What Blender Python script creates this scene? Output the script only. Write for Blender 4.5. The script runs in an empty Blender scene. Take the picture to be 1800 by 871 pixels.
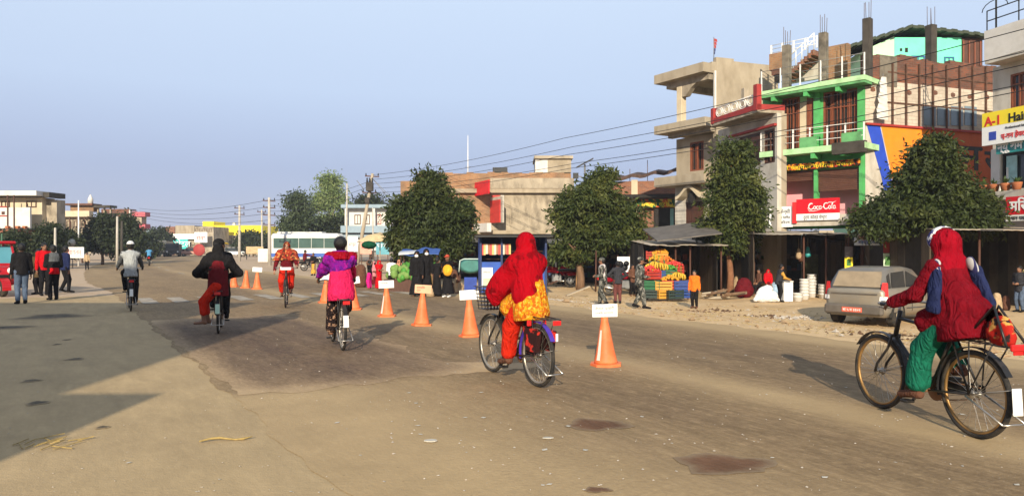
import bpy, math, random
import numpy as np
from mathutils import Vector, Matrix

SC = bpy.context.scene
COL = SC.collection
RNG = random.Random(7)
NR = np.random.default_rng(11)
R = math.radians
PI = math.pi

# ------------------------------------------------------------------ camera, sky, sun, exposure
F = 1300.0          # focal length in pixels of the 1800 px wide photograph
CH = 1.53           # eye height
HZ = 434.0          # row of the horizon
cam_d = bpy.data.cameras.new('camera'); cam_d.sensor_width = 36.0; cam_d.lens = 36.0 * F / 1800.0
cam_d.shift_y = -(435.5 - HZ) / 1800.0
cam_d.clip_start = 0.05; cam_d.clip_end = 5000
cam = bpy.data.objects.new('camera', cam_d); COL.objects.link(cam)
cam.location = (0, 0, CH); cam.rotation_euler = (R(90), 0, 0)
SC.camera = cam

SUN_EL, SUN_AZ = R(21.5), R(3.5)     # shadows run 3.5 degrees to the right of straight ahead
W = bpy.data.worlds.new('World'); SC.world = W; W.use_nodes = True
wn = W.node_tree.nodes; wl = W.node_tree.links
bgn = wn['Background']
sky = wn.new('ShaderNodeTexSky'); sky.sky_type = 'NISHITA'; sky.sun_disc = False
sky.sun_elevation = SUN_EL
sky.sun_rotation = R(180) + SUN_AZ
sky.air_density = 1.0; sky.dust_density = 0.6; sky.ozone_density = 4.0; sky.altitude = 100
# thick winter haze over the whole dome: lavender grey at the horizon, milky higher up, blue overhead
wtc = wn.new('ShaderNodeTexCoord'); wsp = wn.new('ShaderNodeSeparateXYZ'); wl.new(wtc.outputs['Generated'], wsp.inputs[0])
wrp = wn.new('ShaderNodeValToRGB'); wl.new(wsp.outputs[2], wrp.inputs[0])
_els = wrp.color_ramp.elements
for k_, (p_, c_) in enumerate(((0.0, (.43, .445, .63)), (.10, (.445, .495, .70)), (.20, (.62, .73, .93)), (.32, (.71, .84, 1.03)), (.55, (.62, .73, .92)), (1.0, (.55, .66, .82)))):
    e_ = _els[k_] if k_ < 2 else _els.new(p_)
    e_.position = p_; e_.color = (*c_, 1)
wvm = wn.new('ShaderNodeVectorMath'); wvm.operation = 'SCALE'; wl.new(wrp.outputs[0], wvm.inputs[0]); wvm.inputs['Scale'].default_value = 7.3
wmx = wn.new('ShaderNodeMix'); wmx.data_type = 'RGBA'; wmx.inputs[0].default_value = .86
wl.new(sky.outputs[0], wmx.inputs[6]); wl.new(wvm.outputs[0], wmx.inputs[7]); wl.new(wmx.outputs[2], bgn.inputs['Color'])
bgn.inputs['Strength'].default_value = 0.1
sun_d = bpy.data.lights.new('sun', 'SUN'); sun_d.energy = 5.0; sun_d.angle = R(0.5); sun_d.color = (1.0, 0.89, 0.70)
sun = bpy.data.objects.new('sun', sun_d); COL.objects.link(sun)
sd = Vector((math.sin(SUN_AZ) * math.cos(SUN_EL), math.cos(SUN_AZ) * math.cos(SUN_EL), -math.sin(SUN_EL)))
sun.rotation_euler = sd.to_track_quat('-Z', 'Y').to_euler()
SC.view_settings.view_transform = 'Standard'; SC.view_settings.look = 'None'
SC.view_settings.exposure = 0.45; SC.view_settings.gamma = 1.0

# ------------------------------------------------------------------ where things stand
def gnd(px, py):
    """ground point seen at a place of the photograph"""
    Z = F * CH / (py - HZ)
    return ((px - 900) * Z / F, Z)

def at(px, Z):
    return ((px - 900) * Z / F, Z)

def hz(py, Z):
    """height of a thing seen on row py at depth Z"""
    return CH - (py - HZ) * Z / F

class Fr:
    """a facade frame: local x runs along the facade, y into the building"""
    def __init__(s, x, y, ang):
        s.x, s.y, s.a = x, y, ang
        s.ux = (math.cos(ang), math.sin(ang)); s.uy = (-math.sin(ang), math.cos(ang))
    def X(s, px, yo=0.0):
        k = (px - 900) / F
        bx, by = s.x + s.uy[0] * yo, s.y + s.uy[1] * yo
        return (k * by - bx) / (s.ux[0] - k * s.ux[1])
    def dep(s, lx, yo=0.0):
        return s.y + s.ux[1] * lx + s.uy[1] * yo
    def Z(s, py, lx, yo=0.0):
        return CH - (py - HZ) * s.dep(lx, yo) / F
    def w(s, lx, ly=0.0):
        return (s.x + s.ux[0] * lx + s.uy[0] * ly, s.y + s.ux[1] * lx + s.uy[1] * ly)

# ------------------------------------------------------------------ things and parts
def tag(o, label=None, cat=None, group=None, kind=None):
    if label: o['label'] = label
    if cat: o['category'] = cat
    if group: o['group'] = group
    if kind: o['kind'] = kind
    return o

def thing(name, label, cat, loc=(0, 0, 0), rz=0.0, group=None):
    o = bpy.data.objects.new(name, None); COL.objects.link(o)
    o.empty_display_size = 0.2
    o.location = (loc[0], loc[1], loc[2] if len(loc) > 2 else 0.0); o.rotation_euler = (0, 0, rz)
    return tag(o, label, cat, group)

def children(o):
    return CHILD.get(o.name, [])
CHILD = {}

def link(name, me, parent=None, label=None):
    o = bpy.data.objects.new(name, me); COL.objects.link(o)
    if parent is not None:
        o.parent = parent; CHILD.setdefault(parent.name, []).append(o)
    if label: o['label'] = label
    return o

def copy_tree(o, parent=None):
    c = o.copy(); COL.objects.link(c)
    if parent is not None:
        c.parent = parent; CHILD.setdefault(parent.name, []).append(c)
    for ch in children(o): copy_tree(ch, c)
    return c

def clone(src, label, loc, rz=0.0, group=None, scale=None):
    c = copy_tree(src)
    c.location = (loc[0], loc[1], loc[2] if len(loc) > 2 else 0.0); c.rotation_euler = (0, 0, rz)
    c['label'] = label
    if group: c['group'] = group
    if scale: c.scale = (scale,) * 3
    return c

# ------------------------------------------------------------------ mesh builder
def rotm(rx=0, ry=0, rz=0):
    return np.array((Matrix.Rotation(rz, 3, 'Z') @ Matrix.Rotation(ry, 3, 'Y') @ Matrix.Rotation(rx, 3, 'X')))

def nrm(v):
    v = np.asarray(v, float); n = np.linalg.norm(v)
    return v / n if n > 1e-9 else np.array((0, 0, 1.0))

def basis(d):
    d = nrm(d)
    a = np.array((0, 0, 1.0)) if abs(d[2]) < 0.9 else np.array((1.0, 0, 0))
    u = nrm(np.cross(a, d)); v = np.cross(d, u)
    return u, v, d

class MB:
    def __init__(s):
        s.v = []; s.f = []; s.m = []; s.sm = []
    def add(s, vs, fs, mi=0, sm=False):
        o = len(s.v)
        s.v.extend([tuple(map(float, p)) for p in vs])
        for f in fs:
            s.f.append(tuple(i + o for i in f)); s.m.append(mi); s.sm.append(sm)
        return s
    def box(s, c, d, rot=None, mi=0, bev=0.0):
        hx, hy, hzz = d[0] / 2, d[1] / 2, d[2] / 2
        if bev > 0:
            b = min(bev, hx * .9, hy * .9, hzz * .9)
            pts = []
            for sx in (-1, 1):
                for sy in (-1, 1):
                    for sz in (-1, 1):
                        pts += [(sx * hx, sy * (hy - b), sz * (hzz - b)), (sx * (hx - b), sy * hy, sz * (hzz - b)), (sx * (hx - b), sy * (hy - b), sz * hzz)]
            I = lambda sx, sy, sz, k: ((sx + 1) // 2 * 4 + (sy + 1) // 2 * 2 + (sz + 1) // 2) * 3 + k
            fs = []
            for q in (-1, 1):
                fs.append([I(q, -1, -1, 0), I(q, 1, -1, 0), I(q, 1, 1, 0), I(q, -1, 1, 0)][::q])
                fs.append([I(-1, q, -1, 1), I(1, q, -1, 1), I(1, q, 1, 1), I(-1, q, 1, 1)][::-q])
                fs.append([I(-1, -1, q, 2), I(1, -1, q, 2), I(1, 1, q, 2), I(-1, 1, q, 2)][::q])
            for a in (-1, 1):
                for b_ in (-1, 1):
                    fs.append([I(a, b_, -1, 0), I(a, b_, -1, 1), I(a, b_, 1, 1), I(a, b_, 1, 0)][::(1 if a * b_ > 0 else -1)])
                    fs.append([I(a, -1, b_, 0), I(a, -1, b_, 2), I(a, 1, b_, 2), I(a, 1, b_, 0)][::(-1 if a * b_ > 0 else 1)])
                    fs.append([I(-1, a, b_, 1), I(-1, a, b_, 2), I(1, a, b_, 2), I(1, a, b_, 1)][::(1 if a * b_ > 0 else -1)])
                    for c_ in (-1, 1):
                        fs.append([I(a, b_, c_, 0), I(a, b_, c_, 1), I(a, b_, c_, 2)][::(1 if a * b_ * c_ > 0 else -1)])
        else:
            pts = [(x, y, z) for x in (-hx, hx) for y in (-hy, hy) for z in (-hzz, hzz)]
            fs = [(0, 1, 3, 2), (4, 6, 7, 5), (0, 4, 5, 1), (2, 3, 7, 6), (0, 2, 6, 4), (1, 5, 7, 3)]
        P = np.array(pts)
        if rot is not None: P = P @ np.asarray(rot).T
        P = P + np.array(c)
        return s.add(P, fs, mi)
    def bx(s, x0, x1, y0, y1, z0, z1, mi=0, bev=0.0):
        return s.box(((x0 + x1) / 2, (y0 + y1) / 2, (z0 + z1) / 2), (abs(x1 - x0), abs(y1 - y0), abs(z1 - z0)), None, mi, bev)
    def bar(s, a, b, w, h=None, mi=0, up=None):
        """a rectangular bar from a to b"""
        a = np.array(a, float); b = np.array(b, float)
        u, v, d = basis(b - a); h = h or w
        if up is not None:
            u = nrm(np.cross(np.array(up, float), d)); v = np.cross(d, u)
        pts = [p + su * u * w / 2 + sv * v * h / 2 for p in (a, b) for su, sv in ((-1, -1), (1, -1), (1, 1), (-1, 1))]
        return s.add(pts, [(3, 2, 1, 0), (4, 5, 6, 7), (0, 1, 5, 4), (1, 2, 6, 5), (2, 3, 7, 6), (3, 0, 4, 7)], mi)
    def tube(s, pts, r, n=8, mi=0, caps=True, sm=True, closed=False):
        P = [np.array(p, float) for p in pts]; m = len(P)
        rr = r if hasattr(r, '__len__') else [r] * m
        vs = []; prev = None
        for i, p in enumerate(P):
            if closed: t = P[(i + 1) % m] - P[i - 1]
            else: t = P[min(i + 1, m - 1)] - P[max(i - 1, 0)]
            t = nrm(t)
            if prev is None: u, v, _ = basis(t)
            else:
                u = prev - t * np.dot(prev, t); u = nrm(u); v = np.cross(t, u)
            prev = u
            for k in range(n):
                a = 2 * PI * k / n
                vs.append(p + rr[i] * (math.cos(a) * u + math.sin(a) * v))
        fs = []
        for i in range(m if closed else m - 1):
            j = (i + 1) % m
            for k in range(n):
                fs.append((i * n + k, i * n + (k + 1) % n, j * n + (k + 1) % n, j * n + k))
        if caps and not closed:
            fs.append(tuple(range(n))[::-1]); fs.append(tuple((m - 1) * n + k for k in range(n)))
        return s.add(vs, fs, mi, sm)
    def lathe(s, prof, n=16, c=(0, 0, 0), rot=None, mi=0, sm=True, cap0=True, cap1=True):
        vs = []
        for (r, z) in prof:
            for k in range(n):
                a = 2 * PI * k / n
                vs.append((r * math.cos(a), r * math.sin(a), z))
        fs = []
        for i in range(len(prof) - 1):
            for k in range(n):
                fs.append((i * n + k, i * n + (k + 1) % n, (i + 1) * n + (k + 1) % n, (i + 1) * n + k))
        if cap0: fs.append(tuple(range(n))[::-1])
        if cap1: fs.append(tuple((len(prof) - 1) * n + k for k in range(n)))
        P = np.array(vs)
        if rot is not None: P = P @ np.asarray(rot).T
        return s.add(P + np.array(c), fs, mi, sm)
    def prism(s, poly, vec, mi=0):
        """a polygon (3-D points) pushed along vec"""
        n = len(poly); P = [np.array(p, float) for p in poly]; Q = [p + np.array(vec) for p in P]
        fs = [tuple(range(n))[::-1], tuple(range(n, 2 * n))] + [(i, (i + 1) % n, n + (i + 1) % n, n + i) for i in range(n)]
        return s.add(P + Q, fs, mi)
    def quad(s, *p, mi=0):
        return s.add(p, [tuple(range(len(p)))], mi)
    def sphere(s, c, r, n=10, m=6, mi=0, rot=None):
        r = r if hasattr(r, '__len__') else (r, r, r)
        vs = [(0, 0, -1)]
        for i in range(1, m):
            t = -PI / 2 + PI * i / m
            for k in range(n):
                a = 2 * PI * k / n
                vs.append((math.cos(t) * math.cos(a), math.cos(t) * math.sin(a), math.sin(t)))
        vs.append((0, 0, 1))
        fs = [(0, 1 + (k + 1) % n, 1 + k) for k in range(n)]
        for i in range(m - 2):
            for k in range(n):
                a = 1 + i * n
                fs.append((a + k, a + (k + 1) % n, a + n + (k + 1) % n, a + n + k))
        L = len(vs) - 1; a = 1 + (m - 2) * n
        fs += [(a + k, a + (k + 1) % n, L) for k in range(n)]
        P = np.array(vs) * np.array(r)
        if rot is not None: P = P @ np.asarray(rot).T
        return s.add(P + np.array(c), fs, mi, True)
    def wall(s, x0, x1, z0, z1, y, th, holes=(), mi=0):
        """a wall in the x-z plane, its front on y, with openings cut through"""
        xs = sorted({x0, x1} | {min(max(h[i], x0), x1) for h in holes for i in (0, 1)})
        zs = sorted({z0, z1} | {min(max(h[i], z0), z1) for h in holes for i in (2, 3)})
        for i in range(len(xs) - 1):
            for j in range(len(zs) - 1):
                cx, cz = (xs[i] + xs[i + 1]) / 2, (zs[j] + zs[j + 1]) / 2
                if any(h[0] < cx < h[1] and h[2] < cz < h[3] for h in holes): continue
                a, b, c, d = xs[i], xs[i + 1], zs[j], zs[j + 1]
                s.quad((a, y, c), (b, y, c), (b, y, d), (a, y, d), mi=mi)
                s.quad((b, y + th, c), (a, y + th, c), (a, y + th, d), (b, y + th, d), mi=mi)
        e = y + th
        for (a, b, c, d, fl) in [(x0, x1, z0, z1, 1)] + [tuple(h[:4]) + (-1,) for h in holes]:
            q = [[(a, y, c), (a, y, d), (a, e, d), (a, e, c)], [(b, y, c), (b, e, c), (b, e, d), (b, y, d)],
                 [(a, y, c), (a, e, c), (b, e, c), (b, y, c)], [(a, y, d), (b, y, d), (b, e, d), (a, e, d)]]
            for p in q: s.quad(*(p[::fl]), mi=mi)
        return s
    def mesh(s, name, mats):
        me = bpy.data.meshes.new(name)
        me.from_pydata(s.v, [], s.f)
        for m_ in (mats if isinstance(mats, (list, tuple)) else [mats]): me.materials.append(m_)
        if s.f:
            me.polygons.foreach_set('material_index', s.m)
            me.polygons.foreach_set('use_smooth', s.sm)
        me.update()
        return me
    def build(s, name, mats, parent=None, label=None):
        return link(name, s.mesh(name, mats), parent, label)

def grid_mesh(name, P, mats, attr=None, smooth=True):
    """P: (n, m, 3) array of points -> one quad sheet; attr: {name: (n, m)} float point attributes"""
    n, m = P.shape[:2]
    idx = np.arange(n * m).reshape(n, m)
    q = np.stack([idx[:-1, :-1], idx[1:, :-1], idx[1:, 1:], idx[:-1, 1:]], -1).reshape(-1, 4)
    return raw_mesh(name, P.reshape(-1, 3), q, mats, {k: a.reshape(-1) for k, a in (attr or {}).items()}, smooth)

def raw_mesh(name, V, Q, mats, attr=None, smooth=True):
    me = bpy.data.meshes.new(name); k = Q.shape[1]
    me.vertices.add(len(V)); me.vertices.foreach_set('co', np.asarray(V, np.float32).ravel())
    me.loops.add(Q.size); me.loops.foreach_set('vertex_index', np.asarray(Q, np.int32).ravel())
    me.polygons.add(len(Q)); me.polygons.foreach_set('loop_start', np.arange(0, Q.size, k, dtype=np.int32))
    me.polygons.foreach_set('use_smooth', np.full(len(Q), smooth))
    for m_ in (mats if isinstance(mats, (list, tuple)) else [mats]): me.materials.append(m_)
    me.update(calc_edges=True)
    for kx, a in (attr or {}).items():
        at_ = me.attributes.new(kx, 'FLOAT', 'POINT'); at_.data.foreach_set('value', np.asarray(a, np.float32))
    return me

# ------------------------------------------------------------------ materials
MATS = {}
def _mix(nt, a, b, fac):
    m = nt.nodes.new('ShaderNodeMix'); m.data_type = 'RGBA'
    for sock, val in ((m.inputs[6], a), (m.inputs[7], b)):
        if hasattr(val, 'links'): nt.links.new(val, sock)
        else: sock.default_value = (*val[:3], 1)
    if hasattr(fac, 'links'): nt.links.new(fac, m.inputs[0])
    else: m.inputs[0].default_value = fac
    return m.outputs[2]

def _ramp(nt, src, a, b):
    r = nt.nodes.new('ShaderNodeMapRange'); r.inputs[1].default_value = a; r.inputs[2].default_value = b
    nt.links.new(src, r.inputs[0]); return r.outputs[0]

def _noise(nt, co, scale, detail=4, rough=.55, dist=0.0):
    n = nt.nodes.new('ShaderNodeTexNoise'); n.inputs['Scale'].default_value = scale
    n.inputs['Detail'].default_value = detail; n.inputs['Roughness'].default_value = rough; n.inputs['Distortion'].default_value = dist
    nt.links.new(co, n.inputs['Vector']); return n.outputs[0]

def _math(nt, op, a, b=0.0):
    m = nt.nodes.new('ShaderNodeMath'); m.operation = op
    for i, v in enumerate((a, b)):
        if hasattr(v, 'links'): nt.links.new(v, m.inputs[i])
        else: m.inputs[i].default_value = v
    return m.outputs[0]

def _coords(nt, world=False, scale=(1, 1, 1)):
    if world:
        g = nt.nodes.new('ShaderNodeNewGeometry'); co = g.outputs['Position']
    else:
        t = nt.nodes.new('ShaderNodeTexCoord'); co = t.outputs['Object']
    if scale != (1, 1, 1):
        mp = nt.nodes.new('ShaderNodeMapping'); mp.inputs['Scale'].default_value = scale
        nt.links.new(co, mp.inputs[0]); co = mp.outputs[0]
    return co

def new_mat(name):
    m = bpy.data.materials.new(name); m.use_nodes = True
    nt = m.node_tree; return m, nt, nt.nodes['Principled BSDF']

def _bump(nt, b, h, strength, dist=0.02):
    bp = nt.nodes.new('ShaderNodeBump'); bp.inputs['Strength'].default_value = strength; bp.inputs['Distance'].default_value = dist
    nt.links.new(h, bp.inputs['Height']); nt.links.new(bp.outputs[0], b.inputs['Normal'])

def M(name, col, rough=.8, var=.18, scale=4.0, bump=.15, metal=0.0, spec=.3, stain=None, amount=.5, sscale=1.2, stretch=(1, 1, 1), world=False, bscale=None):
    """a plain material: base colour broken by noise, optional stains of another colour"""
    if name in MATS: return MATS[name]
    m, nt, b = new_mat(name)
    co = _coords(nt, world, stretch)
    lo = tuple(c * (1 - var) for c in col); hi = tuple(min(1, c * (1 + var)) for c in col)
    n1 = _noise(nt, co, scale, 5)
    c = _mix(nt, lo, hi, _ramp(nt, n1, .3, .7))
    if stain:
        n2 = _noise(nt, co, sscale, 6, .65)
        c = _mix(nt, c, stain, _math(nt, 'MULTIPLY', _ramp(nt, n2, .45, .68), amount))
    nt.links.new(c, b.inputs['Base Color'])
    b.inputs['Roughness'].default_value = rough; b.inputs['Metallic'].default_value = metal
    b.inputs['Specular IOR Level'].default_value = spec
    if bump: _bump(nt, b, _noise(nt, co, bscale or scale * 6, 3), bump)
    MATS[name] = m
    return m

def M_pattern(name, col, col2, scale=30, thr=.5, rough=.9, kind='noise', col3=None, bump=.2):
    """printed cloth or camouflage"""
    if name in MATS: return MATS[name]
    m, nt, b = new_mat(name)
    co = _coords(nt)
    if kind == 'voronoi':
        v = nt.nodes.new('ShaderNodeTexVoronoi'); v.inputs['Scale'].default_value = scale; nt.links.new(co, v.inputs['Vector'])
        f = _ramp(nt, v.outputs['Distance'], thr - .04, thr + .04)
    else:
        f = _ramp(nt, _noise(nt, co, scale, 2), thr - .03, thr + .03)
    c = _mix(nt, col, col2, f)
    if col3:
        mp = nt.nodes.new('ShaderNodeMapping'); mp.inputs['Location'].default_value = (3, 7, 1); nt.links.new(co, mp.inputs[0])
        c = _mix(nt, c, col3, _ramp(nt, _noise(nt, mp.outputs[0], scale * 1.3, 2), .55, .6))
    nt.links.new(c, b.inputs['Base Color']); b.inputs['Roughness'].default_value = rough
    b.inputs['Specular IOR Level'].default_value = .05
    if bump: _bump(nt, b, _noise(nt, co, 60, 3), bump)
    MATS[name] = m
    return m

def M_glass(name, col=(.02, .025, .03), rough=.08):
    if name in MATS: return MATS[name]
    m, nt, b = new_mat(name)
    co = _coords(nt)
    nt.links.new(_mix(nt, col, tuple(c * 2 + .01 for c in col), _noise(nt, co, 1.5, 3)), b.inputs['Base Color'])
    b.inputs['Roughness'].default_value = rough; b.inputs['Specular IOR Level'].default_value = .6
    MATS[name] = m
    return m

def M_brick(name, c1, c2, mortar, sx=1.0, stain=(.05, .045, .04), amount=.5, vertical='xz'):
    if name in MATS: return MATS[name]
    m, nt, b = new_mat(name)
    t = nt.nodes.new('ShaderNodeTexCoord')
    sp = nt.nodes.new('ShaderNodeSeparateXYZ'); nt.links.new(t.outputs['Object'], sp.inputs[0])
    cb = nt.nodes.new('ShaderNodeCombineXYZ')
    nt.links.new(_math(nt, 'ADD', sp.outputs[0], sp.outputs[1]), cb.inputs[0]); nt.links.new(sp.outputs[2], cb.inputs[1])
    br = nt.nodes.new('ShaderNodeTexBrick'); nt.links.new(cb.outputs[0], br.inputs['Vector'])
    br.inputs['Scale'].default_value = 1.0; br.inputs['Brick Width'].default_value = .24 * sx; br.inputs['Row Height'].default_value = .085 * sx
    br.inputs['Mortar Size'].default_value = .008 * sx
    br.inputs['Color1'].default_value = (*c1, 1); br.inputs['Color2'].default_value = (*c2, 1); br.inputs['Mortar'].default_value = (*mortar, 1)
    n2 = _noise(nt, t.outputs['Object'], .9, 6, .7)
    n3 = _noise(nt, t.outputs['Object'], 9, 3)
    c = _mix(nt, br.outputs[0], stain, _math(nt, 'MULTIPLY', _ramp(nt, n2, .42, .7), amount))
    c = _mix(nt, c, mortar, _math(nt, 'MULTIPLY', _ramp(nt, n3, .55, .8), .5))
    nt.links.new(c, b.inputs['Base Color']); b.inputs['Roughness'].default_value = .92
    b.inputs['Specular IOR Level'].default_value = .15
    _bump(nt, b, br.outputs[1], -.6, .01)
    MATS[name] = m
    return m

def M_leaf(name, c1, c2, c3=None, rough=.55):
    if name in MATS: return MATS[name]
    m, nt, b = new_mat(name)
    g = nt.nodes.new('ShaderNodeNewGeometry')
    c = _mix(nt, c1, c2, g.outputs['Random Per Island'])
    if c3:
        c = _mix(nt, c, c3, _ramp(nt, _noise(nt, _coords(nt), 1.3, 3), .5, .75))
    nt.links.new(c, b.inputs['Base Color']); b.inputs['Roughness'].default_value = rough
    b.inputs['Specular IOR Level'].default_value = .25
    b.inputs['Transmission Weight'].default_value = 0.0
    tr = nt.nodes.new('ShaderNodeBsdfTranslucent'); nt.links.new(c, tr.inputs[0])
    mx = nt.nodes.new('ShaderNodeMixShader'); mx.inputs[0].default_value = .22
    out = nt.nodes['Material Output']
    nt.links.new(b.outputs[0], mx.inputs[1]); nt.links.new(tr.outputs[0], mx.inputs[2]); nt.links.new(mx.outputs[0], out.inputs[0])
    MATS[name] = m
    return m

# ------------------------------------------------------------------ lettering
TEXTS = []
def text(body, size, mat, parent, loc, rot=(R(90), 0, 0), ext=.004, shear=0.0, width=None, bold=0.0, name='lettering', align='LEFT'):
    """flat raised lettering; turned into a mesh at the end of the script"""
    cu = bpy.data.curves.new(name, 'FONT'); cu.body = body; cu.size = size; cu.extrude = ext; cu.shear = shear; cu.offset = bold
    cu.align_x = align; cu.resolution_u = 3
    o = bpy.data.objects.new(name + '_source', cu); COL.objects.link(o)
    TEXTS.append((o, mat, parent, loc, rot, width, name))

def flush_text():
    if not TEXTS: return
    bpy.context.view_layer.update()
    dg = bpy.context.evaluated_depsgraph_get()
    for (o, mat, parent, loc, rot, width, name) in TEXTS:
        me = bpy.data.meshes.new_from_object(o.evaluated_get(dg))
        me.materials.clear(); me.materials.append(mat)
        for p in me.polygons: p.material_index = 0
        t = link(name, me, parent); t.location = loc; t.rotation_euler = rot
        if width and len(me.vertices):
            xs = [v.co.x for v in me.vertices]; t.scale = (width / max(1e-3, max(xs) - min(xs)), 1, 1)
    for (o, *_r) in TEXTS:
        cu = o.data; bpy.data.objects.remove(o); bpy.data.curves.remove(cu)
    TEXTS.clear()

def stroke(mb, pts, w, y=0.0, th=.004, mi=0):
    """a flat brush stroke in the x-z plane, width may vary: pts = [(x, z, k)]"""
    P = [np.array((p[0], p[1])) for p in pts]; n = len(P); L = []; Rr = []
    for i in range(n):
        t = P[min(i + 1, n - 1)] - P[max(i - 1, 0)]; t = t / (np.linalg.norm(t) + 1e-9)
        q = np.array((-t[1], t[0])) * w * (pts[i][2] if len(pts[i]) > 2 else 1) / 2
        L.append(P[i] + q); Rr.append(P[i] - q)
    for i in range(n - 1):
        a, b, c, d = L[i], Rr[i], Rr[i + 1], L[i + 1]
        mb.quad(*[(p[0], y, p[1]) for p in (a, b, c, d)], mi=mi)
    return mb
# ------------------------------------------------------------------ people: one smooth surface grown round the skeleton
def surfnet(f, org, h):
    ins = f < 0
    nx, ny, nz = f.shape
    s = [(a, b, c) for a in (0, 1) for b in (0, 1) for c in (0, 1)]
    sl = lambda A, o: A[o[0]:nx - 1 + o[0], o[1]:ny - 1 + o[1], o[2]:nz - 1 + o[2]]
    cnt = sum(sl(ins, o).astype(np.int8) for o in s)
    cell = (cnt > 0) & (cnt < 8)
    ci = np.argwhere(cell)
    if len(ci) == 0: return np.zeros((0, 3)), np.zeros((0, 4), int)
    acc = np.zeros((len(ci), 3)); num = np.zeros(len(ci))
    val = {o: f[ci[:, 0] + o[0], ci[:, 1] + o[1], ci[:, 2] + o[2]] for o in s}
    for a in s:
        for ax in range(3):
            if a[ax]: continue
            b = list(a); b[ax] = 1; b = tuple(b)
            va, vb = val[a], val[b]; x = (va < 0) != (vb < 0)
            t = np.where(x, va / np.where(x, va - vb, 1), 0)
            p = np.array(a, float)[None, :].repeat(len(ci), 0); p[:, ax] += t
            acc += p * x[:, None]; num += x
    V = (ci + acc / num[:, None]) * h + org
    idx = -np.ones(cell.shape, np.int64); idx[cell] = np.arange(len(ci))
    Q = []
    for ax in range(3):
        o1, o2 = [(1, 2), (2, 0), (0, 1)][ax]
        A = [slice(1, -1)] * 3; A[ax] = slice(0, -1); B = list(A); B[ax] = slice(1, None)
        e = ins[tuple(A)] != ins[tuple(B)]
        w = np.argwhere(e); off = np.array([1, 1, 1]); off[ax] = 0; w = w + off
        flip = ins[w[:, 0], w[:, 1], w[:, 2]]
        q = []
        for d1, d2 in ((-1, -1), (0, -1), (0, 0), (-1, 0)):
            c = w.copy(); c[:, o1] += d1; c[:, o2] += d2
            q.append(idx[c[:, 0], c[:, 1], c[:, 2]])
        q = np.stack(q, -1); q[~flip] = q[~flip][:, ::-1]
        Q.append(q)
    Q = np.concatenate(Q); Q = Q[(Q >= 0).all(1)]
    return V, Q

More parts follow.
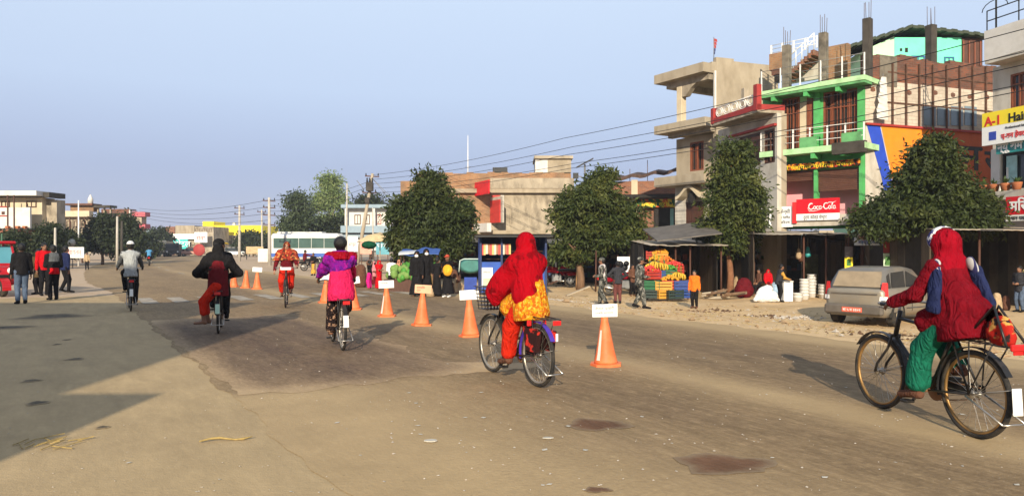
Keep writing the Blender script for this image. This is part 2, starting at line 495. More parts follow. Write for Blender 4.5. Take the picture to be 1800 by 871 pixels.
class Sdf:
    def __init__(s, lo, hi, h):
        s.h = h; s.o = np.array(lo, float) - 2 * h
        n = np.ceil((np.array(hi, float) + 2 * h - s.o) / h).astype(int) + 1
        s.n = n; s.f = np.full(tuple(n), 0.2, np.float32)
        s.ax = [(s.o[i] + np.arange(n[i]) * h).astype(np.float32) for i in range(3)]
    def _sub(s, lo, hi):
        a = np.maximum(0, np.floor((np.array(lo) - s.o) / s.h).astype(int)); b = np.minimum(s.n, np.ceil((np.array(hi) - s.o) / s.h).astype(int) + 1)
        if (b <= a).any(): return None, None
        sl = tuple(slice(a[i], b[i]) for i in range(3))
        X, Y, Z = (s.ax[i][sl[i]] for i in range(3))
        return sl, (X[:, None, None], Y[None, :, None], Z[None, None, :])
    def _put(s, sl, d, k, sub=False):
        f = s.f[sl]
        if sub:
            s.f[sl] = np.maximum(f, -d); return
        if k <= 0: s.f[sl] = np.minimum(f, d); return
        hh = np.clip(k - np.abs(f - d), 0, None) / k
        s.f[sl] = np.minimum(f, d) - hh * hh * k * .25
    def cap(s, a, b, ra, rb=None, k=.03, flat=None, sub=False):
        """round cone from a to b; flat = (axis, factor < 1) squashes it along axis"""
        a = np.array(a, float); b = np.array(b, float); rb = ra if rb is None else rb
        m = max(ra, rb) + k + 2 * s.h
        sl, P = s._sub(np.minimum(a, b) - m, np.maximum(a, b) + m)
        if sl is None: return s
        qx, qy, qz = P[0] - a[0], P[1] - a[1], P[2] - a[2]
        ab = b - a; sc = 1.0
        if flat is not None:
            ax, fl = nrm(flat[0]), flat[1]; e = (qx * ax[0] + qy * ax[1] + qz * ax[2]) * (1 / fl - 1)
            qx, qy, qz = qx + e * ax[0], qy + e * ax[1], qz + e * ax[2]
            ab = ab + ax * (ab @ ax) * (1 / fl - 1); sc = (1 + fl) / 2
        L = max(1e-9, ab @ ab)
        t = np.clip((qx * ab[0] + qy * ab[1] + qz * ab[2]) / L, 0, 1)
        d = np.sqrt((qx - t * ab[0]) ** 2 + (qy - t * ab[1]) ** 2 + (qz - t * ab[2]) ** 2) - (ra + (rb - ra) * t)
        s._put(sl, (d * sc).astype(np.float32), k, sub); return s
    def ell(s, c, r, rot=None, k=.03, sub=False):
        c = np.array(c, float); r = np.array(r, float); m = r.max() + k + 2 * s.h
        sl, P = s._sub(c - m, c + m)
        if sl is None: return s
        q = [P[i] - c[i] for i in range(3)]
        if rot is not None:
            rot = np.asarray(rot).T
            q = [rot[i][0] * q[0] + rot[i][1] * q[1] + rot[i][2] * q[2] for i in range(3)]
        k0 = np.sqrt((q[0] / r[0]) ** 2 + (q[1] / r[1]) ** 2 + (q[2] / r[2]) ** 2)
        k1 = np.sqrt((q[0] / r[0] ** 2) ** 2 + (q[1] / r[1] ** 2) ** 2 + (q[2] / r[2] ** 2) ** 2) + 1e-9
        s._put(sl, (k0 * (k0 - 1) / k1).astype(np.float32), k, sub); return s
    def cut(s, p, n, k=0.0):
        """keep what lies behind the plane through p with normal n"""
        n = nrm(n)
        d = (s.ax[0][:, None, None] - p[0]) * n[0] + (s.ax[1][None, :, None] - p[1]) * n[1] + (s.ax[2][None, None, :] - p[2]) * n[2]
        s.f = np.maximum(s.f, d.astype(np.float32)); return s
    def folds(s, amp, fr=(9, 9, 5), seed=0):
        """cloth folds: soft ridges and sharp creases that mostly hang downwards"""
        r = np.random.default_rng(seed); p = r.uniform(0, 6.28, 12)
        X, Y, Z = s.ax[0][:, None, None], s.ax[1][None, :, None], s.ax[2][None, None, :]
        a, b, c = fr
        w1 = .9 * np.sin(Z * c * 2.2 + X * 5 + p[6]) + .5 * np.sin(Z * c * 4.7 + Y * 7 + p[7])
        w2 = .9 * np.sin(X * a * 1.1 + Y * 6 + p[8]) + .6 * np.sin(Y * b * 1.7 + p[9])
        hang = np.abs(np.sin(X * a * 3.4 + Y * b * 2.0 + w1 + p[0])) ** .7 * (.6 + .4 * np.sin(Z * c * 2 + p[1]))
        slant = np.abs(np.sin(Z * c * 5.0 + X * a * 1.2 - Y * b * .8 + w2 + p[2])) ** .6 * (.5 + .5 * np.sin(X * 6 + Y * 8 + p[3]))
        fine = .25 * np.sin(X * a * 6 + w2 * 2 + p[4]) * np.sin(Z * c * 8 + w1 * 2 + p[5])
        s.f = s.f + (amp * (1.1 - 1.25 * hang - .9 * slant + fine)).astype(np.float32); return s
    def mesh(s, name, mats):
        V, Q = surfnet(s.f, s.o, s.h)
        return raw_mesh(name, V, Q, mats)

def ik(a, b, l1, l2, pole):
    a = np.array(a, float); b = np.array(b, float); d = b - a; L = np.linalg.norm(d)
    if L > (l1 + l2) * .999: d = d / L * (l1 + l2) * .999; L = (l1 + l2) * .999; b = a + d
    x = (l1 * l1 - l2 * l2 + L * L) / (2 * L); y = math.sqrt(max(0, l1 * l1 - x * x))
    u = d / L; p = np.array(pole, float); p = nrm(p - u * (p @ u))
    return a + u * x + p * y, b

def stand_pose(H=1.66, lean=0.0, step=0.0, arms='down', turn=0.0, width=1.0):
    """a standing or walking figure facing +y; L is -x"""
    k = H / 1.66; j = {}
    v = lambda *p: np.array(p, float) * k
    j['pel'] = v(0, 0, .90); j['che'] = v(0, .02 + lean * .35, 1.27); j['nec'] = v(0, .02 + lean * .45, 1.40)
    j['hed'] = v(0, .045 + lean * .55, 1.545)
    for s, n in ((-1, 'L'), (1, 'R')):
        j['sh' + n] = v(s * .165 * width, .01 + lean * .4, 1.335)
        j['hip' + n] = v(s * .085, 0, .88)
        f = step * s
        foot = v(s * .09, f * .5, .075 + (.05 if f < -.1 else 0))
        j['kn' + n], j['an' + n] = ik(j['hip' + n], foot, .42 * k, .40 * k, (0, 1, 0))
        j['to' + n] = j['an' + n] + v(s * .02, .15, -.045 if f >= -.1 else -.075)
        if arms == 'down': w = v(s * .23, .06 - f * .35, .80)
        elif arms == 'front': w = v(s * .10, .25, 1.02)
        elif arms == 'fold': w = v(-s * .06, .21, 1.12)
        elif arms == 'hips': w = v(s * .17, .12, .98)
        elif arms == 'head': w = v(s * .12, .08, 1.66)
        elif arms == 'reach': w = v(s * .16, .42, 1.0)
        elif arms == 'phone': w = v(s * .08, .25, 1.18) if s > 0 else v(s * .23, .05, .8)
        pole = (s * .5, -1, -.1) if arms not in ('hips', 'head') else (s, -.2, -.2 if arms == 'hips' else .1)
        j['el' + n], j['wr' + n] = ik(j['sh' + n], w, .29 * k, .25 * k, pole)
    j['face'] = np.array((math.sin(turn), math.cos(turn), 0))
    j['fw'] = np.array((0, 1.0, 0)); j['k'] = k
    return j

def sit_pose(H=1.6, zs=.42, fwd=(.0, .0), spread=.12, arms='front', turn=0.0):
    """sitting on something of height zs"""
    j = stand_pose(H, arms='front', turn=turn); k = j['k']; d = np.array((0, 0, zs + .08 - j['pel'][2]))
    for n in ('pel', 'che', 'nec', 'hed', 'shL', 'shR', 'elL', 'elR', 'wrL', 'wrR', 'hipL', 'hipR'): j[n] = j[n] + d
    for s, n in ((-1, 'L'), (1, 'R')):
        foot = np.array((s * spread, .36 * k, .075)); pole = (s * .2, 1, 1)
        j['kn' + n], j['an' + n] = ik(j['hip' + n], foot, .42 * k, .40 * k, pole)
        j['to' + n] = j['an' + n] + np.array((0, .15, -.045)) * k
        j['el' + n], j['wr' + n] = ik(j['sh' + n], j['kn' + n] * .7 + j['hip' + n] * .3 + (0, 0, .1), .29 * k, .25 * k, (s, -1, 0))
    return j

def ride_pose(B, H=1.6, crank=0.6, lean=.10, grip=None, turn=0.0, reach=1.0):
    """a figure on a bicycle whose points are in B"""
    k = H / 1.62; j = {}
    sx = B['seat']; pel = np.array((0, sx[1] - .01, sx[2] + .08))
    j['pel'] = pel; up = np.array((0, math.sin(lean * 2.2), math.cos(lean * 2.2)))
    j['che'] = pel + up * .37 * k; j['nec'] = pel + up * .50 * k; j['hed'] = pel + up * .60 * k + np.array((0, .03, .045 * k))
    for s, n in ((-1, 'L'), (1, 'R')):
        j['sh' + n] = pel + up * .435 * k + np.array((s * .152, -.01, 0))
        j['hip' + n] = pel + np.array((s * .085, .02, -.015))
        c = crank + (0 if s < 0 else PI)
        pd = np.array(B['bb']) + np.array((s * .11, B['crank'] * math.cos(c), B['crank'] * math.sin(c)))
        an = pd + np.array((0, -.075, .105))
        j['kn' + n], j['an' + n] = ik(j['hip' + n], an, .42 * k, .405 * k, (s * .12, 1, .35))
        j['to' + n] = j['an' + n] + np.array((0, .155, -.05))
        g = np.array(B['grip' + n]) if grip is None else np.array(grip[n])
        g = g + np.array((0, -.06, .045)); d = nrm(j['sh' + n] - g)
        j['el' + n], j['wr' + n] = ik(j['sh' + n], g, .29 * k, .26 * k, (s * .35, -.25, -1))
    j['face'] = np.array((math.sin(turn), math.cos(turn), 0)); j['fw'] = np.array((0, 1.0, 0)); j['k'] = k
    return j

SKIN = M('brown_skin', (.20, .095, .055), .55, .12, 8, .05)
SKIN2 = M('light_brown_skin', (.30, .155, .095), .55, .12, 8, .05)
HAIR = M('black_hair', (.008, .007, .007), .45, .3, 40, .4)
EYE = M('dark_eye', (.01, .008, .007), .2, .1, 4, 0)
LIP = M('lips', (.20, .06, .05), .5, .1, 4, 0)

class Person:
    def __init__(s, label, loc, rz, j, skin=None, h=.014, group=None, feet=True):
        s.o = thing('person', label, 'person', loc, rz, group); s.j = j; s.h = h; s.skin = skin or SKIN; s.feet = feet
        pts = np.array([v for k, v in j.items() if isinstance(v, np.ndarray) and k not in ('face', 'fw')])
        s.lo = pts.min(0) - .30; s.hi = pts.max(0) + .32
        s.lo[2] = max(-.02, s.lo[2]) if pts.min(0)[2] < .25 else s.lo[2]
        s.fc = nrm(j['face']); s.rt = np.array((s.fc[1], -s.fc[0], 0)); s.k = j['k']
        s.hr = np.stack([s.rt, s.fc, np.array((0, 0, 1.0))], 1)
        s.body()
    def g(s, h=None, lo=None, hi=None): return Sdf(s.lo if lo is None else lo, s.hi if hi is None else hi, h or s.h)
    def hd(s, x, y, z): return s.j['hed'] + s.k * (s.rt * x + s.fc * y + np.array((0, 0, z)))
    def put(s, g, name, mat, label=None): return link(name, g.mesh(name, mat), s.o, label)
    def hand(s, g, n):
        j = s.j; w = j['wr' + n]; d = nrm(w - j['el' + n]); sg = -1 if n == 'L' else 1
        d = nrm(d + np.array((0, .35, -.1)) * (1 if 'bike' in j else 0))
        up = nrm(np.array((sg * .6, .2, .8)) if 'bike' in j else np.array((sg, .1, .1)))
        up = nrm(up - d * (up @ d)); sd = np.cross(d, up) * sg      # towards the thumb
        if sd @ np.array((-sg * .6, .8, .3)) < 0: sd = -sd
        k = s.k; fr = max(.0095, s.h * .72)
        g.cap(w - d * .01, w + d * .07 * k, .024, .027, .02, (up, .55))
        for i, (o, L) in enumerate(((.028, .9), (.010, 1.0), (-.009, .95), (-.026, .78))):
            b = w + d * (.085 - abs(o) * .25) * k + sd * o * k
            p1 = b + nrm(d - up * (.35 + .06 * i)) * .038 * L * k
            p2 = p1 + nrm(d * .45 - up * (.9 + .05 * i)) * .032 * L * k
            g.cap(b, p1, fr, fr * .95, .006); g.cap(p1, p2, fr * .95, fr * .8, .004)
        t0 = w + d * .025 * k + sd * .026 * k; t1 = t0 + nrm(sd + d * .7 - up * .3) * .036 * k; t2 = t1 + nrm(d + sd * .15 - up * .5) * .028 * k
        g.cap(t0, t1, fr * 1.25, fr * 1.05, .012); g.cap(t1, t2, fr * 1.05, fr * .85, .004)
    def body(s):
        g = s.g(); j = s.j; k = s.k; fw = j['fw']
        g.cap(j['pel'], j['che'], .115 * k, .125 * k, .03, (fw, .72)); g.cap(j['shL'], j['shR'], .050 * k, None, .06)
        g.cap(j['pel'] - (.04 * k, 0, .01), j['pel'] + (.04 * k, 0, -.01), .11 * k, None, .04, (fw, .85))
        g.cap(j['che'], j['nec'], .075 * k, .055 * k, .05); g.cap(j['nec'], s.hd(0, -.02, -.04), .054 * k, .05 * k, .03)
        g.ell(s.hd(0, -.012, .03), np.array((.074, .095, .093)) * k, s.hr, .02)
        g.ell(s.hd(0, .022, -.045), np.array((.056, .066, .072)) * k, s.hr, .035)
        g.cap(s.hd(0, .085, .012), s.hd(0, .104, -.022), .011 * k, .016 * k, .012)
        g.cap(s.hd(-.025, .078, -.058), s.hd(.025, .078, -.058), .011 * k, None, .012)
        for q in (-1, 1):
            g.ell(s.hd(q * .034, .098, .012), np.array((.017, .017, .011)) * k, s.hr, 0, True)
            g.ell(s.hd(q * .078, -.005, -.005), np.array((.012, .020, .032)) * k, s.hr, .008)
        for n in 'LR':
            g.cap(j['sh' + n], j['el' + n], .052 * k, .040 * k, .02); g.cap(j['el' + n], j['wr' + n], .040 * k, .026 * k, .012)
            s.hand(g, n)
            g.cap(j['hip' + n], j['kn' + n], .088 * k, .057 * k, .03); g.cap(j['kn' + n], j['an' + n], .056 * k, .036 * k, .02)
            calf = j['kn' + n] * .68 + j['an' + n] * .32
            g.cap(calf, calf * .7 + j['an' + n] * .3, .054 * k, .046 * k, .02)
            if s.feet:
                a, t = j['an' + n], j['to' + n]
                g.cap(a - (0, 0, .02), t, .042 * k, .034 * k, .02, ((0, 0, 1), .75)); g.cap(a, a * 1.0 - nrm(t - a) * .03 - (0, 0, .03), .036 * k, .036 * k, .02)
        me = link('body', g.mesh('body', s.skin), s.o)
        e = MB()
        for q in (-1, 1):
            c = s.hd(q * .034, .079, .012); m = MB().sphere(c, (.013 * k,) * 3, 8, 5); m.build('eye', EYE, s.o)
        MB().sphere(s.hd(0, .090, -.058), np.array((.021, .006, .006)) * k, 8, 5, rot=s.hr).build('mouth', LIP, s.o)
    def shoes(s, mat, h=None):
        j = s.j; k = s.k
        for n in 'LR':
            a, t = j['an' + n], j['to' + n]; lo = np.minimum(a, t) - .13; hi = np.maximum(a, t) + .13
            g = s.g(min(s.h, .012), lo, hi)
            g.cap(a - (0, 0, .02), t + nrm(t - a) * .02, .052 * k, .044 * k, .02, ((0, 0, 1), .8)); g.cap(a + (0, 0, .01), a - nrm(t - a) * .035 - (0, 0, .03), .046 * k, .046 * k, .02)
            s.put(g, 'shoe', mat)
    def trousers(s, mat, w=1.0, end=1.0, fold=.006, name='trousers', flare=0.0):
        g = s.g(); j = s.j; k = s.k
        g.cap(j['pel'] - (.045 * k, 0, 0), j['pel'] + (.045 * k, 0, 0), .125 * k, None, .05, (j['fw'], .86))
        for n in 'LR':
            e = j['kn' + n] * (1 - end) + j['an' + n] * end
            g.cap(j['hip' + n], j['kn' + n], .104 * k * (.5 + .5 * w), .078 * k * w, .03)
            re = (.058 + flare) * k * w; e = e - nrm(e - j['kn' + n]) * re * .75; g.cap(j['kn' + n], e, .076 * k * w, re, .03)
        g.folds(fold, (12, 12, 2.2), 3)
        for n in 'LR': pass
        return s.put(g, name, mat)
    def shirt(s, mat, w=1.0, hem=.05, sleeve=1.0, fold=.006, name='shirt', loose=.0, flare=0.0, cut=None, seed=1, extra=None, split=None):
        g = s.g(); j = s.j; k = s.k; up = nrm(j['che'] - j['pel'])
        low = j['pel'] - up * hem
        g.cap(low, j['che'], (.155 + flare) * k * w, .150 * k * w, .03, (j['fw'], .90 if hem > .02 else .8)); g.cap(j['shL'], j['shR'], .062 * k * w, None, .07)
        g.cap(j['che'], j['nec'], .095 * k, .072 * k, .05)
        for n in 'LR':
            e = j['el' + n] * (1 - max(0, sleeve - .5) * 2) + j['wr' + n] * max(0, sleeve - .5) * 2 if sleeve > .5 else None
            m = j['el' + n] if sleeve >= .5 else j['sh' + n] * (1 - sleeve * 2) + j['el' + n] * sleeve * 2
            g.cap(j['sh' + n], m, (.070 + loose) * k, (.058 + loose) * k, .03)
            if e is not None: g.cap(j['el' + n], e, (.057 + loose) * k, (.044 + loose) * k, .02)
        if extra: extra(g, s)
        g.folds(fold, (8, 8, 7), seed)
        g.cut(j['nec'] + np.array((0, .02, .035 * k)), (0, .25, 1))
        g.cut(low - up * .03, -up)
        if cut: g.cut(*cut)
        return s.put(g, name, mat)
    def skirt(s, mat, z1=.12, r=.22, fold=.008, name='skirt', top=None):
        g = s.g(); j = s.j; k = s.k
        t = j['pel'] + (0, 0, .05)
        mid = (j['anL'] + j['anR']) / 2; b = np.array((mid[0], mid[1], z1))
        g.cap(t, b, .14 * k, r * k, .04, (j['fw'], .85)); g.cut(b, (0, 0, -1)); g.folds(fold, (14, 14, 1.5), 4)
        return s.put(g, name, mat)
    def hair(s, mat=None, bun=False, long=0.0):
        g = s.g(min(s.h, .012), s.j['hed'] - .3, s.j['hed'] + .25)
        g.ell(s.hd(0, -.020, .042), np.array((.085, .100, .098)) * s.k, s.hr, .02)
        g.ell(s.hd(0, -.05, -.02), np.array((.078, .06, .08)) * s.k, s.hr, .03)
        if bun: g.ell(s.hd(0, -.12, .0), np.array((.045, .04, .045)) * s.k, s.hr, .02)
        if long: g.cap(s.hd(0, -.09, 0), s.hd(0, -.10, -long), .05, .03, .03)
        g.ell(s.hd(0, .11, -.03), np.array((.085, .085, .085)) * s.k, s.hr, 0, True)
        g.folds(.003, (20, 20, 12), 2)
        return s.put(g, 'hair', mat or HAIR)
    def cap_hat(s, mat, bill=None, name='cap'):
        g = s.g(min(s.h, .010), s.j['hed'] - .2, s.j['hed'] + .3)
        g.ell(s.hd(0, -.012, .052), np.array((.090, .110, .088)) * s.k, s.hr, .02); g.cut(s.hd(0, 0, .035), s.hd(0, -.12, -1) - s.hd(0, 0, 0))
        c = s.put(g, name, mat)
        if bill:
            b = MB()
            rim = [s.hd(math.sin(a) * .085, .07 + math.cos(a) * .115, .045 - .02 * math.cos(a)) for a in np.linspace(-1.35, 1.35, 9)]
            b.prism(rim, (0, 0, .012)); link('bill', b.mesh('bill', bill), c)
        return c
    def scarf_head(s, mat, drop=.16, face=True, big=1.0, name='headscarf', band=None, back=.0, fold=.005):
        """cloth over the head falling to the shoulders, the face left open"""
        g = s.g(None, s.j['hed'] - (.34, .34, .55), s.j['hed'] + (.34, .34, .26)); k = s.k
        g.ell(s.hd(0, -.015, .038), np.array((.098, .122, .108)) * k * big, s.hr, .03)
        g.cap(s.hd(0, -.035, -.02), s.hd(0, -.04, -drop), .098 * k * big, .135 * k, .05, (s.fc, .85))
        if back: g.cap(s.hd(0, -.05, -.1), s.hd(0, -.13, -back), .11 * k, .10 * k, .05, (s.fc, .5))
        g.cap(s.j['shL'] + (0, 0, .02), s.j['shR'] + (0, 0, .02), .082 * k, None, .05)
        g.folds(fold, (9, 9, 8), 5)
        if face: g.ell(s.hd(0, .13, -.005), np.array((.062, .09, .10)) * k, s.hr, 0, True)
        g.cut(s.hd(0, 0, -drop - .1), (0, 0, -1))
        return s.put(g, name, mat)
# ------------------------------------------------------------------ ground, road, pavement
RO = np.array((1.21, 9.52)); RH = R(31.4)
_us = np.concatenate([np.arange(-14, 45, .5), np.arange(45, 420, 2.0)])
def _axis():
    hd = np.where(_us < 42, RH, RH + (R(20.5) - RH) * np.clip((_us - 42) / 45, 0, 1))
    d = np.stack([-np.sin(hd), np.cos(hd)], 1)
    i0 = int(np.argmin(abs(_us))); P = np.zeros((len(_us), 2))
    for i in range(i0 + 1, len(_us)): P[i] = P[i - 1] + (d[i] + d[i - 1]) / 2 * (_us[i] - _us[i - 1])
    for i in range(i0 - 1, -1, -1): P[i] = P[i + 1] - (d[i] + d[i + 1]) / 2 * (_us[i + 1] - _us[i])
    return P + RO, d
_AP, _AD = _axis()
def road_xy(u, v):
    u = np.asarray(u, float); v = np.asarray(v, float)
    px = np.interp(u, _us, _AP[:, 0]); py = np.interp(u, _us, _AP[:, 1])
    dx = np.interp(u, _us, _AD[:, 0]); dy = np.interp(u, _us, _AD[:, 1])
    return px + dy * v, py - dx * v
def to_uv(x, y):
    """good for the straight stretch near the camera"""
    rx, ry = x - RO[0], y - RO[1]; d = _AD[20]
    return rx * d[0] + ry * d[1], rx * d[1] - ry * d[0]

def wob(a, s=0, f=1.0):
    a = np.asarray(a, float) * f
    return .5 * np.sin(a * 1.7 + s) + .3 * np.sin(a * 4.1 + 2.1 * s + 1) + .2 * np.sin(a * 9.3 + s * 3.3)

def vnoise(X, Y, sc, seed=0):
    r = np.random.default_rng(seed); T = r.random((64, 64))
    x, y = X * sc, Y * sc; xi, yi = np.floor(x).astype(int), np.floor(y).astype(int); fx, fy = x - xi, y - yi
    fx, fy = fx * fx * (3 - 2 * fx), fy * fy * (3 - 2 * fy)
    g = lambda a, b: T[a % 64, b % 64]
    return (g(xi, yi) * (1 - fx) + g(xi + 1, yi) * fx) * (1 - fy) + (g(xi, yi + 1) * (1 - fx) + g(xi + 1, yi + 1) * fx) * fy

def dirt_mat():
    m, nt, b = new_mat('dry_dirt'); co = _coords(nt, True)
    n1 = _noise(nt, co, .22, 6, .6); n2 = _noise(nt, co, 1.6, 6, .65); n3 = _noise(nt, co, 14, 4, .6); n4 = _noise(nt, co, 55, 2)
    c = _mix(nt, (.56, .38, .20), (.62, .45, .26), _ramp(nt, n1, .35, .65))
    gp_ = nt.nodes.new('ShaderNodeSeparateXYZ'); nt.links.new(co, gp_.inputs[0])
    c = _mix(nt, (.46, .345, .24), c, _ramp(nt, _math(nt, 'ADD', gp_.outputs[0], _math(nt, 'MULTIPLY', n1, 8)), -9, 2))
    c = _mix(nt, c, (.38, .25, .13), _math(nt, 'MULTIPLY', _ramp(nt, n2, .5, .72), .75))
    c = _mix(nt, c, (.60, .40, .16), _math(nt, 'MULTIPLY', _ramp(nt, n3, .55, .75), .6))
    c = _mix(nt, c, (.16, .11, .07), _math(nt, 'MULTIPLY', _ramp(nt, n4, .62, .72), .5))
    nt.links.new(c, b.inputs['Base Color']); b.inputs['Roughness'].default_value = .95; b.inputs['Specular IOR Level'].default_value = .1
    _bump(nt, b, _math(nt, 'ADD', n3, n4), .5, .03); return m

def road_mat(name, asphalt, dust, speck=.5, mottle=.9):
    m, nt, b = new_mat(name)
    au = nt.nodes.new('ShaderNodeAttribute'); au.attribute_name = 'u'
    av = nt.nodes.new('ShaderNodeAttribute'); av.attribute_name = 'v'
    ad = nt.nodes.new('ShaderNodeAttribute'); ad.attribute_name = 'dust'
    cb = nt.nodes.new('ShaderNodeCombineXYZ')
    nt.links.new(_math(nt, 'MULTIPLY', au.outputs['Fac'], .22), cb.inputs[0]); nt.links.new(av.outputs['Fac'], cb.inputs[1])
    st = cb.outputs[0]; co = _coords(nt, True)
    n1 = _noise(nt, st, .9, 6, .62, .4); n2 = _noise(nt, st, 4.2, 5, .65, .3); n3 = _noise(nt, co, 26, 3, .6); n4 = _noise(nt, co, 90, 2); n5 = _noise(nt, co, 1.1, 6, .7)
    a2 = tuple(c * 1.55 + .005 for c in asphalt)
    c = _mix(nt, asphalt, a2, _ramp(nt, n2, .35, .65))
    f = _math(nt, 'ADD', ad.outputs['Fac'], _math(nt, 'MULTIPLY', _math(nt, 'SUBTRACT', n1, .5), 1.1))
    f = _math(nt, 'ADD', f, _math(nt, 'MULTIPLY', _math(nt, 'SUBTRACT', n5, .5), .55))
    f = _math(nt, 'ADD', f, _math(nt, 'MULTIPLY', _math(nt, 'SUBTRACT', n3, .5), .7))
    dustc = _mix(nt, dust, tuple(x * .80 for x in dust), _ramp(nt, n5, .35, .7))
    c = _mix(nt, c, dustc, _ramp(nt, f, .06, .98))
    n6 = _noise(nt, st, 17, 4, .7, .6); n7 = _noise(nt, co, 9, 5, .7)
    mot = _math(nt, 'MULTIPLY', _ramp(nt, n6, .36, .66), _ramp(nt, n7, .30, .66))
    mm = nt.nodes.new('ShaderNodeMix'); mm.data_type = 'RGBA'; mm.blend_type = 'MULTIPLY'; nt.links.new(_math(nt, 'MULTIPLY', _math(nt, 'SUBTRACT', 1.25, _ramp(nt, ad.outputs['Fac'], .45, .95)), mottle * .8), mm.inputs[0])
    nt.links.new(c, mm.inputs[6]); nt.links.new(_mix(nt, (.62, .58, .54), (1.18, 1.16, 1.13), mot), mm.inputs[7]); c = mm.outputs[2]
    c = _mix(nt, c, (.36, .31, .25), _math(nt, 'MULTIPLY', _ramp(nt, n4, .66, .72), speck))
    c = _mix(nt, c, (.03, .026, .024), _math(nt, 'MULTIPLY', _ramp(nt, n3, .66, .78), speck * .8))
    nt.links.new(c, b.inputs['Base Color']); b.inputs['Roughness'].default_value = .88; b.inputs['Specular IOR Level'].default_value = .2
    _bump(nt, b, _math(nt, 'ADD', _math(nt, 'MULTIPLY', n4, .6), n3), .45, .012); return m

DIRT = dirt_mat()
def ss(x, a, b):
    t = np.clip((np.asarray(x, float) - a) / (b - a), 0, 1); return t * t * (3 - 2 * t)

# the ground: one sheet to the horizon, uneven on the verge
_xs = np.concatenate([[-2600, -900, -400, -200, -120, -80, -60], np.arange(-45, 45, .3), [60, 80, 120, 200, 400, 900, 2600]])
_ys = np.concatenate([[-900, -200, -60, -25], np.arange(-12, 72, .3), [80, 95, 120, 160, 220, 320, 500, 900, 1600, 2600]])
GX, GY = np.meshgrid(_xs, _ys, indexing='ij')
gu, gv = to_uv(GX, GY)
def drop(v, y):
    """the verge lies lower than the road"""
    return -.30 * ss(v, 4.9, 10.0) * (1 - ss(y, 48, 75))
verge = ss(gv, 5.3, 6.5) * (1 - ss(GY, 45, 70)) * ss(GY, 2, 6)
GZ = -.006 + drop(gv, GY) + verge * ((vnoise(GX, GY, .55, 1) - .35) * .09 + (vnoise(GX, GY, 1.8, 2) - .5) * .05)
link('ground', grid_mesh('ground', np.stack([GX, GY, GZ], -1), DIRT)).update_tag(); bpy.data.objects['ground']['kind'] = 'structure'
def gz(x, y):
    """height of the ground under a thing on the verge"""
    u, v = to_uv(x, y)
    k = ss(v, 5.3, 6.5) * (1 - ss(y, 45, 70)) * ss(y, 2, 6); X, Y = np.array(float(x)), np.array(float(y))
    return float(-.006 + drop(v, y) + k * ((vnoise(X, Y, .55, 1) - .35) * .09 + (vnoise(X, Y, 1.8, 2) - .5) * .05))

def gp(px, py):
    """the place on the uneven ground seen at a place of the photograph"""
    z = 0.0
    for _ in range(12):
        Z = F * (CH - z) / (py - HZ); x = (px - 900) * Z / F; z = .5 * z + .5 * gz(x, Z)
    return x, Z, gz(x, Z)

def uv_sheet(name, us, v0, v1, nv, z, mat, dust, kind='structure', shift=None):
    us = np.asarray(us, float); t = np.linspace(0, 1, nv)
    lo = v0(us) if callable(v0) else np.full(len(us), v0); hi = v1(us) if callable(v1) else np.full(len(us), v1)
    V = lo[:, None] + (hi - lo)[:, None] * t[None, :]; U = us[:, None].repeat(nv, 1)
    if shift: U = U + shift(U, V)
    X, Y = road_xy(U, V)
    o = link(name, grid_mesh(name, np.stack([X, Y, np.full(X.shape, z)], -1), mat, {'u': U, 'v': V, 'dust': dust(U, V)}))
    o['kind'] = kind; return o

def road_dust(u, v):
    d = .40 + 0 * u
    d += .52 * np.exp(-((v - .25 - .10 * wob(u, 1, .3)) / .48) ** 2) * (1 - .5 * ss(u, 14, 40))
    d += .75 * ss(v, 3.9, 5.0) + .18 * ss(v, 2.8, 4.2)
    d += .58 * (1 - ss(u, .05, .9)) * ss(-v, .2, 4.4) + .10 * (1 - ss(u, -7, -1))
    d += .12 * ss(-v, 2.5, 4.4) + .15 * ss(u, 20, 40)
    d -= .26 * np.exp(-((v - 2.3) / 1.1) ** 2) * ss(u, -9, -3) * (1 - ss(u, 20, 40))
    d -= .14 * np.exp(-((v + 1.1) / .6) ** 2) * ss(u, -8, -3)
    return d
_ur = np.concatenate([np.arange(-13.5, 30, .12), np.arange(30, 60, .5), np.arange(60, 400, 3)])
uv_sheet('road', _ur, lambda u: -4.5 + .07 * wob(u, 2, 1.2) - .5 * ss(u, 20, 30) * ss(-u, -60, -30), lambda u: 5.05 + .18 * wob(u, 5, .7) + .06 * wob(u, 1, 3), 46, .005,
         road_mat('dusty_asphalt', (.155, .106, .060), (.43, .305, .160)), road_dust)
uv_sheet('asphalt_patch', np.arange(.42, 9.6, .08), lambda u: -4.42 + .06 * wob(u, 4, 2.2), lambda u: -1.55 + .30 * wob(u, 3, .6) + .1 * wob(u, 3, 3) + .9 * ss(u, 2, 0.4), 24, .0078,
         road_mat('dark_patched_asphalt', (.098, .064, .043), (.47, .33, .185), .35),
         lambda u, v: .22 + .16 * ss(-v, 3.0, 4.3) + .20 * (1 - ss(u, .3, 1.8)) - .05 * ss(u, 3, 7) + .2 * ss(v, -2.0, -1.3) + .34 * (1 - ss(u, .40, .95)) + .34 * ss(-v, 4.0, 4.42) + .36 * ss(v, -2.3, -1.4) + .4 * ss(u, 8.2, 9.6), shift=lambda u, v: (.16 * wob(v, 2, 1.6) + .08 * wob(v, 5, 5)) * (1 - ss(u, .42, 2.5)))
uv_sheet('pavement', np.arange(-14, 19.5, .25), lambda u: -34 + 0 * u, lambda u: -4.25 + .05 * wob(u, 2, 1.2), 90, .0005,
         road_mat('worn_concrete', (.30, .218, .114), (.44, .32, .175), .22, .35), lambda u, v: .62 + .2 * (1 - ss(u, -6, 0)) + 0 * v)

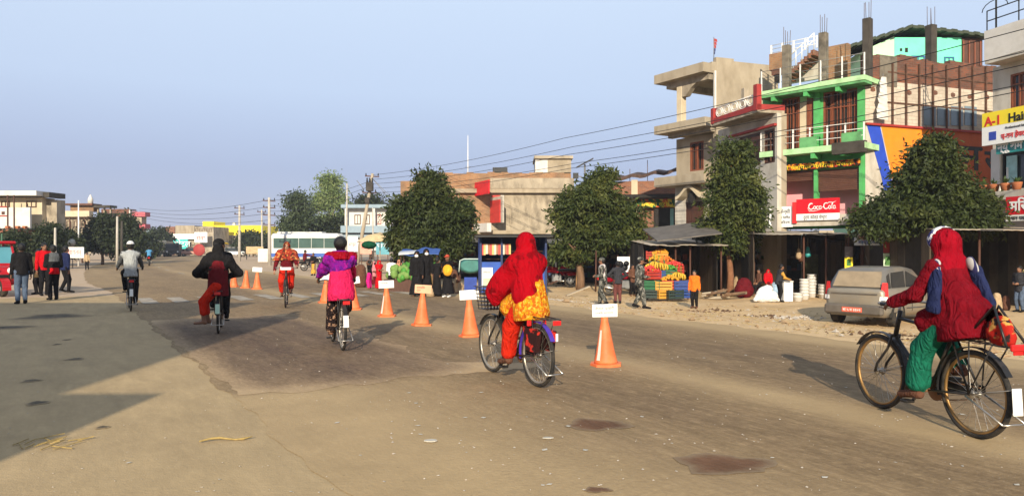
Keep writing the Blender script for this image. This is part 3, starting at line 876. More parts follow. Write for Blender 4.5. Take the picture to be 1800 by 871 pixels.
PAINT = M('worn_white_road_paint', (.35, .295, .225), .85, .15, 5, .1, stain=(.16, .13, .10), amount=1.0, sscale=2.2, world=True)
def stripe(u0, u1, v0, v1, name='crossing_stripe'):
    u = np.linspace(u0, u1, 6); mb = MB(); L = []; Q = []
    for i, a in enumerate(u):
        x, y = road_xy(a, v0 + .03 * wob(a, v0, 3)); L.append((x, y, .0145)); x, y = road_xy(a, v1 + .03 * wob(a, v1 + 2, 3)); Q.append((x, y, .0145))
    for i in range(5): mb.quad(L[i], L[i + 1], Q[i + 1], Q[i])
    o = mb.build(name, PAINT); o['kind'] = 'structure'; return o
for k, v in enumerate((-4.1, -3.3, -2.45, -1.6, -.75, .15, 1.0, 1.85, 2.7, 3.6)):
    stripe(14.6 + .2 * wob(v, 1), 16.9 + .25 * wob(v, 2), v, v + .40)
for k in range(6): stripe(24 + k * 7.0, 26.6 + k * 7, -.06, .06, 'lane_dash')

MUD = road_mat('dried_mud', (.115, .058, .030), (.255, .185, .112), .2, .5)
DUNG = road_mat('dark_oily_stain', (.07, .055, .036), (.36, .262, .145), .1, .4)
def blob_patch(px, py, wpx, hpx, mat, z=.0092, name='mud_patch', hgt=.0, seed=0):
    """a low irregular patch lying on the road"""
    x, y = gnd(px, py); Z = y; rx = wpx / 2 * Z / F; ry = abs(gnd(px, py - hpx / 2)[1] - gnd(px, py + hpx / 2)[1]) / 2
    r = random.Random(seed + int(px)); mb = MB(); ring = []; n = 22
    ph = [r.uniform(0, 6.28) for _ in range(3)]
    for i in range(n):
        a = 2 * PI * i / n; k = 1 + .14 * math.sin(3 * a + ph[0]) + .10 * math.sin(5 * a + ph[1]) + .06 * math.sin(9 * a + ph[2])
        ring.append((x + rx * k * math.cos(a), y + ry * k * math.sin(a), z))
    ks = (0.0, .35, .62, .82, 1.0, 1.22); P = np.zeros((len(ks), n + 1, 3)); D = np.zeros((len(ks), n + 1))
    for i_, k_ in enumerate(ks):
        for q in range(n + 1):
            p = ring[q % n]; P[i_, q] = (x + (p[0] - x) * k_, y + (p[1] - y) * k_, z + hgt * (1 - k_ ** 2)); D[i_, q] = (.05, .08, .14, .34, .66, 1.0)[i_]
    U, V = to_uv(P[..., 0], P[..., 1])
    o = link(name, grid_mesh(name, P, mat, {'u': U, 'v': V, 'dust': D})); o['kind'] = 'structure'; return o
for a in ((1050, 747, 92, 17), (1272, 816, 140, 30), (1050, 862, 40, 8)): blob_patch(*a, MUD)
for a in ((55, 669, 26, 5), (66, 708, 30, 7), (180, 751, 20, 5), (132, 631, 24, 4), (90, 556, 90, 9), (100, 605, 12, 2), (118, 597, 12, 2), (20, 575, 60, 5)): blob_patch(*a, DUNG, .006, 'road_stain', .003)

# ------------------------------------------------------------------ loose stones and straw
STONE = M('pale_stone', (.40, .35, .29), .9, .3, 8, .3, world=True)
STRAW = M('dry_straw', (.33, .235, .085), .85, .3, 20, .2, world=True)
LITTER = M('pale_litter', (.42, .39, .33), .8, .2, 6, .1, world=True)
def scatter(name, n, mat, fn, size, seed, flat=.5, z0=0.0):
    r = np.random.default_rng(seed); mb_v = []; mb_f = []
    base = np.array([(1, 0, 0), (0, 1, 0), (-1, 0, 0), (0, -1, 0), (0, 0, 1), (0, 0, -.6)], float)
    tri = np.array([(0, 1, 4), (1, 2, 4), (2, 3, 4), (3, 0, 4), (1, 0, 5), (2, 1, 5), (3, 2, 5), (0, 3, 5)])
    for i in range(n):
        x, y, k = fn(r); s = size * r.uniform(.4, 1.6) * k; a = r.uniform(0, 6.28)
        Rm = np.array(((math.cos(a), -math.sin(a), 0), (math.sin(a), math.cos(a), 0), (0, 0, 1)))
        P = (base * r.uniform(.65, 1.3, (6, 3)) * s * np.array((1, .7, flat))) @ Rm.T + (x, y, gz(x, y) + z0 + .15 * s)
        mb_f.append(tri + 6 * i); mb_v.append(P)
    o = link(name, raw_mesh(name, np.concatenate(mb_v), np.concatenate(mb_f), mat, None, False)); o['kind'] = 'stuff'; return o
def _on_road(r):
    while True:
        y = 4.6 + r.exponential(5.0); x = r.uniform(-.7, .7) * y; u, v = to_uv(x, y)
        if v < 5 and y < 28: return x, y, (.55 if v < -4.4 else 1)
def _verge(r):
    while True:
        y = r.uniform(7, 27); x = r.uniform(-.25, .75) * y; u, v = to_uv(x, y)
        if 5.2 < v < 12: return x, y, 1 + (r.random() < .06) * 2.0
scatter('loose_stones', 620, STONE, _on_road, .010, 3, z0=.012)
scatter('pale_litter', 60, LITTER, _on_road, .022, 5, .12, z0=.012)
scatter('verge_rubble', 520, STONE, _verge, .022, 8)
scatter('verge_clods', 700, M('brown_clods', (.30, .20, .11), .95, .3, 8, .3, world=True), _verge, .035, 9)
def straw(name, n, fn, seed, L=.12):
    r = np.random.default_rng(seed); mb = MB()
    for i in range(n):
        x, y, _ = fn(r); a = r.uniform(0, PI); l = L * r.uniform(.4, 1.5); z = gz(x, y) + .018
        d = np.array((math.cos(a), math.sin(a))) * l / 2; w = .006
        mb.bar((x - d[0], y - d[1], z), (x + d[0], y + d[1], z + r.uniform(0, .02)), w, w)
    o = mb.build(name, STRAW); o['kind'] = 'stuff'; return o
straw('verge_straw', 700, _verge, 4)
def _straw_here(cx, cy, s):
    X, Y = gnd(cx, cy); return lambda r: (X + r.normal(0, s), Y + r.normal(0, s * .6), 1)
straw('dropped_straw', 16, _straw_here(100, 778, .16), 5, .16)
def stick(px0, py0, px1, py1, name, label):
    a, b = gnd(px0, py0), gnd(px1, py1); mb = MB(); pts = []
    for t in np.linspace(0, 1, 7): pts.append((a[0] + (b[0] - a[0]) * t, a[1] + (b[1] - a[1]) * t + .03 * math.sin(t * 5), .018 + .01 * math.sin(t * 7)))
    mb.tube(pts, [.006, .009, .012, .008, .007, .011, .003], 6)
    return tag(mb.build(name, STRAW), label, 'straw stalk')
stick(350, 779, 446, 770, 'straw_stalk', 'long bent yellow straw stalk lying alone on the pale foreground road')
for (px, py, k, lb) in ((757, 777, 1.0, 'flat pale scrap on the road between the two brown mud patches and the straw stalk'), (963, 772, .7, 'small pale scrap lying on the road just before the brown mud patch')):
    x, y = gnd(px, py); mb = MB(); n = 9; r = random.Random(int(px))
    mb.prism([(x + .055 * k * math.cos(2 * PI * i / n) * r.uniform(.8, 1.2), y + .035 * k * math.sin(2 * PI * i / n) * r.uniform(.8, 1.2), .012) for i in range(n)], (0, 0, .008))
    tag(mb.build('paper_scrap', LITTER), lb, 'litter')

# a house behind the camera throws the morning shadow that covers the left of the road
HW = M('plain_plaster', (.42, .36, .28), .9, .2, 2, .2, stain=(.2, .17, .13))
house = thing('corner_house', 'plastered corner house behind the camera whose shadow covers the left of the road', 'building', (-5.9, -2.6, 0), 0)
mb = MB(); mb.bx(-26, -2.6, -12, 0, 0, 8.75); mb.bx(-2.59, 0, -11.9, -.02, 0, 7.0); mb.build('wall', HW, house)
mb = MB(); mb.bx(-26.3, -2.5, -12.3, .3, 8.75, 8.95); mb.bx(-2.49, .1, -12.2, .28, 7.0, 7.18); mb.build('roof', HW, house)
mb = MB(); mb.bx(0.01, 1.40, -7, -.05, 0, 3.9); mb.bx(0.01, 1.62, -7, .05, 3.9, 4.06); mb.build('porch', HW, house)

def _heap_at(px, py, s):
    X, Y, _z = gp(px, py); return lambda r: (X + r.normal(0, s), Y + r.normal(0, s * .5), 1)
DEB = M('dark_debris', (.10, .055, .03), .95, .4, 8, .4, world=True)
for k, (px, py, s, n) in enumerate(((1395, 558, .45, 110), (1240, 546, .5, 70), (1345, 556, .3, 50), (985, 528, .5, 80), (1560, 590, .6, 60), (1700, 600, .5, 60))): scatter('ground_debris', n, DEB if k % 3 else STONE, _heap_at(px, py, s), .045, 60 + k)
# ------------------------------------------------------------------ building kit
PLASTER = M('grey_plaster', (.46, .40, .31), .92, .14, 1.4, .25, stain=(.20, .17, .12), amount=.7, sscale=1.1)
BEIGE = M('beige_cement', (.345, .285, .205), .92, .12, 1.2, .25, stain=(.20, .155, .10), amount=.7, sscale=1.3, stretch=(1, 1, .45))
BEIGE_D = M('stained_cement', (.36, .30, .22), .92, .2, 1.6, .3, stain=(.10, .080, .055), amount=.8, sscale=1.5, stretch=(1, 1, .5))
WHITE = M('white_wash', (.62, .59, .54), .85, .06, 2, .1, stain=(.45, .41, .34), amount=.5, sscale=1.5)
WHITE2 = M('dirty_white_wash', (.50, .46, .39), .88, .1, 2, .15, stain=(.26, .21, .15), amount=.7, sscale=1.4, stretch=(1, 1, .45))
CREAM = M('cream_wash', (.54, .45, .31), .88, .08, 2, .15, stain=(.4, .32, .22), amount=.6)
GREEN = M('bright_green_paint', (.085, .38, .115), .7, .12, 3, .1, stain=(.06, .22, .07), amount=.7, sscale=2)
PGREEN = M('pale_green_paint', (.42, .66, .34), .75, .1, 3, .1, stain=(.22, .33, .16), amount=.7, sscale=2)
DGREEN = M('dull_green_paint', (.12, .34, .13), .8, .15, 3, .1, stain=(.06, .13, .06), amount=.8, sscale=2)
MINT = M('mint_paint', (.16, .74, .46), .75, .06, 2, .1, stain=(.12, .5, .32), amount=.4)
LMINT = M('light_mint_paint', (.45, .72, .46), .75, .06, 2, .1)
WOOD = M('brown_wood', (.20, .060, .028), .6, .25, 5, .2, stretch=(6, 6, 1))
DWOOD = M('dark_wood', (.075, .030, .018), .6, .25, 5, .2, stretch=(6, 6, 1))
RED = M('red_paint', (.50, .035, .028), .6, .12, 3, .1)
DRED = M('dark_red_paint', (.30, .030, .025), .65, .15, 3, .1)
PINK = M('pink_wash', (.72, .34, .36), .85, .06, 2, .1)
DARK = M('dark_interior', (.022, .019, .017), .95, .3, 3, .1)  # near-black colour stands in for the unlit depth of rooms and openings
SHADE = M('shaded_wall', (.050, .040, .032), .95, .3, 3, .2)  # near-black walls: the shade of the open stalls is put into the colour
CONC = M('raw_concrete', (.17, .145, .11), .95, .2, 3, .3, stain=(.05, .045, .035), amount=.8, sscale=2)
DCONC = M('dark_weathered_concrete', (.055, .047, .038), .95, .3, 3, .3)
IRON = M('rusty_iron', (.10, .05, .03), .7, .3, 8, .2)
STEEL = M('grey_steel', (.22, .22, .22), .5, .2, 6, .1, metal=.4)
BLACKM = M('black_paint', (.015, .015, .015), .5, .2, 5, .05)
WMETAL = M('white_painted_rail', (.72, .70, .66), .5, .08, 5, .05)
SHUT = M('brown_rolling_shutter', (.105, .045, .028), .55, .2, 6, .1)
BRICK = M_brick('red_brick_wall', (.30, .11, .055), (.20, .075, .045), (.24, .19, .14))
OBRICK = M_brick('ochre_brick_wall', (.35, .18, .085), (.27, .125, .06), (.27, .22, .15), stain=(.11, .085, .06), amount=.7)
DBRICK = M_brick('dark_brick_wall', (.22, .075, .04), (.12, .05, .032), (.13, .10, .08), amount=.7)
BLOCK = M_brick('cement_block_wall', (.58, .50, .40), (.48, .41, .33), (.40, .34, .27), sx=1.7, stain=(.26, .20, .15), amount=.6)
GLASS = M_glass('dark_glass'); GLASSB = M_glass('blue_grey_glass', (.10, .13, .15), .15)
TIN = M('weathered_tin', (.40, .36, .30), .6, .2, 2, .2, metal=.2, stain=(.2, .13, .08), amount=.7, sscale=2)
TARP = M('dark_tarpaulin', (.05, .045, .04), .8, .3, 3, .3)
SIGNW = M('white_sign', (.80, .79, .76), .5, .03, 3, 0); SIGNR = M('red_sign', (.62, .012, .022), .45, .08, 3, 0)
SIGNY = M('yellow_sign', (.85, .66, .03), .5, .05, 3, 0); SIGNT = M('teal_sign', (.03, .27, .27), .5, .1, 3, 0)
INKB = M('black_ink', (.012, .012, .014), .6, .1, 3, 0); INKR = M('red_ink', (.60, .03, .03), .6, .1, 3, 0); INKW = M('white_ink', (.82, .82, .80), .6, .02, 3, 0)
INKBL = M('blue_ink', (.03, .06, .35), .6, .1, 3, 0)

class Bld:
    """a building seen on the photograph: sizes are read off in pixels on a facade plane of known depth"""
    def __init__(s, name, label, x, y, ang, cat='building', group=None):
        s.f = Fr(x, y, ang); s.o = thing(name, label, cat, (x, y, 0), ang, group)
    def X(s, px, y=0.0): return s.f.X(px, y)
    def Z(s, py, px, y=0.0): return s.f.Z(py, s.f.X(px, y), y)
    def bx(s, mb, px0, px1, py0, py1, y0, y1, mi=0, at=None, yr=None, bev=0):
        yr = y0 if yr is None else yr
        pc = (px0 + px1) / 2 if at is None else at
        mb.bx(s.X(px0, yr), s.X(px1, yr), y0, y1, s.Z(py1, pc, yr), s.Z(py0, pc, yr), mi, bev); return mb
    def part(s, name, px0, px1, py0, py1, y0, y1, mat, parent=None, at=None, yr=None, bev=0, label=None):
        return s.bx(MB(), px0, px1, py0, py1, y0, y1, 0, at, yr, bev).build(name, mat, parent or s.o, label)
    def loc(s, name, x0, x1, z0, z1, y0, y1, mat, parent=None, label=None):
        return MB().bx(x0, x1, y0, y1, z0, z1).build(name, mat, parent or s.o, label)
    def window(s, px0, px1, py0, py1, y, frame=None, pane=None, bars=0, name='window', leaf=None, mull=1):
        """frame standing in its opening, a pane set back, and shutter leaves or bars"""
        frame = frame or WOOD; pane = pane or GLASS
        x0, x1 = s.X(px0, y), s.X(px1, y); pc = (px0 + px1) / 2; z0, z1 = s.Z(py1, pc, y), s.Z(py0, pc, y)
        return s.windowl(x0, x1, z0, z1, y, frame, pane, bars, name, leaf, mull)
    def windowl(s, x0, x1, z0, z1, y, frame, pane, bars=0, name='window', leaf=None, mull=1):
        w = min(.07, (x1 - x0) * .12); mb = MB(); y0, y1 = y - .03, y + .07
        mb.bx(x0, x0 + w, y0, y1, z0, z1); mb.bx(x1 - w, x1, y0, y1, z0, z1); mb.bx(x0 + w, x1 - w, y0, y1, z1 - w, z1); mb.bx(x0 + w, x1 - w, y0, y1, z0, z0 + w)
        for i in range(mull):
            xm = x0 + (x1 - x0) * (i + 1) / (mull + 1); mb.bx(xm - w * .35, xm + w * .35, y0 + .01, y1, z0 + w, z1 - w)
        if bars: mb.bx(x0 + w, x1 - w, y0 + .012, y1 - .01, z0 + (z1 - z0) * .70 - .02, z0 + (z1 - z0) * .70 + .02)
        fr = mb.build(name, frame, s.o)
        p = MB().bx(x0 + w * .5, x1 - w * .5, y + .05, y + .065, z0 + w * .5, z1 - w * .5).build('pane', pane, fr)
        if bars:
            for i in range(bars):
                xb = x0 + w + (x1 - x0 - 2 * w) * (i + .5) / bars
                MB().bx(xb - .012, xb + .012, y - .005, y + .012, z0 + w, z1 - w).build('bar', frame, fr)
        if leaf:
            for i in range(leaf):
                a = x0 + w + (x1 - x0 - 2 * w) * i / leaf + .01; b = x0 + w + (x1 - x0 - 2 * w) * (i + 1) / leaf - .01
                lf = MB().bx(a, b, y - .012, y + .02, z0 + w, z1 - w)
                for q in (.12, .36, .6, .84): lf.bx(a + .04, b - .04, y - .022, y - .0125, z0 + w + (z1 - z0 - 2 * w) * (q - .07), z0 + w + (z1 - z0 - 2 * w) * (q + .08))
                lf.build('shutter', frame, fr)
        return fr
    def rail(s, x0, x1, z0, z1, y, posts, mat, rails=3, r=.018, name='railing', pm=None):
        mb = MB()
        for i in range(rails):
            z = z0 + (z1 - z0) * (i + 1) / rails; mb.tube([(x0, y, z), (x1, y, z)], r * .7, 6)
        rl = mb.build(name, mat, s.o)
        for i in range(posts):
            x = x0 + (x1 - x0) * i / max(1, posts - 1); MB().bx(x - r * 1.4, x + r * 1.4, y - r * 1.4, y + r * 1.4, z0, z1 + .02).build('post', pm or mat, rl)
        return rl
    def column(s, x, y, z0, z1, w, mat, bars=True, name='column'):
        c = MB().bx(x - w / 2, x + w / 2, y - w / 2, y + w / 2, z0, z1, 0, .015).build(name, mat, s.o)
        if bars:
            mb = MB(); r = random.Random(int(x * 100))
            for a, b in ((-.3, -.3), (.3, -.3), (.3, .3), (-.3, .3)):
                mb.tube([(x + a * w, y + b * w, z1 - .02), (x + a * w * 1.1 + r.uniform(-.02, .02), y + b * w, z1 + r.uniform(.55, .8))], .011, 5)
            mb.build('rebar', IRON, c)
        return c

# ------------------------------------------------------------------ green shop house with its painted side wall
gA = math.atan2(-.735, .678)
G = Bld('green_shop_house', 'green three storey shop house with red soft drink sign and half built roof columns', 10.5, 31.4, gA)
L = G.X(1520); yw = .75
zr1, zr0 = G.Z(146, 1428), G.Z(154, 1428); zm1, zm0 = G.Z(258, 1428), G.Z(268, 1428); zf = G.Z(372, 1428)
xw0, xw1 = G.X(1341, yw), G.X(1521, yw)
# upper storey wall with two wooden window bays
wl0, wl1, wr0, wr1 = G.X(1373, yw), G.X(1431, yw), G.X(1447, yw), G.X(1508, yw)
zt = G.Z(166, 1428, yw); zb = zm1 + .02
mb = MB(); mb.wall(xw0, xw1, zm0, zr0 - .002, yw, .2, [(wl0, wl1, zb, zt), (wr0, wr1, zb, zt)]); mb.build('wall', GREEN, G.o)
G.windowl(wl0, wl0 + (wl1 - wl0) * .55, zb, zt, yw + .04, WOOD, DARK, 5, leaf=None, mull=2)
G.windowl(wl0 + (wl1 - wl0) * .78, wl1, zb, zt, yw + .04, WOOD, DARK, 0, leaf=1, mull=0)
MB().bx(wl0 + (wl1 - wl0) * .56, wl0 + (wl1 - wl0) * .77, yw + .05, yw + .09, zb, zt - .25).build('door', CREAM, G.o)
G.windowl(wr0, wr1, zb, zt, yw + .04, WOOD, DARK, 9, leaf=None, mull=3)
for xx in (wl1 + .02, wr1 + .02): MB().bx(xx, xx + .26, yw - .10, yw - .002, zm1, zr0 - .003).build('pillar', GREEN, G.o)
# roof slab, balcony slab
MB().bx(0, L, 0, 4.5, zr0, zr1).build('roof', PGREEN, G.o)
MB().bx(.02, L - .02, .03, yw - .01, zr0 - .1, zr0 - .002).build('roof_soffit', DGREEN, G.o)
for xx in (.5, 1.9, 3.2): MB().bx(xx, xx + .16, .05, yw - .02, zr0 - .28, zr0 - .102).build('roof_beam', GREEN, G.o)
MB().bx(0, L, .0, 4.5, zm0, zm1).build('balcony_slab', PGREEN, G.o)
MB().bx(L - 1.25, L - .005, -.03, .25, zm0 - .16, zm1 + .06).build('slab_edge', DCONC, G.o)
for xx in (.9, 2.2, 3.4): MB().bx(xx, xx + .16, .06, yw - .02, zm0 - .22, zm0 - .002).build('balcony_beam', GREEN, G.o)
G.rail(.05, L - .05, zm1, zm1 + .78, .06, 7, WMETAL, 3, .017)
for (a, b) in ((1.75, 2.45), (3.45, 4.2)): MB().bx(a, b, .03, .10, zm1 + .002, zm1 + .42).build('balcony_panel', DGREEN, G.o)
# shop storey
zo0, zo1 = G.Z(398, 1428, yw), zm0 - .25
po = [(G.X(1369, yw), G.X(1432, yw), zf - .1, G.Z(300, 1400, yw)), (G.X(1437, yw), G.X(1510, yw), zf - .1, G.Z(296, 1472, yw))]
mb = MB(); mb.wall(xw0, xw1, 2.3, zm0 - .003, yw, .2, po); mb.build('shop_wall', GREEN, G.o)
MB().bx(po[0][0] - .3, po[1][1] + .3, yw + .95, yw + 1.05, 2.3, zm0 - .01).build('back_wall', PINK, G.o)
MB().bx(po[0][0] - .31, po[0][0] - .3, yw + .21, yw + .94, 2.3, zm0 - .01).build('inner_wall', PINK, G.o)
sh = MB()
zs1, zs0 = po[1][3], G.Z(334, 1472, yw); n = 12
for i in range(n):
    z = zs0 + (zs1 - zs0) * i / n; sh.bx(po[1][0] + .01, po[1][1] - .01, yw + .06, yw + .10, z, z + (zs1 - zs0) / n * .82)
sh.build('rolling_shutter', SHUT, G.o)
sh = MB()
zs0 = G.Z(318, 1400, yw); n = 6
for i in range(n):
    z = zs0 + (po[0][3] - zs0) * i / n; sh.bx(po[0][0] + .01, po[0][1] - .01, yw + .06, yw + .10, z, z + (po[0][3] - zs0) / n * .82)
sh.build('rolling_shutter', SHUT, G.o)
for px in (1363, 1431.5, 1511): MB().bx(G.X(px, yw), G.X(px + 6, yw), yw - .06, yw - .002, 2.3, zo1).build('shop_pillar', GREEN, G.o)
SIGNO = M_pattern('orange_black_signboard', (.03, .02, .015), (.75, .30, .03), 7, .53, .6, col3=(.45, .05, .02))
bd = G.part('name_board', 1360, 1511, 285, 296, yw - .16, yw - .08, SIGNO)
text('श्री पशुपति किराना पसल', .19, SIGNY, bd, (G.X(1372, yw), yw - .165, G.Z(295, 1435, yw)), width=G.X(1500, yw) - G.X(1372, yw))
# floor slab over the stalls, white fascia boards, the red soft drink sign
MB().bx(-.1, L + .1, .05, 4.4, zf - .55, zf - .12).build('floor_slab', WHITE2, G.o)
bd = G.part('painted_board', 1352, 1393, 363, 399, -.06, -.01, SIGNW)
for i, (t, sz) in enumerate((('रोशन फेन्सी', .20), ('कपडा तथा रेडिमेड', .12), ('होलसेल', .15))):
    text(t, sz, INKB, bd, (G.X(1356), -.066, G.Z(375 + 9 * i, 1372)), width=.85)
bd = G.part('lower_board', 1381, 1476, 388, 397, -.05, -.01, WHITE2)
cs = Bld.__new__(Bld); cs.f = G.f
x0, x1 = G.X(1403), G.X(1478); z1, zm_, z0 = G.Z(349, 1440), G.Z(375, 1440), G.Z(387, 1440)
sg = MB().bx(x0, x1, -.16, -.08, zm_, z1).build('drink_sign', SIGNR, G.o)
MB().bx(x0, x1, -.157, -.08, z0, zm_ - .002).build('sign_strip', SIGNW, sg)
MB().bx(x0 - .18, x0 - .01, -.15, -.08, z0 - .1, z1 - .1).build('bottle_picture', INKR, sg)
# white script lettering drawn as brush strokes
def script(parent, x, z, s, y, mat):
    mb = MB()
    C = lambda pts, w=.13: stroke(mb, [(x + p[0] * s, z + p[1] * s, *(p[2:] or (1,))) for p in pts], w * s, y)
    arc = lambda cx, cy, rx, ry, a0, a1, n=10, k=1: [(cx + rx * math.cos(R(a0 + (a1 - a0) * i / n)), cy + ry * math.sin(R(a0 + (a1 - a0) * i / n)), k) for i in range(n + 1)]
    C(arc(.42, .52, .42, .52, 50, 320, 14) + [(.95, .35, .5)], .15)                    # big C
    C([(.72, .92, .6), (.55, .98, 1), (.2, .8, .8), (-.15, .2, .6), (.1, -.28, .9), (.9, -.30, .9), (1.9, -.12, .4)], .10)  # swash under
    for cx in (1.05, 1.55, 2.0):
        C(arc(cx, .28, .19, .26, 0 if cx != 1.55 else 40, 360 if cx != 1.55 else 320, 12), .12)
    C([(2.19, .52), (2.19, .10), (2.32, .04, .5)], .12)
    C([(2.36, .33), (2.56, .33)], .10)
    C(arc(3.02, .52, .40, .50, 50, 320, 14), .15)
    C([(3.3, .95, .6), (3.5, 1.12, 1), (4.2, 1.05, .9), (4.7, 1.25, .3)], .10)           # swash over
    C(arc(3.62, .28, .19, .26, 0, 360, 12), .12)
    C([(3.95, .05), (4.02, .6), (4.18, 1.0), (4.08, 1.05), (3.98, .7), (3.98, .1), (4.1, .02, .5)], .10)
    C(arc(4.38, .28, .19, .26, 0, 360, 12), .12); C([(4.57, .52), (4.57, .10), (4.72, .04, .5)], .12)
    return mb.build('script_lettering', mat, parent)
script(sg, x0 + (x1 - x0) * .30, zm_ + (z1 - zm_) * .28, (x1 - x0) * .135, -.166, INKW)
text('दुर्गा कोल्ड सेन्टर', .20, INKB, sg, (x0 + .3, -.162, z0 + .06), width=(x1 - x0) * .55)
# roof columns, brick and railings on the open roof
for px, y0_, y1_ in ((1383, 80, 150), (1447.5, 58, 142)):
    G.column(G.X(px, yw), yw, zr1, G.Z(y0_, px, yw), .30, CONC)
G.column(G.X(1525, yw), yw, zr1 - .3, G.Z(33, 1525, yw), .30, DCONC)
G.rail(.05, L - .05, zr1, zr1 + .85, .10, 6, STEEL, 3, .015, pm=WMETAL)
yb = 3.0
G.part('stair_wall', 1388, 1442, 112, 142, yb, yb + .2, WHITE2)
G.part('brick_wall', 1455, 1490, 79, 142, yb - .3, yb, OBRICK)
G.part('brick_wall', 1352, 1379, 93, 122, yb + .3, yb + .6, OBRICK)
G.part('bracket', 1356, 1375, 122, 131, yb + .32, yb + .6, DBRICK)
G.part('prop', 1361, 1368, 131, 146, yb + .4, yb + .55, DARK)
st = MB(); sx0, sx1 = G.X(1388, yb - .4), G.X(1440, yb - .4); sz0, sz1 = G.Z(134, 1414, yb - .4), G.Z(96, 1414, yb - .4)
for i in range(9):
    a = sx0 + (sx1 - sx0) * i / 9; st.bx(a, a + (sx1 - sx0) / 9, yb - .9, yb - .1, sz0 + (sz1 - sz0) * i / 9 - .12, sz0 + (sz1 - sz0) * (i + 1) / 9)
st.build('stair', BRICK, G.o)
rl = MB(); rl.tube([(sx0, yb - .9, sz0 + .7), (sx1, yb - .9, sz1 + .7)], .022, 6); rl.tube([(sx0, yb - .9, sz0 + .4), (sx1, yb - .9, sz1 + .4)], .016, 6)
for i in range(6):
    t = i / 5; rl.tube([(sx0 + (sx1 - sx0) * t, yb - .9, sz0 + (sz1 - sz0) * t), (sx0 + (sx1 - sx0) * t, yb - .9, sz0 + (sz1 - sz0) * t + .72)], .02, 6)
rl.build('stair_rail', WMETAL, G.o)
G.rail(G.X(1356, yb + .4), G.X(1436, yb + .4), G.Z(92, 1396, yb + .4), G.Z(72, 1396, yb + .4), yb + .4, 5, WMETAL, 3, .022, 'roof_railing')

# the side wall in its own frame
sA = math.atan2(.347, .938)
cx_, cy_ = G.f.w(xw1 + .004, yw)
S = Bld('painted_side_wall', 'tall side wall of blocks and brick painted with a blue stripe and orange lettering', cx_, cy_, sA, 'wall')
SL = S.X(1752)
zbr1, zbr0, zor = S.Z(106, 1640), S.Z(151, 1640), S.Z(227, 1640)
MB().bx(0, SL, .0, .25, 0, zor).build('lower_wall', WHITE2, S.o)
MB().bx(0, SL, .004, .25, zor, zbr0).build('block_wall', BLOCK, S.o)
r_ = random.Random(4); top = []; n = 24
mb = MB()
for i in range(n): mb.bx(SL * i / n, SL * (i + 1) / n, .002, .25, zbr0, zbr1 + r_.uniform(-.10, .10))
mb.build('brick_parapet', DBRICK, S.o)
S.part('cement_patch', 1547, 1577, 98, 152, -.02, .0, CONC)
MB().bx(-.02, SL, -.10, .0, zor - .03, zor + .05).build('ledge', DRED, S.o)
for px in (1567, 1591, 1614, 1638, 1662, 1685, 1708, 1731):
    MB().bx(S.X(px) - .03, S.X(px) + .03, -.09, -.03, zor + .05, S.Z(112 + (px - 1567) * .03, px)).build('post', IRON, S.o)
for i in range(2): MB().bx(S.X(1560), SL, -.03, .0, zor + .9 + i * 1.2, zor + .96 + i * 1.2).build('cross_rail', IRON, S.o)
for px, py in ((1534, 157), (1598, 163), (1644, 163), (1675, 167), (1704, 170), (1735, 171)):
    mb = MB(); c = (S.X(px), S.Z(py, px)); k = 10
    mb.prism([(c[0] + .13 * math.cos(2 * PI * i / k) * (1 + .2 * math.sin(i * 2.2)), -.004, c[1] + .10 * math.sin(2 * PI * i / k)) for i in range(k)], (0, .02, 0))
    mb.build('wall_hole', DBRICK, S.o)
for px in (1624, 1648, 1672, 1696): S.part('glass_panel', px, px + 21, 187, 221, -.02, .0, GLASSB, at=px + 10)
P3 = lambda px, py, y=-.012: (S.X(px), y, S.Z(py, px))
MBLUE = M('blue_wall_paint', (.020, .060, .42), .8, .12, 3, .1); MOR = M('orange_wall_paint', (.80, .225, .012), .8, .08, 3, .1, stain=(.7, .2, .03), amount=.5); MDO = M('brick_red_wall_paint', (.42, .085, .025), .8, .12, 2, .1, stain=(.28, .05, .02), amount=.5)
MB().prism([P3(1523, 218), P3(1546, 219), P3(1568, 320), P3(1590, 420), P3(1570, 420), P3(1549, 310)], (0, .008, 0)).build('blue_stripe', MBLUE, S.o)
MB().prism([P3(1548, 219), P3(1634, 226), P3(1640, 420), P3(1592, 420), P3(1570, 320)], (0, .008, 0)).build('orange_field', MOR, S.o)
MB().prism([P3(1635, 226), P3(1751, 237), P3(1751, 420), P3(1641, 420)], (0, .008, 0)).build('red_field', MDO, S.o)
def sletter(t, px, py, size, wpx):
    text(t, size, INKB, S.o, (S.X(px), -.016, S.Z(py, px)), width=S.X(px + wpx) - S.X(px), bold=.03)
sletter('न', 1688, 297, 1.5, 39); sletter('र', 1731, 297, 1.15, 18); sletter('ल', 1652, 292, 1.5, 30)
MB().bx(S.X(1688), S.X(1727), -.019, -.013, S.Z(263, 1707), S.Z(259, 1707)).build('letter_headline', INKB, S.o)
G.column(*(lambda p: (p[0], p[1]))((G.X(1648, 3.0), 3.0)), zr1, G.Z(46, 1648, 3.0), .34, DCONC) if False else S.column(S.X(1648), .3, zbr1 - .4, S.Z(46, 1648, .3), .32, DCONC)
pn = thing('pennant', 'narrow torn white pennant on a pole against the block side wall', 'flag', S.f.w(S.X(1543), -.25) + (0,), sA)
mb = MB(); mb.tube([(0, 0, zor), (0, 0, S.Z(132, 1543))], .016, 6); mb.build('pole', STEEL, pn)
mb = MB(); zz = np.linspace(S.Z(138, 1543), S.Z(212, 1543), 9)
for i in range(8):
    wa, wb = .10 + .10 * math.sin(i * 1.9) ** 2 + .03 * i, .10 + .10 * math.sin((i + 1) * 1.9) ** 2 + .03 * (i + 1)
    mb.quad((-wa, -.03, zz[i]), (.08 + .4 * wa, -.05, zz[i]), (.08 + .4 * wb, -.02, zz[i + 1]), (-wb, -.06, zz[i + 1]))
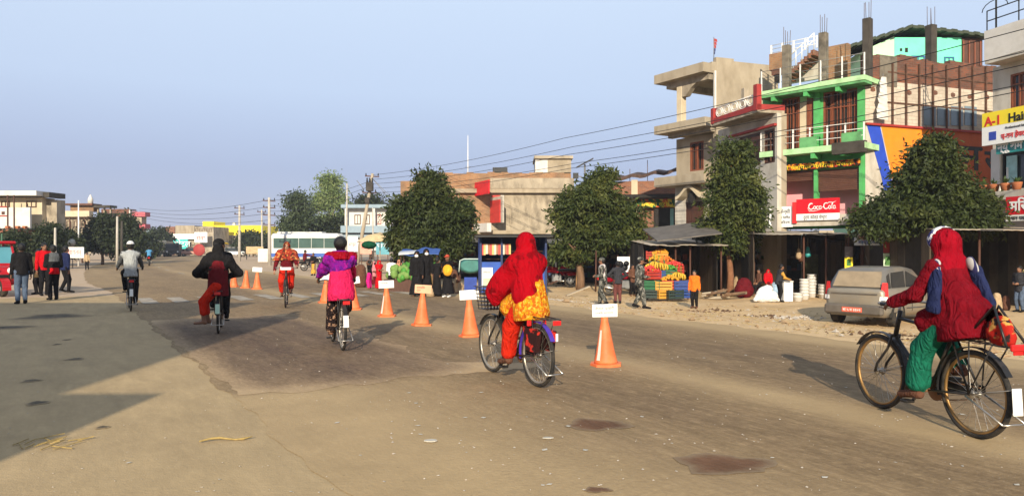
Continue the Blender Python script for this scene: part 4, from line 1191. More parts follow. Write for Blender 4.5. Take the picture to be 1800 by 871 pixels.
mb.build('cloth', WHITE, pn)

# mint house behind
Mh = Bld('mint_house', 'mint green house with low tiled gable roof rising behind the brick parapet', *at(1572, 40), 0.0)
mz0 = 3.0
Mh.part('wall', 1572, 1690, 66, 440, 0, 4, MINT)
mb = MB(); d0, d1 = Mh.X(1498, 1.5), Mh.X(1572) - .003
mb.prism([(d0, 0, 0), (d1, 0, 0), (d1, 0, Mh.Z(64, 1572)), (d0, 0, Mh.Z(88, 1500))], (0, 4, 0)); mb.build('side_wall', LMINT, Mh.o)
mb = MB(); e0, e1, e2 = Mh.X(1483), Mh.X(1596), Mh.X(1732)
for (xa, pa, xb, pb) in ((e0, 90, e1, 54), (e1 + .01, 54, e2, 70)):
    za, zb_ = Mh.Z(pa, 1560), Mh.Z(pb, 1560)
    n = 14
    for i in range(n):
        t0, t1 = i / n, (i + 1) / n; bump = .05 * (i % 2)
        mb.prism([(xa + (xb - xa) * t0, -.5, za + (zb_ - za) * t0 + bump), (xa + (xb - xa) * t1, -.5, za + (zb_ - za) * t1 + bump), (xa + (xb - xa) * t1, -.5, za + (zb_ - za) * t1 + .16 + bump), (xa + (xb - xa) * t0, -.5, za + (zb_ - za) * t0 + .16 + bump)], (0, 4.6, 0))
mb.build('roof', M('dark_mossy_tiles', (.045, .055, .035), .9, .4, 4, .3), Mh.o)
for (a, b, c, d) in ((1602, 1626, 98, 112), (1660, 1677, 100, 114)): Mh.window(a, b, c, d, -.03, M('blue_frame', (.03, .12, .25), .6), GLASS)
for (a, b, c, d) in ((1582, 1586, 85, 90), (1591, 1596, 84, 92), (1632, 1636, 80, 88)): Mh.part('vent', a, b, c, d, -.015, .0, DARK)
Mh.part('wooden_porch', 1691, 1727, 68, 300, -.05, 3, DWOOD)
for k in range(4): Mh.part('porch_post', 1693 + k * 10, 1695 + k * 10, 72, 300, -.12, -.055, WOOD)

# ------------------------------------------------------------------ beige house with open terrace
bA = math.atan2(-.851, .525)
B = Bld('beige_house', 'unfinished beige cement house with open roof terrace and arched window hood', 7.3, 38.0, bA)
xr = B.X(1236); yw = 1.1
def slabz(p0, p1): return B.Z(p1, 1192), B.Z(p0, 1192)
z0, z1 = slabz(121, 137); MB().bx(0, xr, 0, 5, z0, z1).build('roof', BEIGE, B.o)
zt_ = z0
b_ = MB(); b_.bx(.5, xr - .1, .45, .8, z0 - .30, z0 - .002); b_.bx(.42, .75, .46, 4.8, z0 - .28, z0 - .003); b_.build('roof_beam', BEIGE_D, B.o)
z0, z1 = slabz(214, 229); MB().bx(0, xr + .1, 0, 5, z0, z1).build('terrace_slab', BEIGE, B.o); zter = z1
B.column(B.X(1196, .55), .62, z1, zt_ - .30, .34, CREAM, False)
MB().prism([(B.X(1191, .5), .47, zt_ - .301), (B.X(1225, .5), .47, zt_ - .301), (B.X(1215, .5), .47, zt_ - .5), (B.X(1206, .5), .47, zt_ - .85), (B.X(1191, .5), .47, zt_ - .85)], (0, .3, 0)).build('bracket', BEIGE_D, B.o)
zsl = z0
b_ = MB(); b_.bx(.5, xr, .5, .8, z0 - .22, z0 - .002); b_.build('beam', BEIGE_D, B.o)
z0, z1 = B.Z(325, 1192), B.Z(308, 1192); MB().bx(0, xr + .05, 0, 5, z0, z1).build('balcony_slab', BEIGE, B.o)
x0 = B.X(1189, yw); w0, w1 = B.X(1213, yw), B.X(1237, yw); wz0, wz1 = B.Z(300, 1225, yw), B.Z(249, 1225, yw)
mb = MB(); mb.wall(x0, xr + .3, z1, zsl - .22, yw, .2, [(w0, w1, wz0, wz1)]); mb.bx(x0, x0 + .2, yw + .201, 5, z1, zsl - .22); mb.build('wall', BEIGE, B.o)
B.windowl(w0, w1, wz0, wz1, yw + .03, WOOD, DARK, 4, mull=1)
x0 = B.X(1187, .8); w0, w1 = B.X(1206, .8), B.X(1238, .8); wz0, wz1 = B.Z(395, 1221, .8), B.Z(354, 1221, .8)
mb = MB(); mb.wall(x0, xr + .2, 0, z0 - .003, .8, .2, [(w0, w1, wz0, wz1)]); mb.bx(x0, x0 + .2, 1.001, 5, 0, z0 - .003); mb.build('lower_wall', WHITE2, B.o)
B.windowl(w0, w1, wz0, wz1, .83, DWOOD, DARK, 0, leaf=4, mull=3)
for k in range(14): MB().bx(x0, w0 - .02, .785, .798, B.Z(408, 1200, .8) + k * .15, B.Z(408, 1200, .8) + k * .15 + .13).build('plank', WHITE2, B.o)
# arched hood over the window
hx0, hx1 = B.X(1188, .3), B.X(1240, .3); hz0 = B.Z(351, 1214, .3); hzm = B.Z(330, 1214, .3)
mb = MB(); n = 12
arch = [(hx0 + (hx1 - hx0) * i / n, hz0 + (hzm - hz0) * math.exp(-((i / n - .45) / .27) ** 2)) for i in range(n + 1)]
for i in range(n):
    (xa, za), (xb, zb_) = arch[i], arch[i + 1]
    mb.prism([(xa, .25, za), (xb, .25, zb_), (xb, .25, zb_ + .16), (xa, .25, za + .16)], (0, .55, 0))
mb.build('window_hood', CREAM, B.o)
MB().sphere((hx0 + (hx1 - hx0) * .45, .5, hz0 + .12), (.28, .1, .34), 10, 6).build('hood_niche', DARK, B.o)
# its plain side wall
bx_, by_ = B.f.w(xr + .0, 1.1)
ex, ey = B.f.w(xr + .02, .62)
BS = Bld('cement_side_wall', 'plain cement side wall of the beige house above the red parapet', ex, ey, sA, 'wall')
mb = MB(); a0 = BS.X(1259); a1 = BS.X(1368); zt2 = BS.Z(110, 1310)
mb.bx(a0, a1, 0, .25, 0, zt2); mb.bx(a0, BS.X(1290), .001, .24, zt2, BS.Z(102, 1275)); mb.bx(-.02, a0 - .002, -.02, .3, zter, BS.Z(122, 1248)) if False else None
mb.build('wall', BEIGE, BS.o)
MB().bx(-.05, a0 - .004, .01, .24, BS.Z(124, 1248), BS.Z(108, 1248)).build('beam_end', BEIGE, BS.o)
MB().bx(a0 - .12, a0 - .03, -.05, .05, zter, BS.Z(124, 1250)).build('downpipe', WHITE, BS.o)
fl = thing('flag', 'small dark red and blue flag on a thin rod above the beige terrace roof', 'flag', BS.f.w(BS.X(1257), .1) + (BS.Z(103, 1257),))
MB().tube([(0, 0, 0), (0, 0, 1.05)], .018, 6).build('pole', STEEL, fl)
mb = MB()
for i in range(5): mb.quad((-.02, 0, 1.0 - i * .15), (.16 - .02 * i, .04, .96 - i * .15), (.17 - .03 * i, .0, .81 - i * .15), (-.02, 0, .85 - i * .15), mi=0 if i < 3 else 1)
mb.build('cloth', [DRED, M('navy_cloth', (.02, .03, .12), .8)], fl)

# ------------------------------------------------------------------ house with red parapet
rA = math.atan2(-.97, .245)
Rd = Bld('red_parapet_house', 'narrow two storey house with red roof parapet and white ornamental grille', 9.15, 34.0, rA)
x0, x1 = 0.0, Rd.X(1331)
z0, z1 = Rd.Z(205, 1290), Rd.Z(196, 1290); ztop = Rd.Z(177, 1290)
MB().bx(x0, x1, 0, 1.3, z0, z1).build('roof', DRED, Rd.o)
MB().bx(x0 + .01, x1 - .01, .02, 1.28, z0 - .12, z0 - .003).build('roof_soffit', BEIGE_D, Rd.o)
for a, b, t in ((x0, x0 + .22, ztop), (x1 - .26, x1, ztop + .35)): MB().bx(a, b, -.02, .2, z0 - .02, t).build('parapet_pier', DRED, Rd.o)
gr = MB(); n = 5
for i in range(n):
    c = x0 + .25 + (x1 - x0 - .55) * (i + .5) / n; w = (x1 - x0 - .55) / n / 2
    for s_ in (1, .62): gr.tube([(c + w * .9 * s_ * math.cos(2 * PI * k / 10), .1, (z1 + ztop) / 2 + (ztop - z1) * .45 * s_ * math.sin(2 * PI * k / 10)) for k in range(10)], .022, 5, closed=True)
gr.tube([(x0 + .22, .1, ztop - .02), (x1 - .27, .1, ztop - .02)], .025, 5)
gr.build('grille', WMETAL, Rd.o)
for f_ in (.55,): MB().bx(x0 + (x1 - x0) * f_, x0 + (x1 - x0) * f_ + .22, .3, .52, z1, ztop + .5).build('post', BEIGE_D, Rd.o)
yw = .9; w0 = Rd.X(1290, yw); w1 = Rd.X(1366, yw)
zz0, zz1 = Rd.Z(290, 1335, yw), Rd.Z(232, 1335, yw)
ops = [(Rd.X(1300, yw), Rd.X(1337, yw), zz0, zz1), (Rd.X(1343, yw), Rd.X(1362, yw), zz0, zz1)]
mb = MB(); mb.wall(Rd.X(1262, yw), w1, 0, z0 - .12, yw, .2, ops); mb.build('wall', WHITE2, Rd.o)
Rd.windowl(*ops[0][:2], zz0, zz1, yw + .05, DWOOD, DARK, 0, leaf=2, mull=1); Rd.windowl(*ops[1][:2], zz0, zz1, yw + .05, DWOOD, DARK, 3, mull=1)
MB().bx(Rd.X(1285, yw), w1, yw - .14, yw - .002, Rd.Z(229, 1335, yw), Rd.Z(225, 1335, yw)).build('ledge', DRED, Rd.o)
MB().bx(Rd.X(1262, yw), w1, yw + .2, yw + .45, 0, z0 - .13).build('house_body', BEIGE, Rd.o)

# ------------------------------------------------------------------ white hair salon building at the right edge
wA = math.atan2(-.967, .253)
Wb = Bld('salon_building', 'white corner building with hair salon signs and brown window grilles', 16.9, 26.0, wA)
X = Wb.X; e = 9.0; pc = 1775
zp1, zp0 = Wb.Z(41, pc, -.7), Wb.Z(95, pc, -.7)
MB().bx(X(1730, -.7), e, -.7, -.5, zp0, zp1).build('parapet', WHITE, Wb.o)
MB().bx(X(1730, -.7), X(1730, -.7) + .2, -.498, 6, zp0, zp1).build('parapet_end', WHITE, Wb.o)
MB().bx(X(1730, -.7) + .01, e, -.68, 8, zp0 - .12, zp0 - .002).build('roof_slab', WHITE2, Wb.o)
wo = [(X(1776), X(1776) + 1.3, Wb.Z(190, 1790), Wb.Z(128, 1790)), (X(1761), X(1761) + 2.6, Wb.Z(332, 1780), Wb.Z(268, 1780))]
zfl = Wb.Z(338, 1765)
mb = MB(); mb.wall(0, e, 0, zp0 - .12, 0, .25, wo); mb.bx(0, .25, .251, 8, 0, zp0 - .12); mb.build('wall', WHITE2, Wb.o)
Wb.windowl(*wo[0], .04, WOOD, GLASS, 8, mull=3)
Wb.windowl(*wo[1], .06, BLACKM, GLASS, 0, mull=2)
MB().bx(wo[1][0] + .15, wo[1][0] + .55, .03, .045, wo[1][2] + .1, wo[1][3] - .1).build('curtain', M('pale_teal_cloth', (.35, .55, .55), .8, .15, 6), Wb.o)
for px in (1745,): MB().bx(0 - .02, .33, -.06, -.002, zfl, Wb.Z(262, 1752)).build('pilaster', WHITE, Wb.o)
MB().bx(.62, .66, -.1, -.05, wo[1][2], wo[1][2] + .75).build('rail_post', WMETAL, Wb.o)
MB().bx(.3, e, -.9, .0 - .003, zfl - .3, zfl - .02).build('floor_slab', WHITE2, Wb.o)
for k in range(4):
    a = .32 + k * .42; m_ = MB(); m_.lathe([(.11, 0), (.16, .22), (.165, .26)], 10, (a, -.75, zfl - .02)); pt = m_.build('flower_pot', M('clay_pot', (.35, .12, .05), .8), Wb.o)
    m_ = MB(); rr = random.Random(k)
    for q in range(26):
        d = nrm((rr.uniform(-1, 1), rr.uniform(-1, 1), rr.uniform(.2, 1.3))); p = np.array((a, -.75, zfl + .22)); l_ = rr.uniform(.12, .3); sd_ = nrm(np.cross(d, (0, 0, 1.0))) * .03
        m_.quad(p, p + d * l_ * .6 + sd_, p + d * l_, p + d * l_ * .6 - sd_)
    m_.build('plant', M_leaf('pot_leaf', (.05, .10, .02), (.09, .15, .04)), pt)
# signs standing forward of the wall
ys = -1.0
sx0 = X(1726, ys); zs = lambda py, px=1765: Wb.Z(py, px, ys)
sb = MB().bx(sx0, sx0 + 3.6, ys, ys + .12, zs(251), zs(193)).build('salon_sign', SIGNW, Wb.o)
MB().bx(sx0 + .01, sx0 + 3.58, ys - .004, ys + .10, zs(218), zs(192.5)).build('sign_band', SIGNY, sb)
text('A-1', .42, INKR, sb, (sx0 + .12, ys - .012, zs(216)), bold=.012); text('Hair Cut', .40, INKB, sb, (sx0 + 1.0, ys - .012, zs(216)), bold=.010)
text('ए-वन हेयर कट सैलुन', .22, INKR, sb, (sx0 + .75, ys - .012, zs(243)), bold=.006)
text('Professional Saloon', .11, INKB, sb, (sx0 + .9, ys - .012, zs(227)))
MB().bx(sx0 + .28, sx0 + .55, ys - .008, ys + .02, zs(243), zs(228)).build('sign_emblem', INKBL, sb)
t0 = X(1751, -.8)
sb = MB().bx(t0, t0 + 3.2, -.8, -.7, Wb.Z(268, 1775, -.8), Wb.Z(245, 1775, -.8)).build('teal_sign', SIGNT, Wb.o)
text('न्यू राम जेनरल स्टोर', .34, INKW, sb, (t0 + .06, -.812, Wb.Z(263, 1775, -.8)), bold=.012)
t0 = X(1768, -1.3)
sb = MB().bx(t0, t0 + 3.0, -1.3, -1.2, Wb.Z(377, 1785, -1.3), Wb.Z(345, 1785, -1.3)).build('red_sign', SIGNR, Wb.o)
MB().bx(t0, t0 + 3.0, -1.297, -1.2, Wb.Z(388, 1785, -1.3), Wb.Z(377.3, 1785, -1.3)).build('sign_strip', SIGNW, sb)
text('मिरिन्डा', .46, INKW, sb, (t0 + .15, -1.312, Wb.Z(370, 1785, -1.3)), bold=.012); text('पान पसल', .17, INKB, sb, (t0 + .2, -1.31, Wb.Z(386, 1785, -1.3)))
# roof rail and rod
mb = MB(); xa, xb = X(1735, -.6), e
for k in (.35, .7): mb.tube([(xa, -.6, zp1 + k), (xb, -.6, zp1 + k)], .02, 6)
mb.tube([(xa + .3 + .5 * math.cos(a), -.6, zp1 + .7 + .3 * math.sin(a)) for a in np.linspace(0, PI, 9)], .015, 5)
for k in range(8): mb.tube([(xa + k * 1.2, -.6, zp1), (xa + k * 1.2, -.6, zp1 + .7)], .02, 6)
mb.build('roof_rail', BLACKM, Wb.o)
MB().tube([(X(1751, -.6), -.6, zp1), (X(1751, -.6), -.6, zp1 + 2.4)], .03, 6).build('rod', BLACKM, Wb.o)

# ------------------------------------------------------------------ long brick and cement house with red balcony
Hb = Bld('brick_cement_house', 'long two storey brick and cement house with red balcony and stair room on the roof', *at(862, 50), 0.0)
zt, zsb, zs0 = Hb.Z(303, 900), Hb.Z(332, 900), Hb.Z(339, 900)
xe = Hb.X(1004); xl = Hb.X(734)
mb = MB(); r_ = random.Random(3); n = 22
for i in range(n): mb.bx(xl + (xe - xl) * i / n, xl + (xe - xl) * (i + 1) / n, .1, .35, zsb, zt + r_.uniform(-.07, .05))
mb.build('brick_parapet', OBRICK, Hb.o)
MB().bx(Hb.X(862), xe + .2, .05, .09, zsb + .05, zsb + .75).build('render_band', BEIGE_D, Hb.o)
MB().bx(xl, xe + .15, -.25, .5, zs0, zsb).build('roof_slab', BEIGE, Hb.o)
zg = Hb.Z(405, 900)
MB().bx(Hb.X(862), xe, .1, 7, zg, zs0 - .002).build('wall', BEIGE_D, Hb.o)
for i in range(1, 4): MB().bx(Hb.X(862) + i * (xe - Hb.X(862)) / 4 - .02, Hb.X(862) + i * (xe - Hb.X(862)) / 4 + .02, .08, .098, zg, zs0 - .01).build('joint', BEIGE, Hb.o)
MB().bx(xl, Hb.X(862) - .002, .1, 7, 0, zs0 - .002).build('side_block', OBRICK, Hb.o)
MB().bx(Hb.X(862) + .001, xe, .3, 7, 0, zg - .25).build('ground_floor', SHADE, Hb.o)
MB().bx(Hb.X(828), xe + .3, -.9, .3, zg - .24, zg - .002).build('floor_slab', BEIGE, Hb.o)
Hb.part('brick_wing', 704, 733, 318, 480, 1, 5, OBRICK)
Hb.part('brick_wing', 733.5, 745, 306, 318, .9, 3, DCONC)
# red balcony block turned towards the street
qA = math.atan2(-1300, 570) ; qx, qy = Hb.f.w(Hb.X(861), -2.0)
Qb = Fr(qx, qy, qA)
def qp(px, y=0.0): return Qb.X(px, y)
def qz(py, px, y=0.0): return Qb.Z(py, Qb.X(px, y), y)
bal = MB()
def qbox(name, px0, px1, py0, py1, y0, y1, mat):
    mb = MB(); pc = (px0 + px1) / 2; mb.bx(qp(px0), qp(px1), y0, y1, qz(py1, pc), qz(py0, pc))
    V = [(*Qb.w(v[0], v[1]), v[2]) for v in mb.v]; mb.v = [(v[0] - Hb.f.x, v[1] - Hb.f.y, v[2]) for v in V]
    return mb.build(name, mat, Hb.o)
ad = qbox('red_hoarding', 806, 861, 322, 345, -.1, .0, SIGNR)
text('एयरटेल', .6, INKW, None if False else ad, (*[c - o for c, o in zip(Qb.w(qp(815), -.13), (Hb.f.x, Hb.f.y))], qz(338, 830)), rot=(R(90), 0, qA))
qbox('balcony_wall', 826, 861, 393, 408, -.2, .1, WHITE)
qbox('balcony_back', 828, 861, 346, 392, .9, 1.0, WHITE2)
qbox('red_door', 842, 858, 351, 391, .80, .88, RED)
qbox('red_shutter', 826, 836, 351, 391, .80, .88, DRED)
Hb.part('red_shutter', 864, 879, 343, 372, -.02, .08, RED); Hb.part('window_jamb', 880.5, 886, 343, 373, -.03, .08, WHITE)
Hb.part('lower_panel', 863, 884, 375, 404, .0, .09, BEIGE_D)
sr = Hb.part('stair_room', 963, 1004, 279, 303, .6, 4, BEIGE); Hb.part('stair_room_wall', 941, 962.8, 279, 303, .62, 4, WHITE, yr=.6); Hb.part('stair_room_roof', 939, 1007, 274, 279, .4, 4.2, BEIGE_D, yr=.6)
Hb.part('water_tank', 866, 892, 294, 302, 1.2, 2.2, BLACKM)
an = thing('antenna_mast', 'thin pale antenna mast rising from the brick roof parapet', 'antenna', (Hb.f.w(Hb.X(821), 1)[0], 51, zsb))
MB().tube([(0, 0, 0), (0, 0, hz(238, 51) - zsb)], [.05, .02], 6).build('mast', WMETAL, an)
mb = MB(); mb.tube([(-.3, 0, 1.2), (.3, 0, 1.2)], .012, 5); mb.tube([(-.2, 0, 1.6), (.2, 0, 1.6)], .012, 5); mb.build('aerial', STEEL, an)

# low brick row behind the second tree
Lb = Bld('low_brick_house', 'low red brick house with sagging dark roof between the trees', *at(1062, 46), R(-14))
xe = Lb.X(1192)
MB().bx(0, xe, 0, .3, 0, Lb.Z(318, 1130)).build('wall', BRICK, Lb.o)
MB().bx(0, .3, .301, 5, 0, Lb.Z(318, 1130)).build('side_wall', BRICK, Lb.o)
MB().bx(Lb.X(1110), Lb.X(1121), -.1, -.002, 0, Lb.Z(316, 1130)).build('pier', CREAM, Lb.o)
mb = MB(); n = 16
for i in range(n):
    a, b = xe * i / n, xe * (i + 1) / n; h0 = Lb.Z(319, 1130) + .08 * math.sin(i * 1.3) + .03 * i; h1 = Lb.Z(319, 1130) + .08 * math.sin(i * 1.3 + 1.3) + .03 * (i + 1)
    mb.prism([(a, -.35, h0), (b, -.35, h1), (b, -.35, h1 + .2), (a, -.35, h0 + .2)], (0, 5, .6))
mb.build('roof', M('dark_roof_tiles', (.075, .045, .035), .9, .4, 4, .3), Lb.o)
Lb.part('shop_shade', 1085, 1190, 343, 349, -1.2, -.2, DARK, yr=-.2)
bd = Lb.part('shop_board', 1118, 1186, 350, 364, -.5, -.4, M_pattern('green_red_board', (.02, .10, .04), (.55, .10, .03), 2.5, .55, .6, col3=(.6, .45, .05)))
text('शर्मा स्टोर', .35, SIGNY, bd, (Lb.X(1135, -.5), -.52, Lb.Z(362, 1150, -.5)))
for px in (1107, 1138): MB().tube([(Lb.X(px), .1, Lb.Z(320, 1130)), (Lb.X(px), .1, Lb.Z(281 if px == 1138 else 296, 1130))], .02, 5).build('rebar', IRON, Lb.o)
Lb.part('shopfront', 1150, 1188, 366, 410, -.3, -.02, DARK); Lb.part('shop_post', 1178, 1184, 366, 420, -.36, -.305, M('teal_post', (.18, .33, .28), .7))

# ------------------------------------------------------------------ white two storey house beyond the leaning pole, far buildings
Wh = Bld('blue_white_house', 'white two storey house with blue grey balcony bands beyond the leaning pole', *at(607, 76), 0.0)
BGREY = M('blue_grey_paint', (.24, .31, .36), .8, .1, 2)
Wh.part('wall', 607, 684, 366, 440, 0, 8, WHITE)
Wh.part('roof', 603, 690, 360, 366, -1, 8, BGREY, yr=0); Wh.part('balcony', 603, 690, 397, 409, -1.1, -.01, BGREY, yr=0); Wh.part('lower_band', 603, 690, 412, 417, -.6, -.01, BGREY, yr=0)
for (a, b) in ((623, 634), (640, 650), (662, 670)): Wh.window(a, b, 377, 394, -.04, DRED if a > 650 else DWOOD, GLASS)
for (a, b) in ((636, 652), (668, 682)): Wh.window(a, b, 418, 430, -.04, DWOOD, GLASS)
for px in (606, 656, 686): Wh.part('pillar', px, px + 3, 366, 396, -1.0, -.8, WHITE)

Yb = Bld('yellow_building', 'long bright yellow painted building at the far end of the road', *at(357, 150), 0.0)
YEL = M('bright_yellow_paint', (.90, .72, .02), .7, .06, 1)
Yb.part('wall', 374, 462, 396, 413, 0, 10, YEL); Yb.part('tower', 357, 376, 389, 405, -.2, 6, YEL, yr=0); Yb.part('tower_side', 430, 462, 396, 419, -.4, -.02, YEL, yr=0)
Yb.part('ground_floor', 374, 462, 413, 452, .1, 9, BEIGE_D, yr=0)
Yb.part('water_tank', 376, 381, 391, 396, 2, 3, BLACKM); Yb.part('dish', 409, 413, 391, 396, 2, 2.4, WHITE)
for k in range(7): Yb.window(378 + k * 11, 385 + k * 11, 417, 428, .06, DWOOD, GLASS, mull=0)

Fb = Bld('far_shop_block', 'cluster of brick and cream shops with white hoardings where the road ends', *at(290, 140), 0.0)
Fb.part('brick_block', 291, 307, 398, 450, 0, 8, BRICK); Fb.part('wall', 307.3, 341, 396, 450, .2, 8, BEIGE, yr=0); Fb.part('upper_floor', 341.3, 374, 398, 450, .4, 8, BEIGE_D, yr=0)
for k in range(5): Fb.window(344 + k * 6, 348 + k * 6, 401, 407, .36, DWOOD, GLASS, mull=0)
bd = Fb.part('white_hoarding', 298, 350, 411, 420, -.6, -.4, SIGNW, yr=0); bd = Fb.part('teal_hoarding', 309, 335, 420.5, 437, -1.2, -1, M('turquoise_board', (.05, .45, .42), .6), yr=0)
text('होटल', 1.5, INKW, bd, (Fb.X(312), -1.25, Fb.Z(433, 322)))
bd = Fb.part('white_hoarding', 349, 371, 408, 426, -1.8, -1.6, SIGNW, yr=0); text('TATA', 1.1, INKR, bd, (Fb.X(352), -1.85, Fb.Z(422, 360))) if False else text('सेवा', 1.1, INKR, bd, (Fb.X(352), -1.85, Fb.Z(422, 360)))
for k in range(4): Fb.window(300 + k * 9, 306 + k * 9, 438, 448, -.05, DWOOD, DARK, mull=0)

# ------------------------------------------------------------------ left side of the road
La = Bld('white_balcony_house', 'white house with flat overhanging roof and white balcony wall at the left edge', *at(-40, 58), 0.0)
La.part('roof', -60, 81, 337, 345, -1.2, 1.7, WHITE, yr=0); La.part('roof_end', 81.3, 92, 338, 347, -.4, 1.7, DCONC, yr=0)
La.part('wall', -40, 74, 347, 440, 0, 1.6, CREAM); La.part('side_wall', 74.2, 93, 350, 440, .5, 1.6, BEIGE_D, yr=0)
La.part('balcony_wall', -50, 73, 366, 402, -1.4, -1.2, WHITE, yr=0); La.part('balcony_floor', -50, 74, 402, 405, -1.4, -.01, DCONC, yr=0)
for a, b in ((2, 17), (46, 64)): La.window(a, b, 353, 364, -.04, DWOOD, GLASS)
La.window(-25, -8, 353, 364, -.04, DWOOD, GLASS)
for k in range(3): La.part('ornament', 3 + k * 11, 8 + k * 11, 373, 378, -1.45, -1.401, DWOOD, yr=0)
La.part('red_band', -50, 36, 379.5, 381.5, -1.44, -1.402, DRED, yr=0); La.part('red_band', -50, 36, 364, 366, -1.44, -1.402, DRED, yr=0)
for px in (35, 46): La.part('balcony_post', px, px + 1.5, 345, 402, -1.5, -1.42, DWOOD, yr=0)
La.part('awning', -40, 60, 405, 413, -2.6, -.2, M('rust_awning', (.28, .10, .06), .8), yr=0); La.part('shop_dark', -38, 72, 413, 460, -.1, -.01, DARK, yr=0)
for k, px in enumerate((17, 38, 55, 67)): La.part('flower_pot', px, px + 5, 398, 402.5, -1.9, -1.6, M('clay_pot', (.35, .12, .05), .8), yr=0)
Lc = Bld('scaffolded_house', 'cream and brick house with pavilion roof standing behind the left trees', *at(97, 82), 0.0)
Lc.part('wall', 97, 160, 380, 445, 0, 2.2, BEIGE_D); Lc.part('parapet', 96, 164, 371, 381, -.8, 0, CREAM, yr=0); Lc.part('brick_room', 116, 157, 360, 371, .8, 2, OBRICK, yr=0)
Lc.part('roof', 106, 160, 357, 360, .2, 2.2, DBRICK, yr=0); Lc.part('pavilion_roof', 158, 189, 360, 364, .5, 2, DCONC, yr=0)
for px in (162, 173, 184): Lc.part('pavilion_post', px, px + 2, 364, 380, 1, 1.2, BEIGE, yr=0)
MB().lathe([(.28, 0), (.28, .6), (.05, 1.1)], 10, (Lc.X(141), 2, Lc.Z(357, 141))).build('spire', WHITE, Lc.o)
for k in range(5): Lc.part('post', 101 + k * 13, 102.5 + k * 13, 381, 445, -.6, -.5, IRON, yr=0)
for k in range(4): Lc.window(104 + k * 13, 112 + k * 13, 388, 400, -.04, DWOOD, GLASS, mull=0)
Ld = Bld('brown_block_house', 'dark brown block house with pink balconies at the bend of the road', *at(180, 105), 0.0)
Ld.part('wall', 178, 227, 367, 448, 0, 2.0, DBRICK); Ld.part('white_edge', 227.2, 229, 369, 400, -.05, 2, WHITE, yr=0)
for py in (372, 393): Ld.part('balcony', 229.3, 252, py, py + 8, .5, 2, M('pink_red_paint', (.45, .10, .12), .7), yr=0)
Ld.part('wing', 229.3, 244, 380, 450, .8, 2.2, BEIGE_D, yr=0)
for k in range(3): Ld.window(184 + k * 14, 192 + k * 14, 374, 384, -.05, DWOOD, GLASS, mull=0)
Le = Bld('far_white_shed', 'small white shed with blue door beside the far left trees', *at(252, 135), 0.0)
Le.part('wall', 253, 269, 408, 450, 0, 5, WHITE); Le.part('door', 258, 263, 412, 440, -.1, -.01, MBLUE, yr=0)
Le.part('roof', 252, 270, 404, 408, -.6, 5.2, BGREY, yr=0)

# footings reach down to the lower ground of the verge
for bl in (G, S, B, BS, Rd, Wb, Hb, Lb, Wh, Mh):
    for o in children(bl.o):
        if o.type == 'MESH' and o.location.z == 0:
            for v in o.data.vertices:
                if abs(v.co.z) < .004: v.co.z = -1.3
# ------------------------------------------------------------------ trees: trunk and limbs, crown of many leaf faces in clumps
LEAF_DARK = M_leaf('dark_green_leaf', (.017, .027, .007), (.052, .070, .016), (.088, .100, .024))
LEAF_MID = M_leaf('olive_green_leaf', (.022, .036, .009), (.068, .086, .019), (.135, .140, .030))
LEAF_PALE = M_leaf('pale_green_leaf', (.10, .15, .05), (.20, .26, .09), (.30, .33, .14))
LEAF_GREY = M_leaf('grey_green_leaf', (.034, .052, .022), (.075, .098, .045))  # greyed green, distance haze mixed into the leaf colour
LEAF_FAR = M_leaf('deep_green_leaf', (.016, .026, .010), (.040, .052, .018))
BARK = M('brown_bark', (.16, .095, .055), .95, .3, 8, .6, stretch=(1, 1, .25))
BARKP = M('pale_bark', (.34, .29, .22), .9, .25, 6, .5, stretch=(1, 1, .25))

def crown_mesh(name, lobes, nclump, nleaf, leaf, mat, seed, spread=.22, droop=.55, shell=.62):
    """lobes: (centre, radii) ellipsoids; clumps sit mostly near the outside, their leaves hang outward and down"""
    r = np.random.default_rng(seed); C = []; N = []
    vol = np.array([l[1][0] * l[1][1] * l[1][2] for l in lobes]) ** .67; vol /= vol.sum()
    for i, (c, rad) in enumerate(lobes):
        n = int(nclump * vol[i]) + 1
        d = r.normal(size=(n, 3)); d /= np.linalg.norm(d, axis=1)[:, None]; d[:, 2] = np.where(d[:, 2] < -.75, -d[:, 2] * .5, d[:, 2])
        k = (shell + (1 - shell) * r.random(n) ** .6) * r.uniform(.82, 1.10, n)
        k *= 1 + .13 * np.sin(d[:, 0] * 5 + seed) * np.sin(d[:, 2] * 6 + d[:, 1] * 4 + seed * 2)
        nb = max(6, n // 14); pick = r.integers(0, nb, n); w_ = r.uniform(.15, .68, n)[:, None]     # clumps gather round boughs
        bd = d[:nb] * k[:nb, None] * r.uniform(.86, 1.16, nb)[:, None]
        q = d * k[:, None] * .92 * (1 - w_) + bd[pick] * w_
        C.append(np.array(c) + q * np.array(rad) * 1.06); N.append(d)
    C = np.concatenate(C); N = np.concatenate(N); n = len(C)
    big = r.uniform(.6, 1.5, n)
    P = np.repeat(C, nleaf, 0) + np.clip(r.normal(size=(n * nleaf, 3)), -1.9, 1.9) * spread * np.repeat(big, nleaf)[:, None] * np.array((1, 1, .75))
    D = np.repeat(N, nleaf, 0) * .6 + r.normal(size=P.shape) * .75; D[:, 2] -= droop; D /= np.linalg.norm(D, axis=1)[:, None]
    U = r.normal(size=P.shape); U -= D * (U * D).sum(1)[:, None]; U /= np.linalg.norm(U, axis=1)[:, None]
    L = leaf[0] * r.uniform(.6, 1.35, len(P))[:, None]; Wd = leaf[1] * r.uniform(.7, 1.3, len(P))[:, None]
    nn = np.cross(D, U)
    V = np.stack([P, P + D * L * .5 + U * Wd + nn * L * .05, P + D * L, P + D * L * .5 - U * Wd + nn * L * .05], 1).reshape(-1, 3)
    Q = np.arange(len(V)).reshape(-1, 4)
    return raw_mesh(name, V, Q, mat, None, False)

